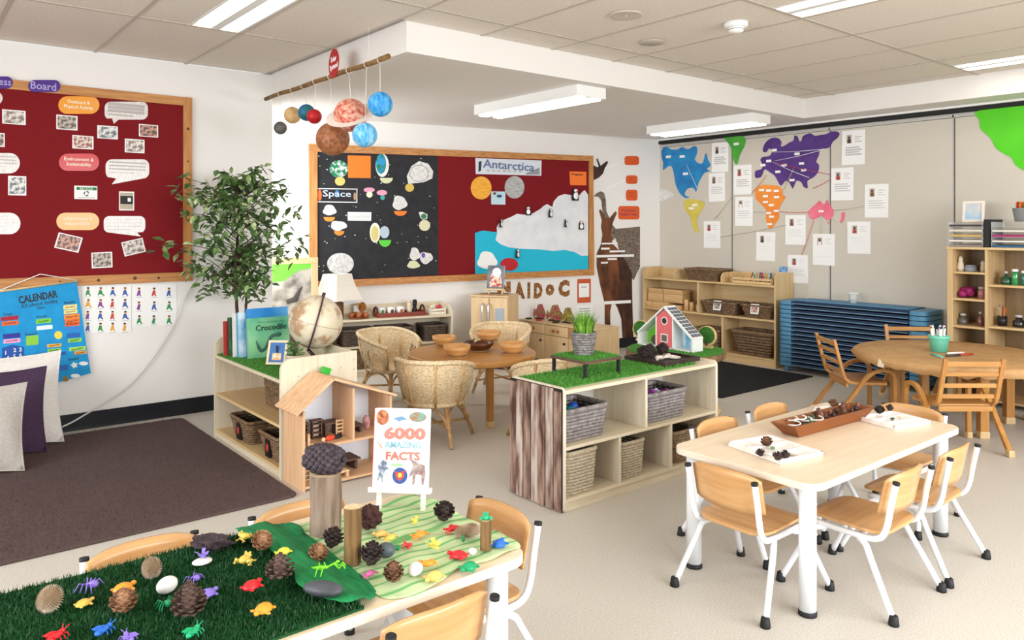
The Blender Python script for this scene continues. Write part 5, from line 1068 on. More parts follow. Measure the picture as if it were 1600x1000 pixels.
doll_table(xl+.14, 4.265, .026, .18, .15, .07, 'tiny dark wood bed in the dollhouse lower room'); doll_table(xl+.07, 4.13, .026, .08, .05, .04, 'tiny wooden stool in the dollhouse lower room', W_DOLLX); doll_shelf(DX0+.06, 4.2, .026, 'tiny brown dresser in the dollhouse lower room', W_KIT)
MB().ball((xw+.165, 4.24, .246+.045), (.022, .03, .045)).build('doll_cradle', mat('pink_stripe', '#b86a76', .7, '#e2c6bd', 30), label='tiny round pink and wood doll seat in the dollhouse', cat='doll furniture', group=GD)
t = thing('doll_ladder', 'tiny pale ladder-back doll chair in the dollhouse', 'doll furniture', (DX0+.285, 4.205, .246), 0, GD)
for sx in (-1, 1): MB().box((sx*.02-.004, 0, 0), (sx*.02+.004, .006, .10)).build('post', W_DOLLX, t)
for k in range(4): MB().box((-.016, 0, .02+k*.022), (.016, .006, .032+k*.022)).build('rung', W_DOLLX, t)
for (x, y, c, c2, lab) in ((DX0+.195, 4.15, '#e0492a', '#1c1c20', 'tiny doll lying down in an orange top and black trousers'),):
    t = thing('peg_doll', lab, 'doll', (x, y, .246), .15); MB().ball((-.045, 0, .014), .013).build('head', plain('#e3c2a2'), t); MB().ball((0, 0, .016), (.034, .018, .016)).build('top', plain(c), t); MB().ball((.055, 0, .013), (.035, .016, .012)).build('trousers', plain(c2), t)
MB().prism([(0, 0), (.035, 0), (.035, .012), (.014, .012), (.014, .07), (0, .07)], 0, .02, Matrix.Translation((DX0+.04, 4.13, .246)) @ Matrix.Rotation(PI/2, 4, 'X')).build('doll_chair', W_DOLLX, label='tiny pale wooden doll chair at the dollhouse front edge', cat='doll furniture', group=GD)

# ================================================================== on the island shelf
def grass_tuft(par, z, n, hgt, spread, r0):
    b = MB()
    for k in range(n):
        a = TR.uniform(0, 2*PI); r = r0*math.sqrt(TR.random()); l = hgt*TR.uniform(.6, 1.1); w_ = .0032; o = Vector((r*math.cos(a), r*math.sin(a), z)); out = Vector((math.cos(a), math.sin(a), 0))*spread*TR.uniform(.2, 1.); s = Vector((-math.sin(a), math.cos(a), 0))*w_
        m1 = o+Vector((0, 0, l*.6))+out*.35; tp = o+Vector((0, 0, l))+out
        b.add([o-s, o+s, m1+s*.8, tp, m1-s*.8], [(0, 1, 2, 4), (4, 2, 3)])
    b.build('grass_blades', mat('pot_grass', '#7fae3c', .5, '#4f8a26', 40), par, kind='stuff')
rz_ = thing('riser', 'small square turf-topped stand with black legs on the island shelf', 'stand', (3.15, 3.19, ZT+.012)); MB().box((-.15, -.145, .078), (.15, .145, .094)).build('board', W_DARK, rz_, bevel=.003)
for sx in (-1, 1):
    for sy in (-1, 1): MB().box((sx*.135-.008, sy*.13-.008, 0), (sx*.135+.008, sy*.13+.008, .078)).build('leg', M_RUBBER, rz_)
MB().box((-.143, -.138, .094), (.143, .138, .099)).build('turf_backing', M_TURF, rz_); blades(.28, .27, 2200, .012, M_BLADE, rz_, (0, 0, .099))
pg = thing('grass_pot', 'spiky green grass in a grey woven pot on the turf riser', 'plant', (3.14, 3.20, ZT+.113)); b = MB()
for k in range(9): rr = .050+.020*k/8; b.tube([((rr+(.0025 if (i+k) % 2 else -.0025))*math.cos(2*PI*i/26), (rr+(.0025 if (i+k) % 2 else -.0025))*math.sin(2*PI*i/26), .009+.0145*k) for i in range(26)], .0088, 6, closed=True)
b.build('woven_pot', mat('grey_rush', '#8f8a86', .6, '#5e5955', 50), pg); MB().lathe([(0, .004), (.045, .004), (.066, .12), (0, .12)], 18).build('soil', plain('#3a3326'), pg); grass_tuft(pg, .118, 260, .13, .06, .055)
ty = thing('black_tray', 'square dark brown slotted tray on the island turf', 'tray', (3.80, 3.165, ZT+.012)); MB().box((-.17, -.165, 0), (.17, .165, .012)).build('base', mat('tray_brown', '#3a2823', .6, '#2b1d19', 20), ty)
for lo, hi in (((-.17, -.165, .012), (.17, -.15, .026)), ((-.17, .15, .012), (.17, .165, .026)), ((-.17, -.15, .012), (-.155, .15, .026)), ((.155, -.15, .012), (.17, .15, .026))): MB().box(lo, hi).build('rim', mat('tray_brown', '#3a2823', .6), ty)
sl = MB()
for i in range(7):
    for j in range(6): sl.box((-.135+i*.042, -.13+j*.047, .0121), (-.117+i*.042, -.105+j*.047, .0135))
sl.build('slots', M_RUBBER, ty, kind='stuff')

# pine cones: a core with spiralling open scales
def cone_mesh(name, L, Rm, n, m, openness=.55, rows_r=None, base_flare=0.):
    b = MB(); b.ball((0, 0, L*.48), (Rm*.55, Rm*.55, L*.46), 10, 8)
    for k in range(n):
        f = (k+.5)/n; a = k*2.39996; z = L*(.04+.90*f); r = Rm*math.sin(PI*min(1, .16+.86*f))**.75*(1+base_flare*(1-f)**2); s = Rm*.55*(1-.5*f)
        d = Vector((math.cos(a), math.sin(a), 0)); u = Vector((0, 0, 1)); q = Vector((-math.sin(a), math.cos(a), 0)); i0 = d*r*.35+u*(z-.15*s); tip = d*r*1.05+u*(z+openness*s)
        b.add([i0-q*s*.35, i0+q*s*.35, tip+q*s*.62-d*s*.25, tip+u*s*.12, tip-q*s*.62-d*s*.25, tip-u*s*.35-d*s*.1], [(0, 1, 2, 3, 4), (0, 5, 1), (1, 5, 2), (0, 4, 5), (2, 5, 3), (3, 5, 4)])
    return b
CM = {}
def cone(label, p, L, Rm, kind='brown', rot=(0, 0, 0), group='pine cones on the nature table', n=70):
    m = {'brown': mat('cone_brown', '#7a5338', .75, '#4a2e1e', 30), 'dark': mat('cone_dark', '#42332f', .75, '#241a18', 30), 'light': mat('cone_light', '#a87c58', .7, '#6b4630', 30), 'rose': mat('cone_rose', '#6d5449', .75, '#4a372f', 30)}[kind]
    key = (kind, round(L, 3), round(Rm, 3))
    if key not in CM: o = cone_mesh('pine_cone', L, Rm, n, m, .9 if kind == 'dark' else .5, base_flare=.55 if kind == 'rose' else 0).build('pine_cone', m, keep=True); CM[key] = o
    else: o = CM[key].copy(); COL.objects.link(o)
    o.location = p; o.rotation_euler = rot; return tag(o, label, 'pine cone', group)
GT = 'pine cones on the brown slotted tray'
for k, (x, y, q) in enumerate(((-.105, .07, .3), (-.01, .105, 1.3), (.09, .075, -.5))): cone(('dark pine cone standing at the wicker side of the slotted tray', 'dark pine cone in the middle of the slotted tray', 'dark pine cone lying near the barn end of the slotted tray')[k], (3.80+x, 3.165+y, ZT+.028), .075, .042, 'dark', (q*.25, .15, q), GT)
for k, (x, y, a, lab) in enumerate(((-.06, -.03, .4, 'pale bleached driftwood piece on the slotted tray, with a knob'), (.02, -.06, -.5, 'pale bleached driftwood piece lying flat on the slotted tray'), (.05, -.01, 1.2, 'pale grey driftwood piece against the dark cones'))):
    MB().tube(smooth_path([(-.06, 0, .014), (-.02, .015, .02), (.02, -.008, .016), (.06, .01, .012)], 4), [.006+.008*math.sin(PI*i/12) for i in range(13)], 7, M=rot_z(a)).build('driftwood', mat('bleached_wood', '#d9cfc2', .8, '#b0a597', 30), label=lab, cat='driftwood', group='driftwood on the slotted tray', loc=(3.80+x, 3.165+y, ZT+.024))
# ---- round turf-topped stand with the toy barn, behind the island
bd = thing('turf_stand', 'round turf-topped pedestal behind the island shelf, carrying the toy barn', 'stand', (4.97, 4.0, 0)); MB().lathe([(0, .44), (.385, .44), (.40, .455), (.40, .495), (0, .495)], 40).build('top', mat('bark_edge', '#8a6a4a', .8, '#5e452e', 20), bd); MB().lathe([(.09, .05), (.08, .25), (.12, .44)], 16).build('column', W_DARK, bd); MB().lathe([(.36, 0), (.36, .045), (.33, .05), (0, .05)], 32).build('foot', W_SHELFZ, bd)
MB().lathe([(0, .495), (.385, .495), (.385, .502), (0, .502)], 40).build('turf_backing', M_TURF, bd); blades(.77, .77, 5200, .013, M_BLADE, bd, (0, 0, .501), lambda x, y: x*x+y*y < .148)
q0, q1 = onz(992.5, 538, .505), onz(1086, 549.6, .505); xb = (q0.x+q1.x)/2; W_ = q0.y-q1.y
bn = thing('toy_barn', 'toy barn with red striped front, green and blue side rooms and shingled roof', 'toy barn', (xb, (q0.y+q1.y)/2, .502), -PI/2); hw = W_/2; D_ = .13        # local x runs to the right along the front
Hc, Hs = .335, .105; cw = hw*.31
P2 = lambda nm, pts, y0, y1, m: MB().prism(pts, -y1, -y0, Matrix.Rotation(PI/2, 4, 'X')).build(nm, m, bn)
M_BW = mat('barn_white', '#e8e8e6', .4); M_RED = mat('barn_red', '#cf3a45', .5, '#e8868a', 34, (1, 0, 0), wave='X')
P2('back_wall', [(-hw, 0), (hw, 0), (hw, Hs), (0, Hc), (-hw, Hs)], D_-.006, D_, M_BW)
for s in (-1, 1): P2('side_wall', [(s*hw-.008, 0), (s*hw+.008, 0), (s*hw+.008, Hs), (s*hw-.008, Hs)], 0, D_, M_BW); P2('inner_wall', [(s*cw-.006, 0), (s*cw+.006, 0), (s*cw+.006, Hc-(Hc-Hs)*.31-.01), (s*cw-.006, Hc-(Hc-Hs)*.31-.01)], 0, D_, M_BW)
P2('floor', [(-hw, 0), (hw, 0), (hw, .01), (-hw, .01)], 0, D_, M_BW)
fr = [(-cw, .01), (cw, .01), (cw, Hc-(Hc-Hs)*.31-.012), (0, Hc-.016), (-cw, Hc-(Hc-Hs)*.31-.012)]; P2('red_front', fr, .002, .008, M_RED)
MB().cyl((0, .0005, .225), (0, .003, .225), .033, n=24).build('round_window', M_BW, bn); MB().cyl((0, -.0005, .225), (0, .003, .225), .025, n=24).build('window_hole', plain('#3a2a26'), bn)
MB().box((-.036, -.001, .05), (.036, .003, .118)).build('square_window', M_BW, bn); MB().box((-.028, -.002, .058), (.028, .003, .110)).build('window_hole', plain('#6d5a55'), bn)
P2('green_room', [(-hw+.01, .01), (-cw-.008, .01), (-cw-.008, Hc-(Hc-Hs)*.33-.015), (-hw+.01, Hs-.006)], D_-.012, D_-.007, plain('#6cc21e')); P2('blue_room', [(cw+.008, .01), (hw-.01, .01), (hw-.01, Hs-.006), (cw+.008, Hc-(Hc-Hs)*.33-.015)], D_-.012, D_-.007, mat('blue_room', '#5fb2d8', .5, '#dfeef2', 10))
for s in (-1, 1):
    T = Matrix.Translation((0, 0, Hc+.006)) @ Matrix.Rotation(s*math.atan2(Hc-Hs, hw), 4, 'Y'); ln = math.hypot(hw, Hc-Hs)+.012
    r_ = MB().box((0 if s > 0 else -ln, -.008, -.008), (ln if s > 0 else 0, D_+.004, .004), T).build('roof', M_BW, bn)
    for i in range(9):
        for j in range(3): x = (.02+i*(ln-.03)/9)*s; MB().box((min(x, x+s*(ln/9-.012)), .012+j*.04, .004), (max(x, x+s*(ln/9-.012)), .045+j*.04, .0065), T).build('shingle', plain('#5b5f66'), r_)
MB().ball((-hw*.5, .06, .05), (.05, .03, .04)).build('hay_bale', W_DARK, bn)
def toy_tree(x, y, label):
    t = thing('toy_tree', label, 'toy tree', (x, y, .502), -PI/2+.2, 'toy trees beside the barn'); MB().cyl((0, -.012, .10), (0, .012, .10), .082, n=28).build('disc', W_SHELF, t); MB().cyl((0, -.016, .105), (0, -.012, .105), .070, n=28).build('crown', mat('toy_leaf', '#3f7a2c', .9, '#28581c', 60, bump=.6), t); MB().box((-.01, -.017, .0), (.01, -.012, .06)).build('trunk', W_DARK, t); MB().box((-.045, -.02, 0), (.045, .02, .02)).build('foot', W_SHELF, t)
q = onz(1105, 543, .505); toy_tree(q.x, q.y, 'round leafy toy tree on a wood disc at the blue end of the barn'); q = onz(995, 533, .505); toy_tree(q.x+.06, q.y, 'round leafy toy tree on a wood disc behind the green end of the barn')
# ================================================================== along the back wall
BR = math.atan(BS)
def bpos(u, off, z): return BM @ Vector((u, -off, z))
uOf = lambda px, py, off: PB.uv(px, py, off)[0]
# framed board standing in the alcove
fb = back_thing('framed_board', 'wood-framed picture board with green top standing in the alcove behind the tree', 'board', uOf(452, 420, .30), .30)
FW = .72; z0, z1 = .0, zat(450, 403, bpos(uOf(452, 420, .3), .3, 0))
hw = uOf(497, 430, .3)-uOf(452, 420, .3)
for lo, hi, m in (((-hw-.1, 0, z1-.06), (hw, .025, z1), W_SHELF), ((hw-.065, 0, 0), (hw, .025, z1-.06), W_SHELFZ), ((-hw-.1, 0, 0), (-hw-.035, .025, z1-.06), W_SHELFZ), ((-hw-.035, 0, .30), (hw-.065, .025, .36), W_SHELF)): MB().box(lo, hi).build('frame_bar', m, fb, bevel=.003)
MB().box((-hw-.035, .008, .36), (hw-.065, .018, z1-.06)).build('picture', mat('garden_print', '#b9b2a6', .6, '#6d675e', 9, lo=.4, hi=.7), fb)
MB().prism([(-hw-.035, z1-.06), (hw-.065, z1-.06), (hw-.065, z1-.10), (hw-.2, z1-.13), (hw-.32, z1-.22), (-hw-.035, z1-.24)], -.0079, -.006, Matrix.Rotation(PI/2, 4, 'X')).build('green_print', plain('#6cc43a'), fb)
MB().tube([(hw-.3, .006, z1-.42), (hw-.22, .006, z1-.40), (hw-.17, .006, z1-.30), (hw-.15, .006, z1-.28)], [.02, .03, .012, .004], 8, M=Matrix.Diagonal((1, .1, 1, 1))).build('bird_print', plain('#4b443e'), fb)
# lamp
DZB = .575
lp = back_thing('table_lamp', 'table lamp with square white shade and brown wicker base on the long back shelf', 'lamp', uOf(527, 470, .25), .25, 0, None, DZB)
MB().lathe([(.062, 0), (.062, .165), (.05, .175), (0, .175)], 20).build('wicker_base', mat('lamp_wicker', '#7a5230', .7, '#4b2f1a', 40, bump=.4), lp); MB().cyl((0, 0, .175), (0, 0, .22), .008).build('stem', M_ALU, lp)
b = MB(); prof = [(.175, .20), (.15, .27), (.125, .34), (.108, .41), (.10, .455)]; vs = []
for r, z in prof: vs += [(r*sx, r*sy, z) for sx, sy in ((-1, -1), (1, -1), (1, 1), (-1, 1))]
b.add(vs, [(i*4+j, i*4+(j+1) % 4, (i+1)*4+(j+1) % 4, (i+1)*4+j) for i in range(4) for j in range(4)], False, Matrix.Rotation(.5, 4, 'Z')); b.build('shade', mat('lamp_shade', '#f2ece0', .8), lp)
# terracotta set, jars and tray
def canister(name, label, u, off, z, r, h, m, lid, cat='canister', group='canisters on the long back shelf', pic=None):
    t = thing(name, label, cat, bpos(u, off, z), BR, group); MB().lathe([(r, 0), (r, h), (r*.95, h+.001), (0, h+.001)], 20).build('body', m, t)
    MB().lathe([(r*1.03, h), (r*1.03, h+.014), (0, h+.016)], 20).build('lid', lid, t)
    if pic: MB().ball((0, -r, h*.45), (r*.5, .003, h*.3), 10, 6).build('printed_picture', plain(pic), t)
    return t
M_CER = mat('white_ceramic', '#eceae6', .25)
canister('storage_jar', 'large white storage jar with wooden lid behind the terracotta plate', uOf(561, 490, .10), .10, DZB, .058, .12, M_CER, W_SHELF, 'jar', None, None)
tp = thing('clay_plate', 'terracotta plate on the long back shelf', 'plate', bpos(uOf(560, 493, .26), .26, DZB), BR); MB().lathe([(.05, 0), (.105, .012), (.108, .016), (.05, .006), (0, .006)], 24).build('plate', mat('terracotta', '#b5683a', .6, '#9a5229', 20), tp)
for k, (dx, dy) in enumerate(((-.068, .0), (-.02, .048), (-.005, -.045), (.045, .018), (.065, -.045))): MB().lathe([(.018, 0), (.028, .012), (.026, .035), (.018, .045), (.015, .043), (0, .01)], 14).build('clay_cup', mat('terracotta', '#b5683a', .6), label='little terracotta cup on the clay plate', cat='cup', group='cups on the clay plate', loc=bpos(uOf(560, 493, .26)+dx, .26-dy, DZB+.0155))
MB().ball((0, 0, 0), (.045, .012, .05), 14, 10).build('woven_disc', mat('woven_orange', '#c4792a', .8, '#5e3512', 60), label='patterned orange woven ball leaning on the storage jar', cat='ornament', loc=bpos(uOf(566, 483, .17), .17, DZB+.055))
sv = thing('serving_tray', 'red wooden serving tray with dark looped handles holding cups', 'tray', bpos(uOf(624, 495, .22), .22, DZB), BR); M_RWOOD = wood('red_wood', '#8c3318', '#74260f', 'x', .35)
MB().box((-.25, -.10, 0), (.25, .10, .008)).build('base', M_RWOOD, sv)
for s in (-1, 1): MB().box((-.25, s*.10-.006, 0), (.25, s*.10+.006, .045)).build('side', M_RWOOD, sv); MB().box((s*.25-.006, -.10, 0), (s*.25+.006, .10, .05)).build('end', M_RWOOD, sv); MB().tube([(s*.252, .06*math.cos(a), .045+.055*math.sin(a)) for a in [PI*i/10 for i in range(11)]], .011, 8).build('handle', mat('dark_handle', '#4a1f1c', .4), sv)
for k, (dx, c) in enumerate(((-.19, '#4f8a4a'), (-.09, '#5a3a34'), (.01, '#b3704a'))): 
    t = thing('printed_mug', ('white mug printed with green plant', 'white mug printed with dark figure', 'white mug printed with brown animal')[k]+' on the red tray', 'mug', bpos(uOf(624, 495, .22)+dx, .22, DZB+.008), BR, 'mugs on the red tray'); MB().lathe([(.040, 0), (.042, .085), (.038, .085), (.036, .006), (0, .006)], 18).build('cup', M_CER, t); MB().ball((0, -.041, .042), (.018, .003, .026), 8, 6).build('printed_picture', plain(c), t)
t = thing('pepper_mill', 'pale wooden pepper mill on the red tray', 'mill', bpos(uOf(624, 495, .22)+.115, .20, DZB+.008), BR); MB().lathe([(.026, 0), (.026, .05), (.020, .07), (.026, .10), (.026, .12)], 16).build('body', plain('#e2d3bd'), t); MB().lathe([(.024, .12), (.026, .135), (.012, .15), (0, .152)], 16).build('cap', plain('#d2bd9f'), t)
t = thing('pepper_mill', 'black pepper mill on the red tray', 'mill', bpos(uOf(624, 495, .22)+.175, .20, DZB+.008), BR); MB().lathe([(.025, 0), (.025, .05), (.018, .075), (.024, .10), (.024, .13)], 16).build('body', M_RUBBER, t); MB().lathe([(.022, .13), (.023, .145), (.012, .152), (0, .153)], 16).build('cap', M_RUBBER, t)
def crate(name, label, p, rz, w_, d_, h_, m, slats=2, cat='crate'):
    t = thing(name, label, cat, p, rz); MB().box((-w_/2, -d_/2, 0), (w_/2, d_/2, .006)).build('base', m, t)
    for sx in (-1, 1):
        for sy in (-1, 1): MB().box((sx*w_/2-.008, sy*d_/2-.008, 0), (sx*w_/2+.008, sy*d_/2+.008, h_)).build('post', m, t)
    for k in range(slats):
        za, zb = h_*(k+.08)/slats, h_*(k+.72)/slats
        for s in (-1, 1): MB().box((-w_/2, s*(d_/2+.004)-.004, za), (w_/2, s*(d_/2+.004)+.004, zb)).build('slat', m, t); MB().box((s*(w_/2+.004)-.004, -d_/2, za), (s*(w_/2+.004)+.004, d_/2, zb)).build('slat', m, t)
    return t
crate('play_food_crate', 'small white slatted crate of toy food on the long back shelf', bpos(uOf(679, 487, .2), .2, DZB), BR, .17, .16, .07, plain('#e6ddc9'), 2)
for k, (dx, c, lab) in enumerate(((.06, '#c9283c', 'toy tomato'), (.0, '#f0ead8', 'toy garlic bulb'), (-.06, '#e8d9b0', 'toy bread roll'), (.095, '#d24a55', 'toy radish'))): MB().ball((0, 0, 0), (.026, .026, .022)).build('toy_food', plain(c, .4), label=lab+' in the white slatted crate', cat='toy food', group='toy food in the white crate', loc=bpos(uOf(679, 487, .2)+dx*.65, .2+.02*(-1)**k, DZB+.05))
# toy fridge
FRZ = math.atan2(.515, -.857)+PI          # front faces the wicker table
fz = .775; fg = thing('toy_fridge', 'tall pale wooden toy fridge with silver handles', 'toy fridge', (5.02, 6.47, 0), math.atan2(-.857, .515)); fw, fd = .42, .34
MB().box((-fw/2, -fd/2+.02, .03), (fw/2, fd/2, fz-.015)).build('body', W_KIT, fg, bevel=.003); MB().box((-fw/2-.006, -fd/2, fz-.015), (fw/2+.006, fd/2, fz)).build('top', W_KIT, fg, bevel=.003); MB().box((-fw/2+.02, -fd/2+.05, 0), (fw/2-.02, fd/2, .03)).build('plinth', W_DARK, fg)
for s in (-1, 1):
    d_ = MB().box((min(s*.006, s*(fw/2-.004)), -fd/2+.004, .04), (max(s*.006, s*(fw/2-.004)), -fd/2+.02, fz-.025)).build('door', W_KIT, fg, bevel=.002)
    MB().tube(smooth_path([(s*.035-.03, -fd/2+.004, fz-.09), (s*.035-.03, -fd/2-.03, fz-.12), (s*.035-.03, -fd/2-.03, fz-.38), (s*.035-.03, -fd/2+.004, fz-.41)], 4), .012, 8).build('handle', mat('silver', '#c9ccd2', .25, metal=.8), d_)
MB().box((.07, -fd/2+.0, fz-.33), (.17, -fd/2+.004, fz-.13)).build('dispenser', mat('silver_panel', '#aab4bd', .3, metal=.4), fg)
MB().lathe([(0, 0), (.16, 0), (.16, .006), (0, .006)], 28).build('place_mat', mat('woven_mat', '#b5906a', .8, '#8c6a4a', 60), label='round woven mat on top of the toy fridge', cat='mat', loc=(5.02, 6.47, fz))
def easel_book(name, label, p, rz, w_, h_, cover, base_z, legs_m, leg_h, tilt=-.18):
    """A book resting on the ledge of a small three-legged display easel."""
    e = thing(name+'_easel', 'small %s display easel under the %s' % (('white', 'book of 6000 facts') if 'facts' in label else ('pale wooden', 'cookbook')), 'easel', (p[0], p[1], base_z), rz); T = Matrix.Rotation(tilt, 4, 'X')
    for s in (-1, 1): MB().box((s*w_*.40-.008, .010, -.001), (s*w_*.40+.008, .022, leg_h+h_*.5), T).build('leg', legs_m, e)
    MB().box((-w_*.56, -.022, leg_h-.016), (w_*.56, .012, leg_h), T).build('ledge', legs_m, e); MB().tube([T @ Vector((0, .022, leg_h+h_*.45)), (0, .16, .004)], .007, 6).build('rear_leg', legs_m, e); MB().box((-w_*.40, .012, leg_h+h_*.3), (w_*.40, .020, leg_h+h_*.36), T).build('cross_bar', legs_m, e)
    b = thing(name, label, 'book', (p[0], p[1], base_z), rz); b.rotation_euler = (0, 0, rz); z_ = leg_h
    MB().box((-w_/2+.003, -.012, z_+.002), (w_/2-.003, .007, z_+h_-.003), T).build('pages', M_PAPER, b); c_ = MB(); c_.box((-w_/2, -.015, z_), (w_/2, -.0125, z_+h_), T); c_.box((-w_/2, .007, z_), (w_/2, .0095, z_+h_), T); c_.build('cover', cover, b)
    return b, T @ Matrix.Translation((0, -.0156, z_)) @ Matrix.Rotation(PI/2, 4, 'X'), z_
ck, T, _ = easel_book('cookbook', 'dark cookbook with fruit on the cover, on the toy fridge', (5.0, 6.44), math.atan2(-.857, .515), .19, .25, mat('cook_cover', '#4f555c', .4, '#7c838a', 5), fz+.006, W_SHELF, .055)
MB().prism([(-.07, .02), (.08, .02), (.06, .15), (-.05, .16)], 0, .001, T).build('food_print', mat('food_print', '#e9cdb9', .5, '#b5483c', 26, lo=.45, hi=.55), ck); MB().prism([(.01+.05*math.cos(2*PI*i/20), .175+.05*math.sin(2*PI*i/20)) for i in range(20)], .001, .002, T).build('title_disc', M_PAPER, ck)
# play kitchen: front faces the wicker table
KX0, KX1, KY0, KY1, KH = 5.56, 5.94, 5.52, 6.70, .45
kt = thing('play_kitchen', 'pale wooden play kitchen bench with knobbed drawers', 'play kitchen', ((KX0+KX1)/2, (KY0+KY1)/2, 0)); Kb = lambda nm, lo, hi, m, par=None, bv=.003: MB().box(lo, hi).build(nm, m, par or kt, world=True, bevel=bv)
Kb('body', (KX0+.018, KY0, .03), (KX1, KY1, KH-.018), W_KIT); Kb('bench_top', (KX0-.006, KY0-.006, KH-.018), (KX1+.006, KY1, KH), W_KIT); Kb('plinth', (KX0+.04, KY0+.02, 0), (KX1-.02, KY1, .03), W_DARK)
ysp = [KY1-.01, KY1-.42, KY1-.80, KY0+.01]
for k in range(3):
    y1, y0 = ysp[k]-.004, ysp[k+1]+.004
    d_ = Kb('drawer', (KX0, y0, KH-.13), (KX0+.018, y1, KH-.026), W_KIT if k < 2 else W_HONEYX)
    for yk in ((y0+y1)/2-.035, (y0+y1)/2+.035)[: 2 if k < 2 else 1]: MB().ball((KX0-.012, yk, KH-.078), (.016, .018, .016)).build('knob', mat('knob_wood', '#9a5a22', .4), d_, world=True)
    d_ = Kb('door', (KX0, y0, .04), (KX0+.018, y1, KH-.138), W_KIT); MB().ball((KX0-.010, y0+.05, KH-.2), .014).build('knob', M_RUBBER, d_, world=True)
for k, (px, py, c1, c2, w_, lab) in enumerate(((843, 492, '#b5365a', '#7a7a3c', .21, 'small painted wooden fish, pink and olive'), (866, 486, '#b0325a', '#8a9a3c', .27, 'large painted wooden fish, magenta and green'), (886, 488, '#6a5a3a', '#a8963c', .22, 'round brown and olive painted wooden fish'))):
    q = onz(px, py+10, KH); q.x = KX0+.17-.01*k; q.y = ona(px, py, q.x).y; t = thing('wooden_fish', lab+' on the play kitchen', 'ornament', (q.x, q.y, KH), -PI/2, 'painted fish on the play kitchen'); m_ = mat('fish_%d' % k, c1, .5, c2, 30, lo=.45, hi=.6)
    MB().prism([(w_*(-.5), .05), (-w_*.42, .11), (-w_*.30, .075), (-w_*.1, .12+.2*w_), (w_*.2, .12+.25*w_), (w_*.45, .08), (w_*.5, .05), (w_*.3, .012), (-w_*.1, .008), (-w_*.3, .045), (-w_*.44, .012)], -.006, .006, Matrix.Rotation(PI/2, 4, 'X')).build('body', m_, t); MB().box((-w_*.3, -.02, 0), (w_*.3, .02, .012)).build('stand', M_RUBBER, t)
for k, (px, c) in enumerate(((826, '#1c1a1c'), (842, '#b01c22'), (868, '#1c1a1c'))): q = ona(px, 494, KX0+.06); MB().lathe([(.035, 0), (.038, .012), (.02, .016), (0, .014)], 16).build('toy_burner', plain(c, .4), label='%s round toy hotplate knob on the bench top%s' % (('black', 'red', 'black')[k], ('', '', ' below the magenta fish')[k]), cat='toy', loc=(KX0+.06, q.y, KH))
# ================================================================== bowls on the round table
def bowl(label, px, py, r, h, m=None, inner=None):
    q = onz(px, py, .512); MB().lathe([(0, 0), (.085, 0), (.085, .004), (0, .004)], 24).build('place_mat', mat('cork_mat', '#b58a5c', .8, '#9a7048', 50), label='round brown place mat under the '+' '.join(label.split()[:9]), cat='place mat', group='place mats on the bowl table', loc=(q.x, q.y, .505))
    t = thing('wooden_bowl', label, 'bowl', (q.x, q.y, .509), 0, 'wooden bowls on the round table'); MB().lathe([(r*.45, 0), (r*.75, h*.25), (r*.97, h*.7), (r, h), (r*.95, h), (r*.9, h*.7), (r*.68, h*.3), (0, h*.12)], 32).build('bowl', m or mat('bowl_wood', '#d6a468', .35, '#b98248', 5, (1, 1, 9)), t); return t
bowl('wooden bowl beside the tub chair by the long back shelf', 694, 540, .100, .085); bowl('wooden bowl with a flat rim at the front of the round table', 714, 556, .105, .085); bowl('wooden bowl with a spoon at the island side of the table', 801, 551, .105, .085); bowl('wide wooden bowl at the fridge side of the round table', 763, 531, .115, .080)
t = bowl('large dark glazed wooden dish in the middle of the round table', 748, 546, .125, .065, mat('dark_bowl', '#6d3d1c', .2, '#4a2610', 6))
t = thing('wooden_spoon', 'wooden spoon resting in the dark dish', 'spoon', onz(745, 532, .585), .8); MB().tube([(-.11, 0, .008), (.04, 0, -.002)], .006, 7).build('handle', W_SHELF, t); MB().ball((.065, 0, -.003), (.035, .024, .008)).build('scoop', W_SHELF, t)
# ================================================================== contents of the block shelf
c3 = lambda x, y: (960+x/4.763, 390+y/4.763); GBk = 'wooden unit blocks'; W_BLK = wood('block_wood', '#d9b583', '#c9a06a', 'y', .5)
def ry(x): return ona(*c3(x, 300), RX0+.03).y
zs = .506; rowsb = [(236, 282, 0, .075), (284, 395, 0, .075), (395, 488, 0, .052), (240, 355, 1, .10), (358, 498, 1, .10), (244, 350, 2, .055), (352, 498, 2, .055)]; hz_ = [zs, zs+.077, zs+.179]
for k, (xa, xb_, lev, hh) in enumerate(rowsb):
    ya, yb = ry(xa), ry(xb_); MB().box((RX0+.03+.02*(lev > 0), yb+.003, hz_[lev]), (RX0+.18+.02*(lev > 0), ya-.003, hz_[lev]+hh)).build('unit_block', W_BLK, label=('long maple block at the base of the stack', 'long maple block in the base row', 'short low maple block in the base row', 'big maple block on the base row', 'big maple block beside another, second row', 'maple plank lying on top of the stack', 'maple plank on top, next to the cylinders')[k]+' in the shelf', cat='wooden block', group=GBk, bevel=.003)
for k, x in enumerate((520, 548, 585)): MB().lathe([(.028, 0), (.028, .13-.03*k), (.026, .131-.03*k), (0, .131-.03*k)], 16).build('block_cylinder', W_BLK, label='%s upright wooden cylinder block beside the block stack' % ('tall', 'medium', 'short')[k], cat='wooden block', group=GBk, loc=(RX0+.07+.03*k, ry(x), zs))
GR_ = 'wicker trays in the block shelf'
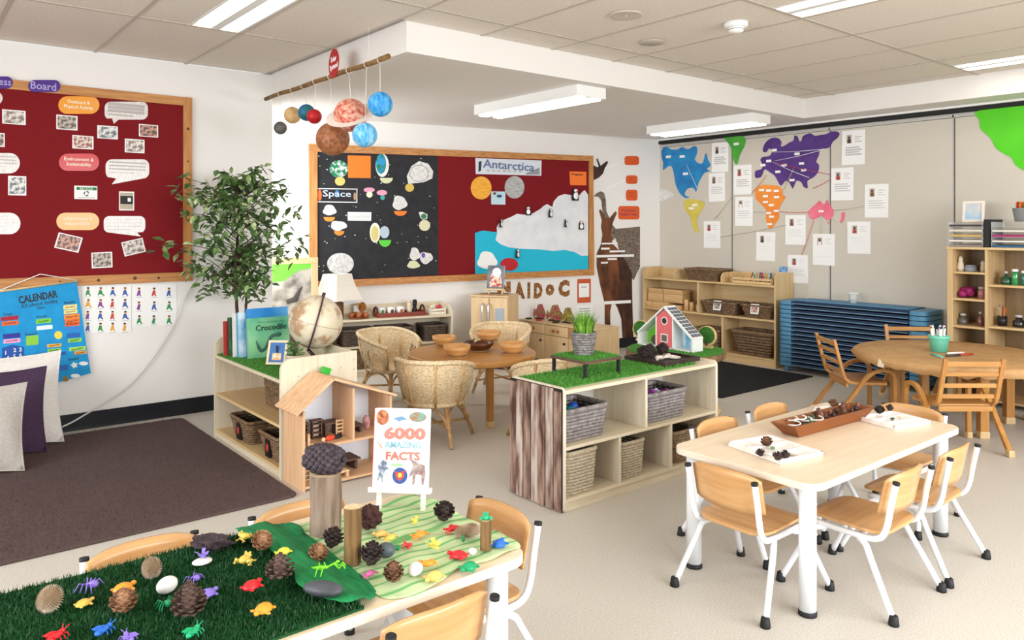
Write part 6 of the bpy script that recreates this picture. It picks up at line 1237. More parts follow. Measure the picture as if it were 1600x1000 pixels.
def rbasket(label, xa, xb_, z, d_, h_, fl, tagc=None, a0=RX0):
    ya, yb = ry(xa), ry(xb_); b = basket('wicker_tray', label, (a0+d_/2+.01, (ya+yb)/2, z), -PI/2, (ya-yb), d_, h_, M_RATB, fl, 8, GR_, lining=M_DKIN)
    if tagc: 
        w_ = MB().box((-.05, -d_/2-.03, h_*.15), (.05, -d_/2-.024, h_*.95), Matrix.Translation((0, 0, 0)) @ Matrix.Rotation(-.18, 4, 'X')).build('photo_tag', M_PAPER, b); MB().box((-.038, -d_/2-.032, h_*.27), (.038, -d_/2-.028, h_*.85), Matrix.Rotation(-.18, 4, 'X')).build('tag_picture', mat('tag_pic_'+tagc[1:], tagc, .5, '#c9b9a8', 40), w_)
    return b
rbasket('flat wicker basket standing on top of the block shelf', 525, 780, .874, .28, .13, 1.2); rbasket('wicker tray with a dark photo tag, middle board of the block shelf', 655, 905, .506, .27, .135, 1.3, '#2a2c33'); rbasket('wicker tray with a red and green photo tag, middle board of the block shelf', 945, 1172, .506, .27, .135, 1.3, '#8a3a30')
rbasket('deep wicker basket in the bottom bay beside the cots', 885, 1180, .091, .28, .25, 1.35); rbasket('dark deep wicker basket in the bottom bay behind the barn', 590, 785, .091, .28, .22, 1.2)
ya, yb = ry(865), ry(1180); cr = crate('crayon_crate', 'pale slatted crate of coloured toys on the block shelf top', (RX0+.14, (ya+yb)/2, .874), -PI/2, ya-yb-.02, .20, .075, W_SHELF, 2)
for k in range(9): c = ('#2f5fa8', '#2f8a5a', '#d8d8d4', '#c4392e', '#26324a')[k % 5]; MB().tube([(0, 0, 0), (.02*math.sin(k), .05*math.cos(k*2.1), .11)], .008, 6).build('toy_pen', plain(c, .4), label=('blue', 'green', 'white', 'red', 'navy')[k % 5]+' felt pen sticking out of the pale slatted crate', cat='pen', group='pens in the slatted crate', loc=(RX0+.11+.02*(k % 3), yb+.06+.035*k, .884))
pf2 = thing('photo_stand', 'small blue photo in a wooden stand on the block shelf end', 'photo stand', (RX0+.15, RY0+.011, 1.0), -PI/2); MB().box((-.05, -.01, 0), (.05, .01, .012)).build('foot', W_SHELF, pf2); MB().box((-.045, -.003, .01), (.045, .003, .075), Matrix.Rotation(-.3, 4, 'X')).build('photo', mat('blue_photo', '#3a78b0', .4, '#9cc3dd', 30), pf2)
# ================================================================== blue stacked cots
M_COT = mat('cot_plastic', '#4f86a8', .45); M_COTD = mat('cot_fabric', '#1c2f4d', .7); M_RAIL = mat('cot_rail', '#6f97b0', .35)
CX0, CX1, CY0, CY1 = 7.18, 7.575, 2.97, 4.44; NC = 15; ct = None; CYM = (CY0+CY1)/2; CXM = (CX0+CX1)/2; hx, hy = (CX1-CX0)/2, (CY1-CY0)/2
def cot():
    t = thing('stacking_cot', 'x', 'cot', (CXM, CYM, .06), 0, 'blue stacked cots')
    for s in (-1, 1):
        pts = [(x, y) for x, y in rounded(2*hx, .17, .06, 5, 0, s*(hy-.085))]; MB().prism(pts, 0, .040).build('end_cap', M_COT, t, bevel=.004)
        MB().box((s*(hx-.006)-.004, -hy+.16, .013), (s*(hx-.006)+.004, hy-.16, .020)).build('side_rail', M_RAIL, t)
    MB().box((-hx+.006, -hy+.15, .022), (hx-.006, hy-.15, .040)).build('sling', M_COTD, t); return t
ct = cot()
for k in range(NC):
    o = ct if k == 0 else copy_tree(ct); o.location = (CXM, CYM, .06+.0452*k)
    o['label'] = 'bottom blue cot of the stack, standing on its feet' if k == 0 else ('topmost blue stacking cot, carrying the paper cup' if k == NC-1 else 'blue stacking cot in the middle of the stack beside the block shelf')
for s in (-1, 1):
    for q in (-1, 1): MB().lathe([(.022, -.06), (.028, 0)], 12, Matrix.Translation((q*(hx-.05), s*(hy-.08), 0))).build('foot', M_COT, ct)
MB().box((-hx+.03, -hy+.16, .0445), (hx-.03, hy-.16, .050)).build('mattress', mat('cot_blue', '#4a83ab', .6), [o for o in COL.objects if o.get('label', '').startswith('topmost blue')][0])
cu_ = thing('plastic_cup', 'clear plastic cup standing on the blue cots', 'cup', (ona(1333, 480, 7.36).x, ona(1333, 480, 7.36).y, .06+.0452*(NC-1)+.050)); MB().lathe([(.034, 0), (.047, .10), (.044, .10), (.032, .004), (0, .004)], 18).build('cup', mat('frosted_cup', '#e6ebe6', .3, trans=.4), cu_); MB().tube([(.049*math.cos(2*PI*i/20), .049*math.sin(2*PI*i/20), .10) for i in range(20)], .004, 6, closed=True).build('lip', M_PAPER, cu_)
# ================================================================== paint shelf contents and top
def jar(label, px, z, r, h, m, lidm=None, a=PX0+.12, cat='jar', lidh=.02, group='jars in the paint shelf', neck=None):
    y = ona(px, 430, a).y; t = thing('paint_jar' if cat == 'jar' else 'paint_bottle', label, cat, (a, y, z), 0, group); pr = [(r*.92, 0), (r, .006), (r, h*.8), (r*.75, h)] if not neck else [(r*.92, 0), (r, .006), (r, h*.62), (neck, h*.8), (neck, h)]
    MB().lathe(pr, 16).build('body', m, t); MB().lathe([((neck or r*.78)*1.1, h), ((neck or r*.78)*1.1, h+lidh), (0, h+lidh+.002)], 14).build('lid', lidm or M_PAPER, t)
glassy = lambda n, c: mat('jar_'+n, c, .1, coat=.5)
s1, s2, s3, s4 = PSZ; r1, r2, r3, r4 = PSZ2
MB().lathe([(.022, 0), (.03, .03), (.022, .075), (.016, .085), (.02, .10), (.012, .125), (0, .13)], 14).build('figurine', plain('#d8cdb4', .5), label='cream rabbit figurine in the top cubby', cat='figurine', loc=(PX0+.1, ona(1501, 415, PX0+.1).y, s1)); MB().lathe([(.018, 0), (.022, .03), (.016, .06), (.02, .08), (0, .10)], 12).build('figurine', plain('#cfc4ab', .5), label='small cream figurine beside the cubby divider', cat='figurine', loc=(PX0+.1, ona(1536, 415, PX0+.1).y, s1))
jar('low grey round tin in the top cubby', 1517, s1, .048, .045, plain('#8d949c', .3), plain('#9aa2aa', .3), cat='jar', lidh=.008)
b = MB()
for k in range(9): b.ball((R.uniform(-.04, .04), R.uniform(-.035, .035), R.uniform(.03, .08)), (.035, .035, .033), 9, 7)
b.build('fabric_bundle', mat('magenta_cloth', '#a8246a', .6, '#7a1850', 20), label='crumpled magenta cloth bundle in the second cubby', cat='cloth', loc=(PX0+.13, ona(1510, 450, PX0+.13).y, s2-.0))
jar('pink glass jar beside the magenta bundle', 1534, s2, .03, .08, glassy('pink', '#a86a6a'), M_ALU); jar('round clear glass jar in the third cubby', 1505, s3, .04, .075, glassy('clear', '#5b5450'), M_ALU, neck=.022); jar('slim rosy glass bottle in the third cubby', 1532, s3, .024, .10, glassy('rose', '#7d4a4a'), M_ALU, cat='bottle', neck=.012)
jar('white-lidded jar filled with orange beads', 1509, s4, .045, .15, mat('orange_fill', '#8a6a4a', .3, '#e8641c', 3, (0, 0, 3), lo=.45, hi=.55), M_PAPER); jar('small red bottle, taller of two in the lower cubby', 1530, s4, .026, .10, glassy('red', '#a8201c'), M_ALU, cat='bottle', neck=.012); jar('small red bottle, shorter of two by the divider', 1539, s4, .024, .08, glassy('red', '#a8201c'), M_ALU, cat='bottle', neck=.012)
jar('squat dark green glass bottle with a stopper', 1572, r1, .042, .09, glassy('dkgreen', '#1c4a30'), M_ALU, cat='bottle', neck=.012); jar('green paint bottle with white cap', 1586, r1, .028, .11, glassy('green', '#2c8a4a'), M_PAPER, cat='bottle'); jar('teal paint bottle with white cap', 1601, r1, .028, .10, glassy('teal', '#1f6a5c'), M_PAPER, cat='bottle'); jar('green paint bottle at the far side of the cubby', 1617, r1, .028, .11, glassy('green', '#2c8a4a'), M_PAPER, cat='bottle')
jar('dark round glass jar in the middle right cubby', 1592, r2, .045, .08, glassy('black', '#1c1a1c'), M_ALU, neck=.025); bc_ = thing('brush_pot', 'dark pot of paint brushes in the cubby shelf', 'brush pot', (PX0+.12, ona(1566, 480, PX0+.12).y, r2)); MB().lathe([(.035, 0), (.038, .08), (.034, .08), (.03, .005), (0, .005)], 14).build('pot', plain('#1f1c1c', .4), bc_)
for k in range(7): MB().tube([(0, 0, .02), (.03*math.cos(k), .03*math.sin(k*1.7), .15+.01*(k % 3))], .004, 5).build('brush', plain(('#c46a2c', '#b8b0a4', '#7a3a2a')[k % 3]), bc_)
jar('grey paint bottle with white cap, lower right cubby', 1569, r3, .032, .12, plain('#5a5a58', .4), M_PAPER, cat='bottle', neck=.016); jar('navy paint bottle with white cap, lower right cubby', 1588, r3, .032, .12, plain('#1c2a4a', .4), M_PAPER, cat='bottle', neck=.016); jar('black paint bottle with white cap, lower right cubby', 1606, r3, .032, .12, plain('#1a1a1c', .4), M_PAPER, cat='bottle', neck=.016)
M_CLEAR = mat('clear_plastic', '#e9e9ea', .12, alpha=.35)
def tray_stack(label, pxa, pxb, fills):
    ya, yb = ona(pxa, 380, PX0+.02).y, ona(pxb, 380, PX0+.02).y; t = thing('paper_tray_stack', label, 'paper trays', (PX0+.17, (ya+yb)/2, PH), -PI/2, 'clear paper trays on the paint shelf'); w_ = ya-yb; n = len(fills)
    for k, c in enumerate(fills):
        z = k*.043; tr_ = MB().box((-w_/2, -.15, z), (w_/2, .15, z+.003)).build('tray', M_CLEAR, t)
        for s in (-1, 1): MB().box((s*w_/2-.002, -.15, z), (s*w_/2+.002, .15, z+.042)).build('tray_side', M_CLEAR, tr_)
        if c: MB().box((-w_/2+.006, -.148, z+.004), (w_/2-.006, .14, z+.004+(.016 if c != '#e6e2d6' else .012))).build('papers', plain(c), tr_)
    return n*.043
h1 = tray_stack('clear paper tray stack under the small framed picture', 1482, 1535, ['#8f877c', '#e6e2d6', '#c9a85a', '#d8d2c2', '#3a3436']); h2 = tray_stack('clear paper tray stack holding magenta and blue paper', 1549, 1640, ['#2f5f80', '#e6e2d6', '#a8286a', '#e6e2d6', ''])
MB().box((0, 0, 0), (.30, .045, .235)).build('file_box', M_RUBBER, label='black file holder between the two clear tray stacks', cat='file', loc=(PX0+.17, ona(1541.5, 380, PX0+.02).y, PH), bevel=.003)
yf = ona(1520, 330, PX0+.12).y; pf3 = thing('framed_picture', 'small white-framed seaside picture on the clear paper trays', 'picture', (PX0+.12, yf, PH+h1), -PI/2)
T = Matrix.Rotation(-.1, 4, 'X'); b = MB(); 
for lo, hi in (((-.085, 0, 0), (-.065, .014, .18)), ((.065, 0, 0), (.085, .014, .18)), ((-.065, 0, 0), (.065, .014, .02)), ((-.065, 0, .16), (.065, .014, .18))): b.box(lo, hi, T)
b.build('frame', mat('frame_white', '#e8dfd2', .4), pf3); MB().box((-.065, .007, .02), (.065, .011, .16), T).build('picture', mat('seaside_print', '#8fbcdc', .4, '#e9d9c2', 5), pf3); MB().box((-.01, .05, 0), (.01, .055, .1)).build('strut', plain('#6a5a4a'), pf3)
yk = ona(1596, 330, PX0+.12).y; bk_ = thing('metal_bucket', 'small galvanised bucket of scissors on the clear paper trays', 'bucket', (PX0+.13, yk, PH+h2)); MB().lathe([(.05, 0), (.068, .11), (.071, .112), (.064, .112), (.047, .004), (0, .004)], 20).build('bucket', mat('galvanised', '#a9adb0', .35, metal=.6), bk_)
for k in range(6): a = k*1.05; MB().tube([(.03*math.cos(a)+.022*math.cos(q), .03*math.sin(a), .135+.026*math.sin(q)) for q in [2*PI*i/12 for i in range(12)]], .007, 6, closed=True).build('scissor_handle', plain(('#e8641c', '#2f8a3c', '#d63a2c')[k % 3], .4), bk_)
# ================================================================== on the paper-covered round table
ZP = .537; q = onz(1467, 549, ZP); tb = thing('pen_bucket', 'mint green bucket full of white felt pens on the brown paper', 'bucket', (q.x, q.y, ZP)); MB().lathe([(.058, 0), (.072, .115), (.074, .12), (.068, .12), (.055, .005), (0, .005)], 24).build('bucket', mat('mint', '#6fc7ac', .4), tb); MB().lathe([(.0745, .10), (.0765, .105), (.0765, .122), (.0745, .124)], 24).build('rim', mat('mint', '#6fc7ac', .4), tb)
for k in range(13):
    a = TR.uniform(0, 2*PI); r = TR.uniform(.01, .05); tp_ = Vector((r*1.25*math.cos(a), r*1.25*math.sin(a), TR.uniform(.165, .205))); o = MB().tube([(r*.7*math.cos(a), r*.7*math.sin(a), .02), tp_], .0085, 7).build('felt_pen', M_PAPER, tb); MB().tube([tp_, tp_+Vector((0, 0, .008))], [.0085, .006], 7).build('pen_end', plain(('#2a2a5a', '#1c1c1c', '#4a3a8a')[k % 3]), o)
for k, (x0, y0, x1, y1, c, lab) in enumerate(((1480, 552, 1506, 551, '#e9e9e6', 'white felt pen with a black tip lying on the brown paper'), (1498, 554, 1520, 553, '#b5432c', 'red felt pen lying on the brown paper'), (1455, 553, 1472, 558, '#5fc0b0', 'teal felt pen lying beside the mint bucket'), (1478, 556, 1500, 555, '#3a3a3a', 'dark felt pen lying beside the mint bucket'))):
    a, b_ = onz(x0, y0, ZP+.008), onz(x1, y1, ZP+.008); MB().tube([a, b_], .0075, 8).build('felt_pen', plain(c, .4), label=lab, cat='pen', group='loose felt pens on the brown paper')
# ================================================================== on the white-legged table
ZW = .531
tg = thing('wooden_trough', 'long brown wooden trough filled with seed pods and shells', 'trough', (0, 0, 0)); c_ = (onz(1222, 676, ZW)+onz(1357, 646, ZW))/2
a_, b_ = onz(1232, 684, ZW), onz(1350, 652, ZW); dv = b_-a_; tg.location = ((a_.x+b_.x)/2-.005, (a_.y+b_.y)/2+.015, ZW); tg.rotation_euler = (0, 0, math.atan2(dv.y, dv.x)); L_, w0, w1, hh = dv.length*1.06, .042, .066, .06
vs = []
for z, w_, l_ in ((0, w0, L_*.40), (hh, w1, L_*.5)): vs += [(-l_, -w_, z), (l_, -w_, z), (l_, w_, z), (-l_, w_, z)]
for z, w_, l_ in ((hh, w1-.010, L_*.5-.018), (.010, w0-.008, L_*.40-.01)): vs += [(-l_, -w_, z), (l_, -w_, z), (l_, w_, z), (-l_, w_, z)]
fs = [(3, 2, 1, 0)]+[(k*4+j, k*4+(j+1) % 4, (k+1)*4+(j+1) % 4, (k+1)*4+j) for k in range(3) for j in range(4)]+[(12, 13, 14, 15)]
MB().add(vs, fs).build('trough', wood('trough_wood', '#8a4f22', '#743d16', 'x', .45), tg, bevel=.002)
GTr = 'natural bits in the trough'
for k in range(20):
    f = -.36+.76*k/19; y = .035*math.sin(k*2.3); p = wmat(tg) @ Vector((f*L_, y, .045+.01*(k % 2))); s = TR.uniform(.016, .026)
    c = ('#4a2e22', '#5e3a28', '#3a2420', '#7a4a34')[k % 4] if k > 6 else ('#e6e2da', '#d8d2c6', '#3f7a66', '#e9e6e0')[k % 4]
    b = cone_mesh('pod', s*2, s*.9, 16, None) if k > 6 else MB().tube([(s*1.6*math.cos(q)*(1-.06*q), s*1.2*math.sin(q), .004*q) for q in [i*.5 for i in range(14)]], .0035, 5)
    b.build('seed_pod' if k > 6 else 'shell_ring', mat('pod_'+c[1:], c, .6), label=('brown knobbly seed pod heaped in the trough' if k > 6 else 'pale ring-shaped shell at the open end of the trough' if k % 4 != 2 else 'green glassy ring at the open end of the trough'), cat='seed pod' if k > 6 else 'shell', group=GTr, loc=p-Vector((0, 0, s*.6)))
def sort_tray(label, corners, seed):
    P_ = [onz(x, y, ZW+.012) for x, y in corners]; c = sum(P_, Vector())/4; ex = ((P_[1]-P_[0])+(P_[2]-P_[3]))/2; ey = ((P_[3]-P_[0])+(P_[2]-P_[1]))/2; w_, d_ = ex.length, ey.length; rz = math.atan2(ex.y, ex.x)
    t = thing('sorting_tray', label, 'tray', (c.x, c.y, ZW), rz, 'sorting trays on the white-legged table'); M_TR = mat('tray_white', '#eee6e0', .35)
    MB().box((-w_/2, -d_/2, 0), (w_/2, d_/2, .006)).build('base', M_TR, t, bevel=.001)
    for s in (-1, 1): MB().box((-w_/2, s*(d_/2-.004)-.004, .006), (w_/2, s*(d_/2-.004)+.004, .020)).build('rim', M_TR, t); MB().box((s*(w_/2-.004)-.004, -d_/2, .006), (s*(w_/2-.004)+.004, d_/2, .020)).build('rim', M_TR, t)
    for k in (1, 2): MB().box((-w_/2+w_*k/3-.003, -d_/2, .006), (-w_/2+w_*k/3+.003, d_/2, .016)).build('divider', M_TR, t)
    MB().box((-w_/2, -.003, .006), (w_/2, .003, .016)).build('divider', M_TR, t); return t, w_, d_
tA, wA, dA = sort_tray('white sorting tray with dark pine cones at the short end of the table', [(1143, 694), (1226, 724), (1279, 706), (1197, 680)], 1)
tB, wB, dB = sort_tray('white sorting tray with small shells beside the trough', [(1352, 656), (1412, 670), (1440, 657), (1380, 640)], 2)
tC, wC, dC = sort_tray('white sorting tray behind the trough with a teal paint brush', [(1290, 643), (1318, 651), (1340, 640), (1312, 632)], 3)
tC.location.y += .03
GWt = 'pine cones on the white-legged table'
for (px, py, L_, r_, kd, lab) in ((1198, 691, .045, .026, 'brown', 'small brown pine cone at the rim of the sorting tray'), (1190, 708, .03, .02, 'dark', 'small dark cone in the sorting tray'), (1213, 714, .034, .022, 'dark', 'dark cone in the front corner of the sorting tray'), (1226, 712, .034, .022, 'dark', 'dark cone beside another in the sorting tray corner'), (1374, 641, .04, .026, 'dark', 'round dark cone beside the trough end'), (1389, 637, .034, .02, 'dark', 'small dark cone beside the trough end'), (1301, 630, .04, .028, 'brown', 'brown cone on the tray behind the trough')):
    cone(lab, onz(px, py+5, ZW+.016), L_, r_, kd, (.2, .3, px), GWt, 36)
for (px, py, c, s, lab) in ((1170, 700, '#e6dcc6', .012, 'cream shell in the sorting tray'), (1208, 700, '#5e8a5a', .010, 'green leaf chip in the sorting tray'), (1250, 700, '#e2d6bd', .011, 'cream shell at the corner of the sorting tray'), (1395, 655, '#3f5a3a', .012, 'dark green leaf chip in the tray beside the trough'), (1408, 652, '#d8c7a4', .011, 'tan shell in the tray beside the trough'), (1380, 653, '#e0d6c4', .010, 'pale shell in the tray beside the trough'), (1240, 712, '#b5a284', .010, 'tan chip in the sorting tray')):
    q = onz(px, py, ZW+.012); MB().ball((0, 0, s*.5), (s*1.3, s, s*.6), 9, 6).build('shell', plain(c, .5), label=lab, cat='shell', group='shells on the white-legged table', loc=(q.x, q.y, ZW+.007))
a, b_ = onz(1305, 639, ZW+.028), onz(1330, 636, ZW+.028); t = thing('paint_brush', 'teal-handled brush lying across the far sorting tray', 'brush', a); MB().tube([Vector((0, 0, 0)), b_-a], .006, 7).build('handle', plain('#2f8a7a', .4), t); MB().tube([b_-a, (b_-a)*1.3], [.006, .003], 7).build('bristles', plain('#2a2422'), t)
# ================================================================== nature table
ZN = .5302
T_ = lambda x, y, z=ZN: onz(x, y, z)
nt_ = turf('grass_mat', 'dark green artificial grass mat covering half of the nature table', (.165, .93, 1.738, 2.398), ZN, M_BLADE2, M_TURF2, 24000, .014, th=.006)
ZG = ZN+.006+.010                                              # things stand in the turf
# ---- cloths: real sheets with small folds, lying over table and turf
def cloth(name, label, outline, m, z_of, fold, th=.0015, cat='cloth', grid=.02):
    P_ = [T_(x, y) for x, y in outline]; poly = [(p.x, p.y) for p in smooth_path([(p.x, p.y, 0) for p in P_], 4, True) for p in [Vector(p)]]
    xs_ = [p[0] for p in poly]; ys_ = [p[1] for p in poly]
    def inside(x, y):
        c = False; n = len(poly)
        for i in range(n):
            (x0, y0), (x1, y1) = poly[i], poly[(i+1) % n]
            if (y0 > y) != (y1 > y) and x < (x1-x0)*(y-y0)/(y1-y0)+x0: c = not c
        return c
    nx, ny = int((max(xs_)-min(xs_))/grid)+2, int((max(ys_)-min(ys_))/grid)+2; idx = {}; vs = []; fs = []
    def near(x, y):                                           # snap outside points to the outline
        best = min(((Vector((x, y))-Vector(q)).length, q) for q in poly); return best
    for i in range(nx):
        for j in range(ny):
            x, y = min(xs_)+i*grid, min(ys_)+j*grid
            if not inside(x, y):
                d, q = near(x, y)
                if d > grid*1.05: continue
                x, y = q
            idx[i, j] = len(vs); vs.append((x, y, z_of(x, y)+fold(x, y)))
    for (i, j) in list(idx):
        q = [(i, j), (i+1, j), (i+1, j+1), (i, j+1)]
        if all(c in idx for c in q): fs.append(tuple(idx[c] for c in q))
    o = MB().add(vs, fs, True).build(name, m, label=label, cat=cat); s = o.modifiers.new('thickness', 'SOLIDIFY'); s.thickness = th; s.offset = 1; return o
def in_mat(x, y): return .165 < x < .93 and 1.738 < y < 2.398
def step(x, y):                                               # height of the turf edge, softened
    d = min(x-.165, .93-x, y-1.738, 2.398-y); return max(0, min(1, (d+.03)/.05))*.024
M_DKC = mat('dark_green_felt', '#0f8246', .85, '#0b6a38', 14, (6, 1, 1), 3, .35, .65, bump=.3, bscale=40); M_VEIL = mat('sheer_green', '#6db068', .8, '#c0d3a0', 1.3, (1.3, 5, 1), 3, .02, .26, bump=.2, bscale=9, wave='Y', distort=9)
cloth('sheer_cloth', 'sheer pale green cloth with darker streaks spread on the nature table', [(452, 826), (492, 818), (540, 803), (590, 793), (640, 776), (672, 781), (712, 802), (760, 826), (812, 851), (798, 862), (770, 876), (722, 890), (695, 905), (668, 924), (632, 936), (596, 935), (560, 905), (510, 868)], M_VEIL, lambda x, y: ZN+.002+step(x, y)*(x < .98), lambda x, y: .003*math.sin(x*40+math.sin(y*22)*2)+.002*math.sin(y*60+x*12)+.003)
cloth('green_felt', 'dark green felt strip lying across the edge of the turf', [(369, 836), (405, 829), (444, 822), (464, 825), (488, 848), (520, 872), (560, 902), (588, 930), (580, 944), (552, 957), (524, 960), (484, 948), (463, 930), (457, 912), (430, 882), (404, 868), (377, 852)], M_DKC, lambda x, y: ZN+.010+step(x, y), lambda x, y: .002*math.sin(x*70)+.002*math.sin(y*55))
def zsurf(x, y, px): return ZG if px < 370 else (ZN+.036 if in_mat(x, y) else ZN+.012)
def sit(px, py, z=None):
    p = T_(px, py, ZG if px < 420 else ZN+.014); return Vector((p.x, p.y, (z if z is not None else zsurf(p.x, p.y, px))))
# ---- logs
M_BARKL = mat('log_bark', '#9a8675', .85, '#6d5848', 5, (7, 7, .8), 5, .35, .65, bump=.5, bscale=20); M_BARKB = mat('log_bark_brown', '#8a6a42', .85, '#5f4526', 6, (8, 8, .7), 5, .35, .65, bump=.5, bscale=20); M_CUT = mat('log_end', '#e0c9a6', .7, '#cfae82', 40, voronoi=False)
def log(label, px, py, r, h, m, group=None):
    p = sit(px, py); t = thing('log_post', label, 'log', p, 0, 'upright logs on the nature table'); n = 20; b = MB(); vs = []
    for z in (0, h*.3, h*.6, h): vs += [((r*(1+.04*math.sin(3*a+z*30)+.02*math.sin(7*a)))*math.cos(a), (r*(1+.04*math.sin(3*a+z*30)+.02*math.sin(7*a)))*math.sin(a), z) for a in [2*PI*i/n for i in range(n)]]
    b.add(vs, [(k*n+j, k*n+(j+1) % n, (k+1)*n+(j+1) % n, (k+1)*n+j) for k in range(3) for j in range(n)], True); b.build('bark', m, t)
    MB().add(vs[-n:], [tuple(range(n))]).build('cut_end', M_CUT, t); return p, h
p, h = log('thick grey log standing on the nature table, carrying a big seed pod', 509, 830, .048, .185, M_BARKL)
b = MB(); 
for k in range(110):                                         # banksia pod: overlapping thick bracts
    f = (k+.5)/110; a = k*2.39996; y = -.055+.11*f; r = .045*math.sin(PI*min(1, .14+.74*f))**.6; d = Vector((math.cos(a), 0, math.sin(a))); u = Vector((0, 1, 0)); b.ball(d*r*.86+u*y, (.012, .012, .012), 7, 5)
b.ball((0, 0, 0), (.037, .055, .037), 12, 8)
o = b.build('seed_pod', mat('banksia', '#4a3c44', .6, '#2c2228', 40), label='big dark scaly seed pod lying on the thick log', cat='seed pod', keep=True); o.location = p+Vector((-.004, .004, h+.044)); o.rotation_euler = (.05, .15, .75)
log('medium brown log with a pale cut top standing on the sheer cloth', 551, 877, .0245, .158, M_BARKB); p, h = log('small brown log standing near the blue turtle, with a green frog on top', 759, 857, .0165, .088, M_BARKB); p3, h3 = p, h
# ---- easel with the fact book
pl, pr = T_(586, 800), T_(669, 803); ctr = (pl+pr)/2; rz = math.atan2((pr-pl).y, (pr-pl).x)
bk, T, zl = easel_book('fact_book', 'white book titled 6000 amazing facts on a white easel', (ctr.x, ctr.y+.012), rz, .192, .262, mat('fact_cover', '#f2f1f0', .3), ZN+.006, mat('easel_white', '#ece6df', .5), .075, -.16)
M_CORAL = plain('#ee7a6c', .4); M_TEAL = plain('#86b9c6', .4); L2 = lambda s, x, y, hh, ww, m, bo=.0: letters(s, hh, m, bk, T @ Matrix.Translation((x, y, .0006)), width=ww, bold=bo, world=False)
L2('6000', .012, .180, .042, .145, M_CORAL, .05); L2('AMAZING', .006, .142, .022, .125, M_TEAL, .004); L2('FACTS', .008, .105, .028, .118, M_CORAL, .03)
pr2 = lambda nm, pts, m, z=.0004: MB().prism(pts, 0, z, T).build(nm, m, bk); el = lambda x, y, a, b_, n=18: [(x+a*math.cos(2*PI*i/n), y+b_*math.sin(2*PI*i/n)) for i in range(n)]
pr2('tiger_print', el(-.068, .232, .022, .026), mat('tiger', '#e08a5a', .5, '#7a3a22', 60)); pr2('chameleon_print', el(.055, .236, .030, .017), mat('chameleon', '#5fa89a', .5, '#9a6a4a', 50)); pr2('plane_print', [(-.03, .23), (.0, .238), (.02, .226), (.0, .224), (-.01, .218)], plain('#6a8fae')); pr2('leaf_print', el(-.01, .075, .022, .005), plain('#a9d8a0'))
pr2('globe_print', el(.0, .040, .026, .027), plain('#3a5aa0')); pr2('globe_core', [(-.018, .055), (.0, .050), (.016, .06), (.014, .036), (.0, .022), (-.014, .034)], plain('#d8503e'), .0008); pr2('globe_centre', el(.0, .042, .007, .008), plain('#f0d25a'), .0012)
pr2('skeleton_print', [(-.08, .02), (-.072, .05), (-.078, .075), (-.06, .09), (-.045, .085), (-.05, .07), (-.035, .06), (-.052, .055), (-.06, .03), (-.058, .012), (-.066, .03)], mat('skeleton', '#5a6a8a', .5, '#c9ced6', 70)); pr2('dinosaur_print', [(.03, .035), (.045, .075), (.035, .095), (.06, .085), (.085, .075), (.088, .05), (.082, .012), (.076, .012), (.074, .045), (.055, .045), (.05, .012), (.044, .012), (.044, .045)], mat('dino', '#8a6a6a', .5, '#b9a8a4', 60)); pr2('rocket_print', [(-.085, .155), (-.07, .14), (-.062, .125), (-.07, .13), (-.082, .148)], plain('#e3a08a'))
MB().box((-.0975, -.0158, zl), (-.0955, .0095, zl+.262), Matrix.Rotation(-.16, 4, 'X')).build('spine', plain('#c4352c'), bk)
# ---- pine cones, pods, stones, eggs
for (px, py, L_, r_, kd, rt, lab) in ((193, 957, .062, .033, 'light', (0, 0, 0), 'brown pine cone standing on the turf below the orange turtle'), (404, 866, .058, .031, 'light', (.5, .2, 0), 'reddish pine cone leaning at the felt edge'), (437, 918, .070, .031, 'rose', (0, .1, 1), 'closed grey-brown pine cone beside the green felt'), (492, 874, .052, .029, 'light', (.3, .3, 0), 'light brown pine cone before the thick log'), (515, 855, .060, .032, 'dark', (.3, -.2, 2), 'dark pine cone against the thick log'),
                                 (579, 883, .066, .034, 'dark', (.1, .1, 1), 'dark open pine cone beside the medium log'), (615, 908, .058, .028, 'brown', (0, 0, 2), 'brown pine cone standing by the white egg'), (692, 813, .066, .035, 'dark', (.2, 0, 0), 'dark pine cone beside the easel leg')):
    cone(lab, sit(px, py), L_, r_, kd, rt, n=52)
cone('large rose-shaped pine cone with spread base scales on the turf', sit(295, 962), .088, .034, 'rose', (0, 0, 0), n=70)
GF_ = 'fluffy seed heads on the turf'
def fluffy(label, px, py, r, l, rot):
    b = MB(); 
    for k in range(420):
        f = 1-2*(k+.5)/420; a = k*2.39996; d = Vector((math.sqrt(1-f*f)*math.cos(a), math.sqrt(1-f*f)*math.sin(a), f)); q = Vector((d.x*r, d.y*r, d.z*l)); e = d.orthogonal().normalized()*.0022; b.add([q*.75-e, q*.75+e, q*1.06], [(0, 1, 2)])
    t = thing('bristly_pod', label, 'seed head', sit(px, py)+Vector((0, 0, r*.85)), 0, GF_); t.rotation_euler = rot; MB().ball((0, 0, 0), (r*.82, r*.82, l*.82), 14, 10).build('core', mat('seed_core', '#8c7458', .9), t); b.build('bristles', mat('seed_bristle', '#cbb9a2', .9, '#9a8468', 40), t, kind='stuff')
fluffy('pale bristly seed head at the outer end of the turf', 78, 952, .030, .038, (.5, .2, 0)); fluffy('pale bristly seed head on the turf near the window-reflecting chair', 237, 900, .026, .034, (.4, -.2, 0)); fluffy('brown bristly seed head lying behind the small log', 733, 838, .023, .045, (1.45, 0, 1.0))
def stone(name, label, px, py, s, m, cat, rz=0., group=None):
    p = sit(px, py); b = MB(); b.ball((0, 0, s[2]*.9), s, 16, 11); o = b.build(name, m, label=label, cat=cat, group=group, keep=True); o.location = p-Vector((0, 0, .002)); o.rotation_euler = (0, 0, rz); return o
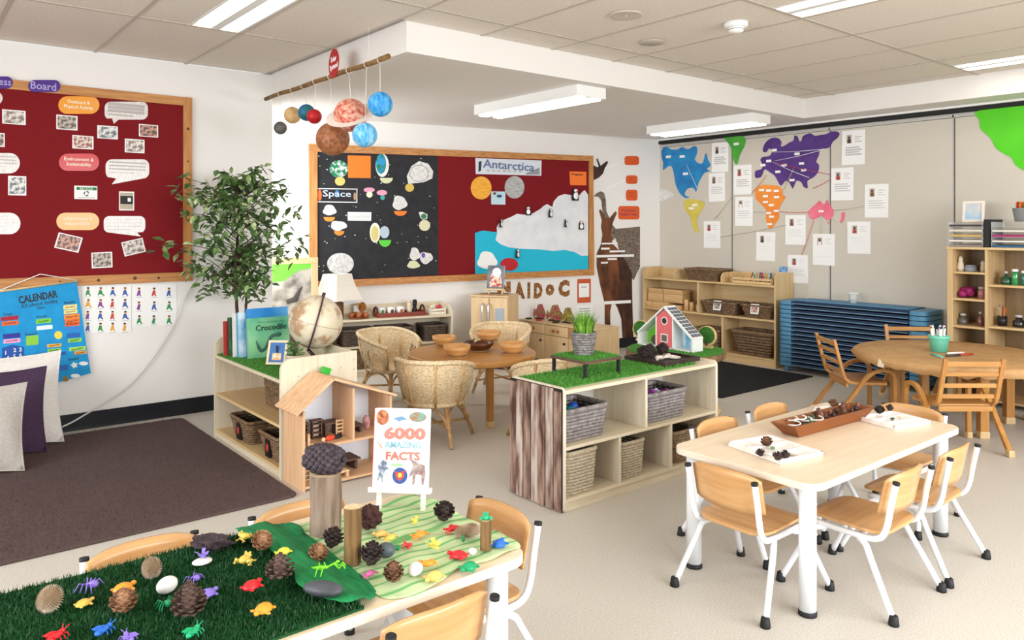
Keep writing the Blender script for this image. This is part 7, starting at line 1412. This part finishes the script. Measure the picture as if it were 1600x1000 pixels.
stone('egg', 'white egg lying on the dark turf', 261, 924, (.030, .022, .021), mat('egg', '#e9e3dc', .35), 'egg', .5, 'white eggs'); stone('egg', 'white egg lying on the sheer green cloth', 649, 896, (.026, .019, .018), mat('egg', '#e9e3dc', .35), 'egg', .5, 'white eggs'); stone('pebble', 'flat white pebble under the purple bug', 316, 880, (.028, .022, .008), mat('egg', '#e9e3dc', .35), 'pebble'); stone('pebble', 'white pebble beside the red turtle', 738, 864, (.013, .012, .010), mat('egg', '#e9e3dc', .35), 'pebble')
M_SLATE = mat('slate', '#4e5157', .5, '#3a3c41', 14); stone('river_stone', 'long dark grey stone on the green felt', 505, 942, (.054, .027, .018), M_SLATE, 'stone', -.9); stone('river_stone', 'blue-grey stone behind the dark open pine cone', 603, 868, (.027, .022, .022), mat('slate_blue', '#5a656c', .5, '#434c52', 14), 'stone', -.6)
def lump(name, label, px, py, s, m, cat, seed, rz=0.):
    r = random.Random(seed); b = MB(); n, k = 22, 14; vs = []
    for i in range(k+1):
        for j in range(n):
            t, a = PI*i/k, 2*PI*j/n; q = 1+.22*math.sin(5*a+3*t+seed)+.16*math.sin(9*t+4*a)+r.uniform(-.07, .07); q = 1+(q-1)*math.sin(t); vs.append((s[0]*q*math.sin(t)*math.cos(a), s[1]*q*math.sin(t)*math.sin(a), s[2]*(1-q*math.cos(t))))
    b.add(vs, [(i*n+j, i*n+(j+1) % n, (i+1)*n+(j+1) % n, (i+1)*n+j) for i in range(k) for j in range(n)]); o = b.build(name, m, label=label, cat=cat, keep=True); o.location = sit(px, py); o.rotation_euler = (0, 0, rz); return o
lump('bark_piece', 'rough dark bark piece on the turf before the chair', 333, 858, (.055, .028, .022), mat('bark_dark', '#43363a', .9, '#2a2022', 40), 'bark', 4, -.75); lump('burr_pod', 'knobbly dark brown burr behind the medium log', 579, 824, (.033, .033, .036), mat('burr', '#4a2a24', .85, '#2e1713', 60, bump=.8), 'seed pod', 7)
# ---- plastic creatures
def creature(kind, color, px, py, s, rz, label, z=None):
    b = MB()
    if kind == 'turtle':
        b.lathe([(1.0, .12), (.95, .35), (.7, .68), (.35, .86), (0, .92)], 16, Matrix.Diagonal((s*.62, s*.78, s*.6, 1))); b.ball((0, s*.88, s*.22), (s*.2, s*.25, s*.18), 10, 7)
        for sx in (-1, 1): b.ball((sx*s*.6, s*.42, s*.1), (s*.26, s*.15, s*.10), 8, 6); b.ball((sx*s*.52, -s*.5, s*.1), (s*.2, s*.15, s*.10), 8, 6)
    elif kind == 'crab':
        b.ball((0, 0, s*.35), (s*.75, s*.5, s*.32), 14, 9)
        for sx in (-1, 1):
            for k in range(3): b.tube([(sx*s*.5, s*(-.3+.25*k), s*.35), (sx*s*.95, s*(-.38+.28*k), s*.38), (sx*s*1.1, s*(-.42+.3*k), .001)], s*.075, 6)
            b.tube([(sx*s*.45, s*.35, s*.35), (sx*s*.8, s*.75, s*.35), (sx*s*.45, s*.95, s*.3)], [s*.09, s*.12, s*.06], 6)
    elif kind == 'spider':
        b.ball((0, -s*.35, s*.5), (s*.42, s*.5, s*.38), 12, 8); b.ball((0, s*.25, s*.42), (s*.26, s*.28, s*.22), 10, 7)
        for sx in (-1, 1):
            for k in range(4): y = s*(-.15+.17*k); b.tube([(sx*s*.15, y, s*.42), (sx*s*.65, y+s*(k-1.5)*.25, s*.78), (sx*s*1.05, y+s*(k-1.5)*.45, .001)], s*.06, 5)
    elif kind == 'bug':
        b.ball((0, -s*.5, s*.3), (s*.26, s*.55, s*.24), 12, 8); b.ball((0, s*.1, s*.32), (s*.22, s*.26, s*.22), 10, 7); b.ball((0, s*.5, s*.34), (s*.2, s*.2, s*.18), 10, 7)
        for sx in (-1, 1):
            b.prism([(0, 0), (sx*s*.5, -s*.1), (sx*s*.62, -s*.75), (sx*s*.2, -s*.8)][::sx], s*.5, s*.55)
            for k in range(3): b.tube([(sx*s*.12, s*(.3-.3*k), s*.28), (sx*s*.5, s*(.38-.36*k), s*.3), (sx*s*.62, s*(.4-.4*k), .001)], s*.05, 5)
            b.tube([(sx*s*.08, s*.62, s*.42), (sx*s*.25, s*.95, s*.6)], s*.035, 5)
    elif kind == 'frog':
        b.ball((0, 0, s*.36), (s*.48, s*.66, s*.36), 12, 8); b.ball((0, s*.55, s*.5), (s*.38, s*.32, s*.26), 10, 7)
        for sx in (-1, 1): b.ball((sx*s*.22, s*.6, s*.74), s*.12, 8, 6); b.tube([(sx*s*.4, -s*.35, s*.3), (sx*s*.85, -s*.05, s*.36), (sx*s*.7, -s*.5, s*.06), (sx*s*.95, -s*.3, s*.04)], [s*.2, s*.14, s*.10, s*.07], 6); b.tube([(sx*s*.36, s*.35, s*.3), (sx*s*.6, s*.55, s*.05), (sx*s*.75, s*.75, s*.03)], s*.09, 6)
    elif kind == 'butterfly':
        b.tube([(0, -s*.6, s*.25), (0, s*.5, s*.3)], [s*.10, s*.13], 7)
        for sx in (-1, 1): b.prism([(0, s*.1), (sx*s*.75, s*.65), (sx*s*.9, s*.2), (sx*s*.4, -s*.05), (sx*s*.7, -s*.5), (sx*s*.3, -s*.6), (0, -s*.2)][::sx], 0, s*.05, Matrix.Translation((0, 0, s*.28)) @ Matrix.Rotation(-sx*.75, 4, 'Y'))
    elif kind == 'mantis':
        b.tube([(-s*1.1, 0, s*.42), (-s*.4, 0, s*.36), (s*.15, 0, s*.40)], [s*.06, s*.17, s*.10], 8); b.tube([(s*.1, 0, s*.4), (s*.75, 0, s*.72)], s*.075, 7); b.ball((s*.85, 0, s*.78), (s*.15, s*.16, s*.10), 8, 6)
        for sy in (-1, 1):
            for x in (-.45, -.05): b.tube([(s*x, sy*s*.1, s*.36), (s*(x-.15), sy*s*.5, s*.55), (s*(x-.3), sy*s*.75, .001)], s*.045, 5)
            b.tube([(s*.6, sy*s*.06, s*.62), (s*.95, sy*s*.25, s*.35), (s*1.2, sy*s*.2, s*.6), (s*1.4, sy*s*.22, s*.3)], s*.06, 5)
    elif kind == 'bird':
        b.ball((0, 0, s*.4), (s*.35, s*.6, s*.35), 12, 8); b.ball((0, s*.5, s*.75), s*.25, 10, 7); b.tube([(0, -s*.4, s*.5), (0, -s*1.0, s*1.1)], [s*.2, s*.05], 7); b.tube([(0, s*.7, s*.75), (0, s*.95, s*.7)], [s*.08, .001], 6)
    p = sit(px, py) if z is None else Vector(z); o = b.build('toy_'+kind, mat('toy_plastic_'+color[1:], color, .3), label=label, cat='toy animal', group='plastic animals on the nature table', keep=True); o.location = p; o.rotation_euler = (0, 0, rz); return o
YL, OR, PU, GN_, RD, BL = '#e6c25a', '#ee9a32', '#8a72d0', '#1f9a62', '#d8262c', '#2a6fd0'
for kind, c, px, py, s, rz, lab in (('spider', PU, 141, 920, .026, .8, 'purple plastic spider beside the orange turtle on the turf'), ('turtle', OR, 192, 922, .034, -1.2, 'orange plastic turtle behind a brown pine cone'), ('turtle', YL, 130, 945, .026, -1.2, 'small yellow plastic turtle on the turf'), ('spider', PU, 304, 908, .020, .5, 'small purple plastic spider behind the rose-shaped cone'), ('spider', GN_, 261, 948, .022, .2, 'green plastic spider beside the rose-shaped cone'),
        ('bug', BL, 164, 988, .030, -.9, 'blue plastic insect on the turf'), ('bug', RD, 90, 998, .032, -.8, 'red plastic insect at the outer turf corner'), ('bug', PU, 200, 1000, .028, .1, 'purple plastic insect at the front edge of the turf'), ('bug', '#1fae72', 303, 991, .030, -.8, 'green plastic insect at the front of the turf'), ('turtle', PU, 324, 930, .030, -1.2, 'purple plastic turtle beside the rose-shaped cone'),
        ('turtle', RD, 393, 930, .033, -1.1, 'red plastic turtle on the dark turf'), ('turtle', OR, 412, 967, .033, 2.2, 'orange plastic turtle at the front of the dark turf'), ('frog', '#d2b552', 382, 891, .030, -.9, 'mustard plastic frog below the reddish pine cone'), ('frog', YL, 383, 853, .026, .6, 'yellow plastic frog half hidden by the reddish cone'), ('turtle', '#d9d24a', 443, 876, .028, 2.0, 'yellow-green plastic turtle on the felt above the closed cone'),
        ('mantis', '#7fe02c', 510, 907, .036, -.55, 'lime green plastic praying mantis on the felt'), ('crab', '#d86aa8', 578, 899, .020, .3, 'small pink plastic crab below the dark open cone'), ('bug', '#1f8a4a', 616, 858, .024, .2, 'green plastic insect beside the red one'), ('bug', RD, 635, 854, .024, -.2, 'slim red plastic insect beside the green one'),
        ('turtle', '#f0b060', 596, 835, .026, 1.0, 'pale orange plastic turtle beside the dark burr'), ('crab', YL, 610, 843, .024, .4, 'yellow plastic crab behind the blue-grey stone'), ('crab', OR, 656, 839, .028, .3, 'orange plastic crab below the yellow bird'), ('bird', '#e9cc4e', 648, 818, .024, -1.0, 'yellow plastic bird with a raised tail'), ('butterfly', '#ead05e', 677, 858, .032, .4, 'yellow plastic butterfly on the sheer cloth'),
        ('crab', OR, 668, 884, .026, -.4, 'orange plastic crab beside the white egg on the cloth'), ('turtle', '#f0c46a', 679, 902, .034, 1.9, 'pale yellow plastic turtle near the front edge of the cloth'), ('crab', RD, 707, 829, .026, .3, 'red plastic crab beside the bristly seed head'), ('turtle', RD, 717, 869, .034, .5, 'red plastic turtle beside a white pebble'), ('turtle', GN_, 733, 887, .034, 1.9, 'green plastic turtle near the cloth edge'), ('bird', '#1f8a52', 724, 846, .018, -.6, 'tiny green plastic bird beside the small log'), ('turtle', BL, 780, 851, .032, -1.0, 'blue plastic turtle at the table corner')):
    creature(kind, c, px, py, s, rz, lab)
creature('butterfly', PU, 317, 872, .026, .4, 'purple plastic bug sitting on a flat white pebble', sit(316, 880)+Vector((0, 0, .013))); creature('frog', '#1fae7a', 0, 0, .022, -.6, 'green plastic frog sitting on the small log', p3+Vector((0, 0, h3)))
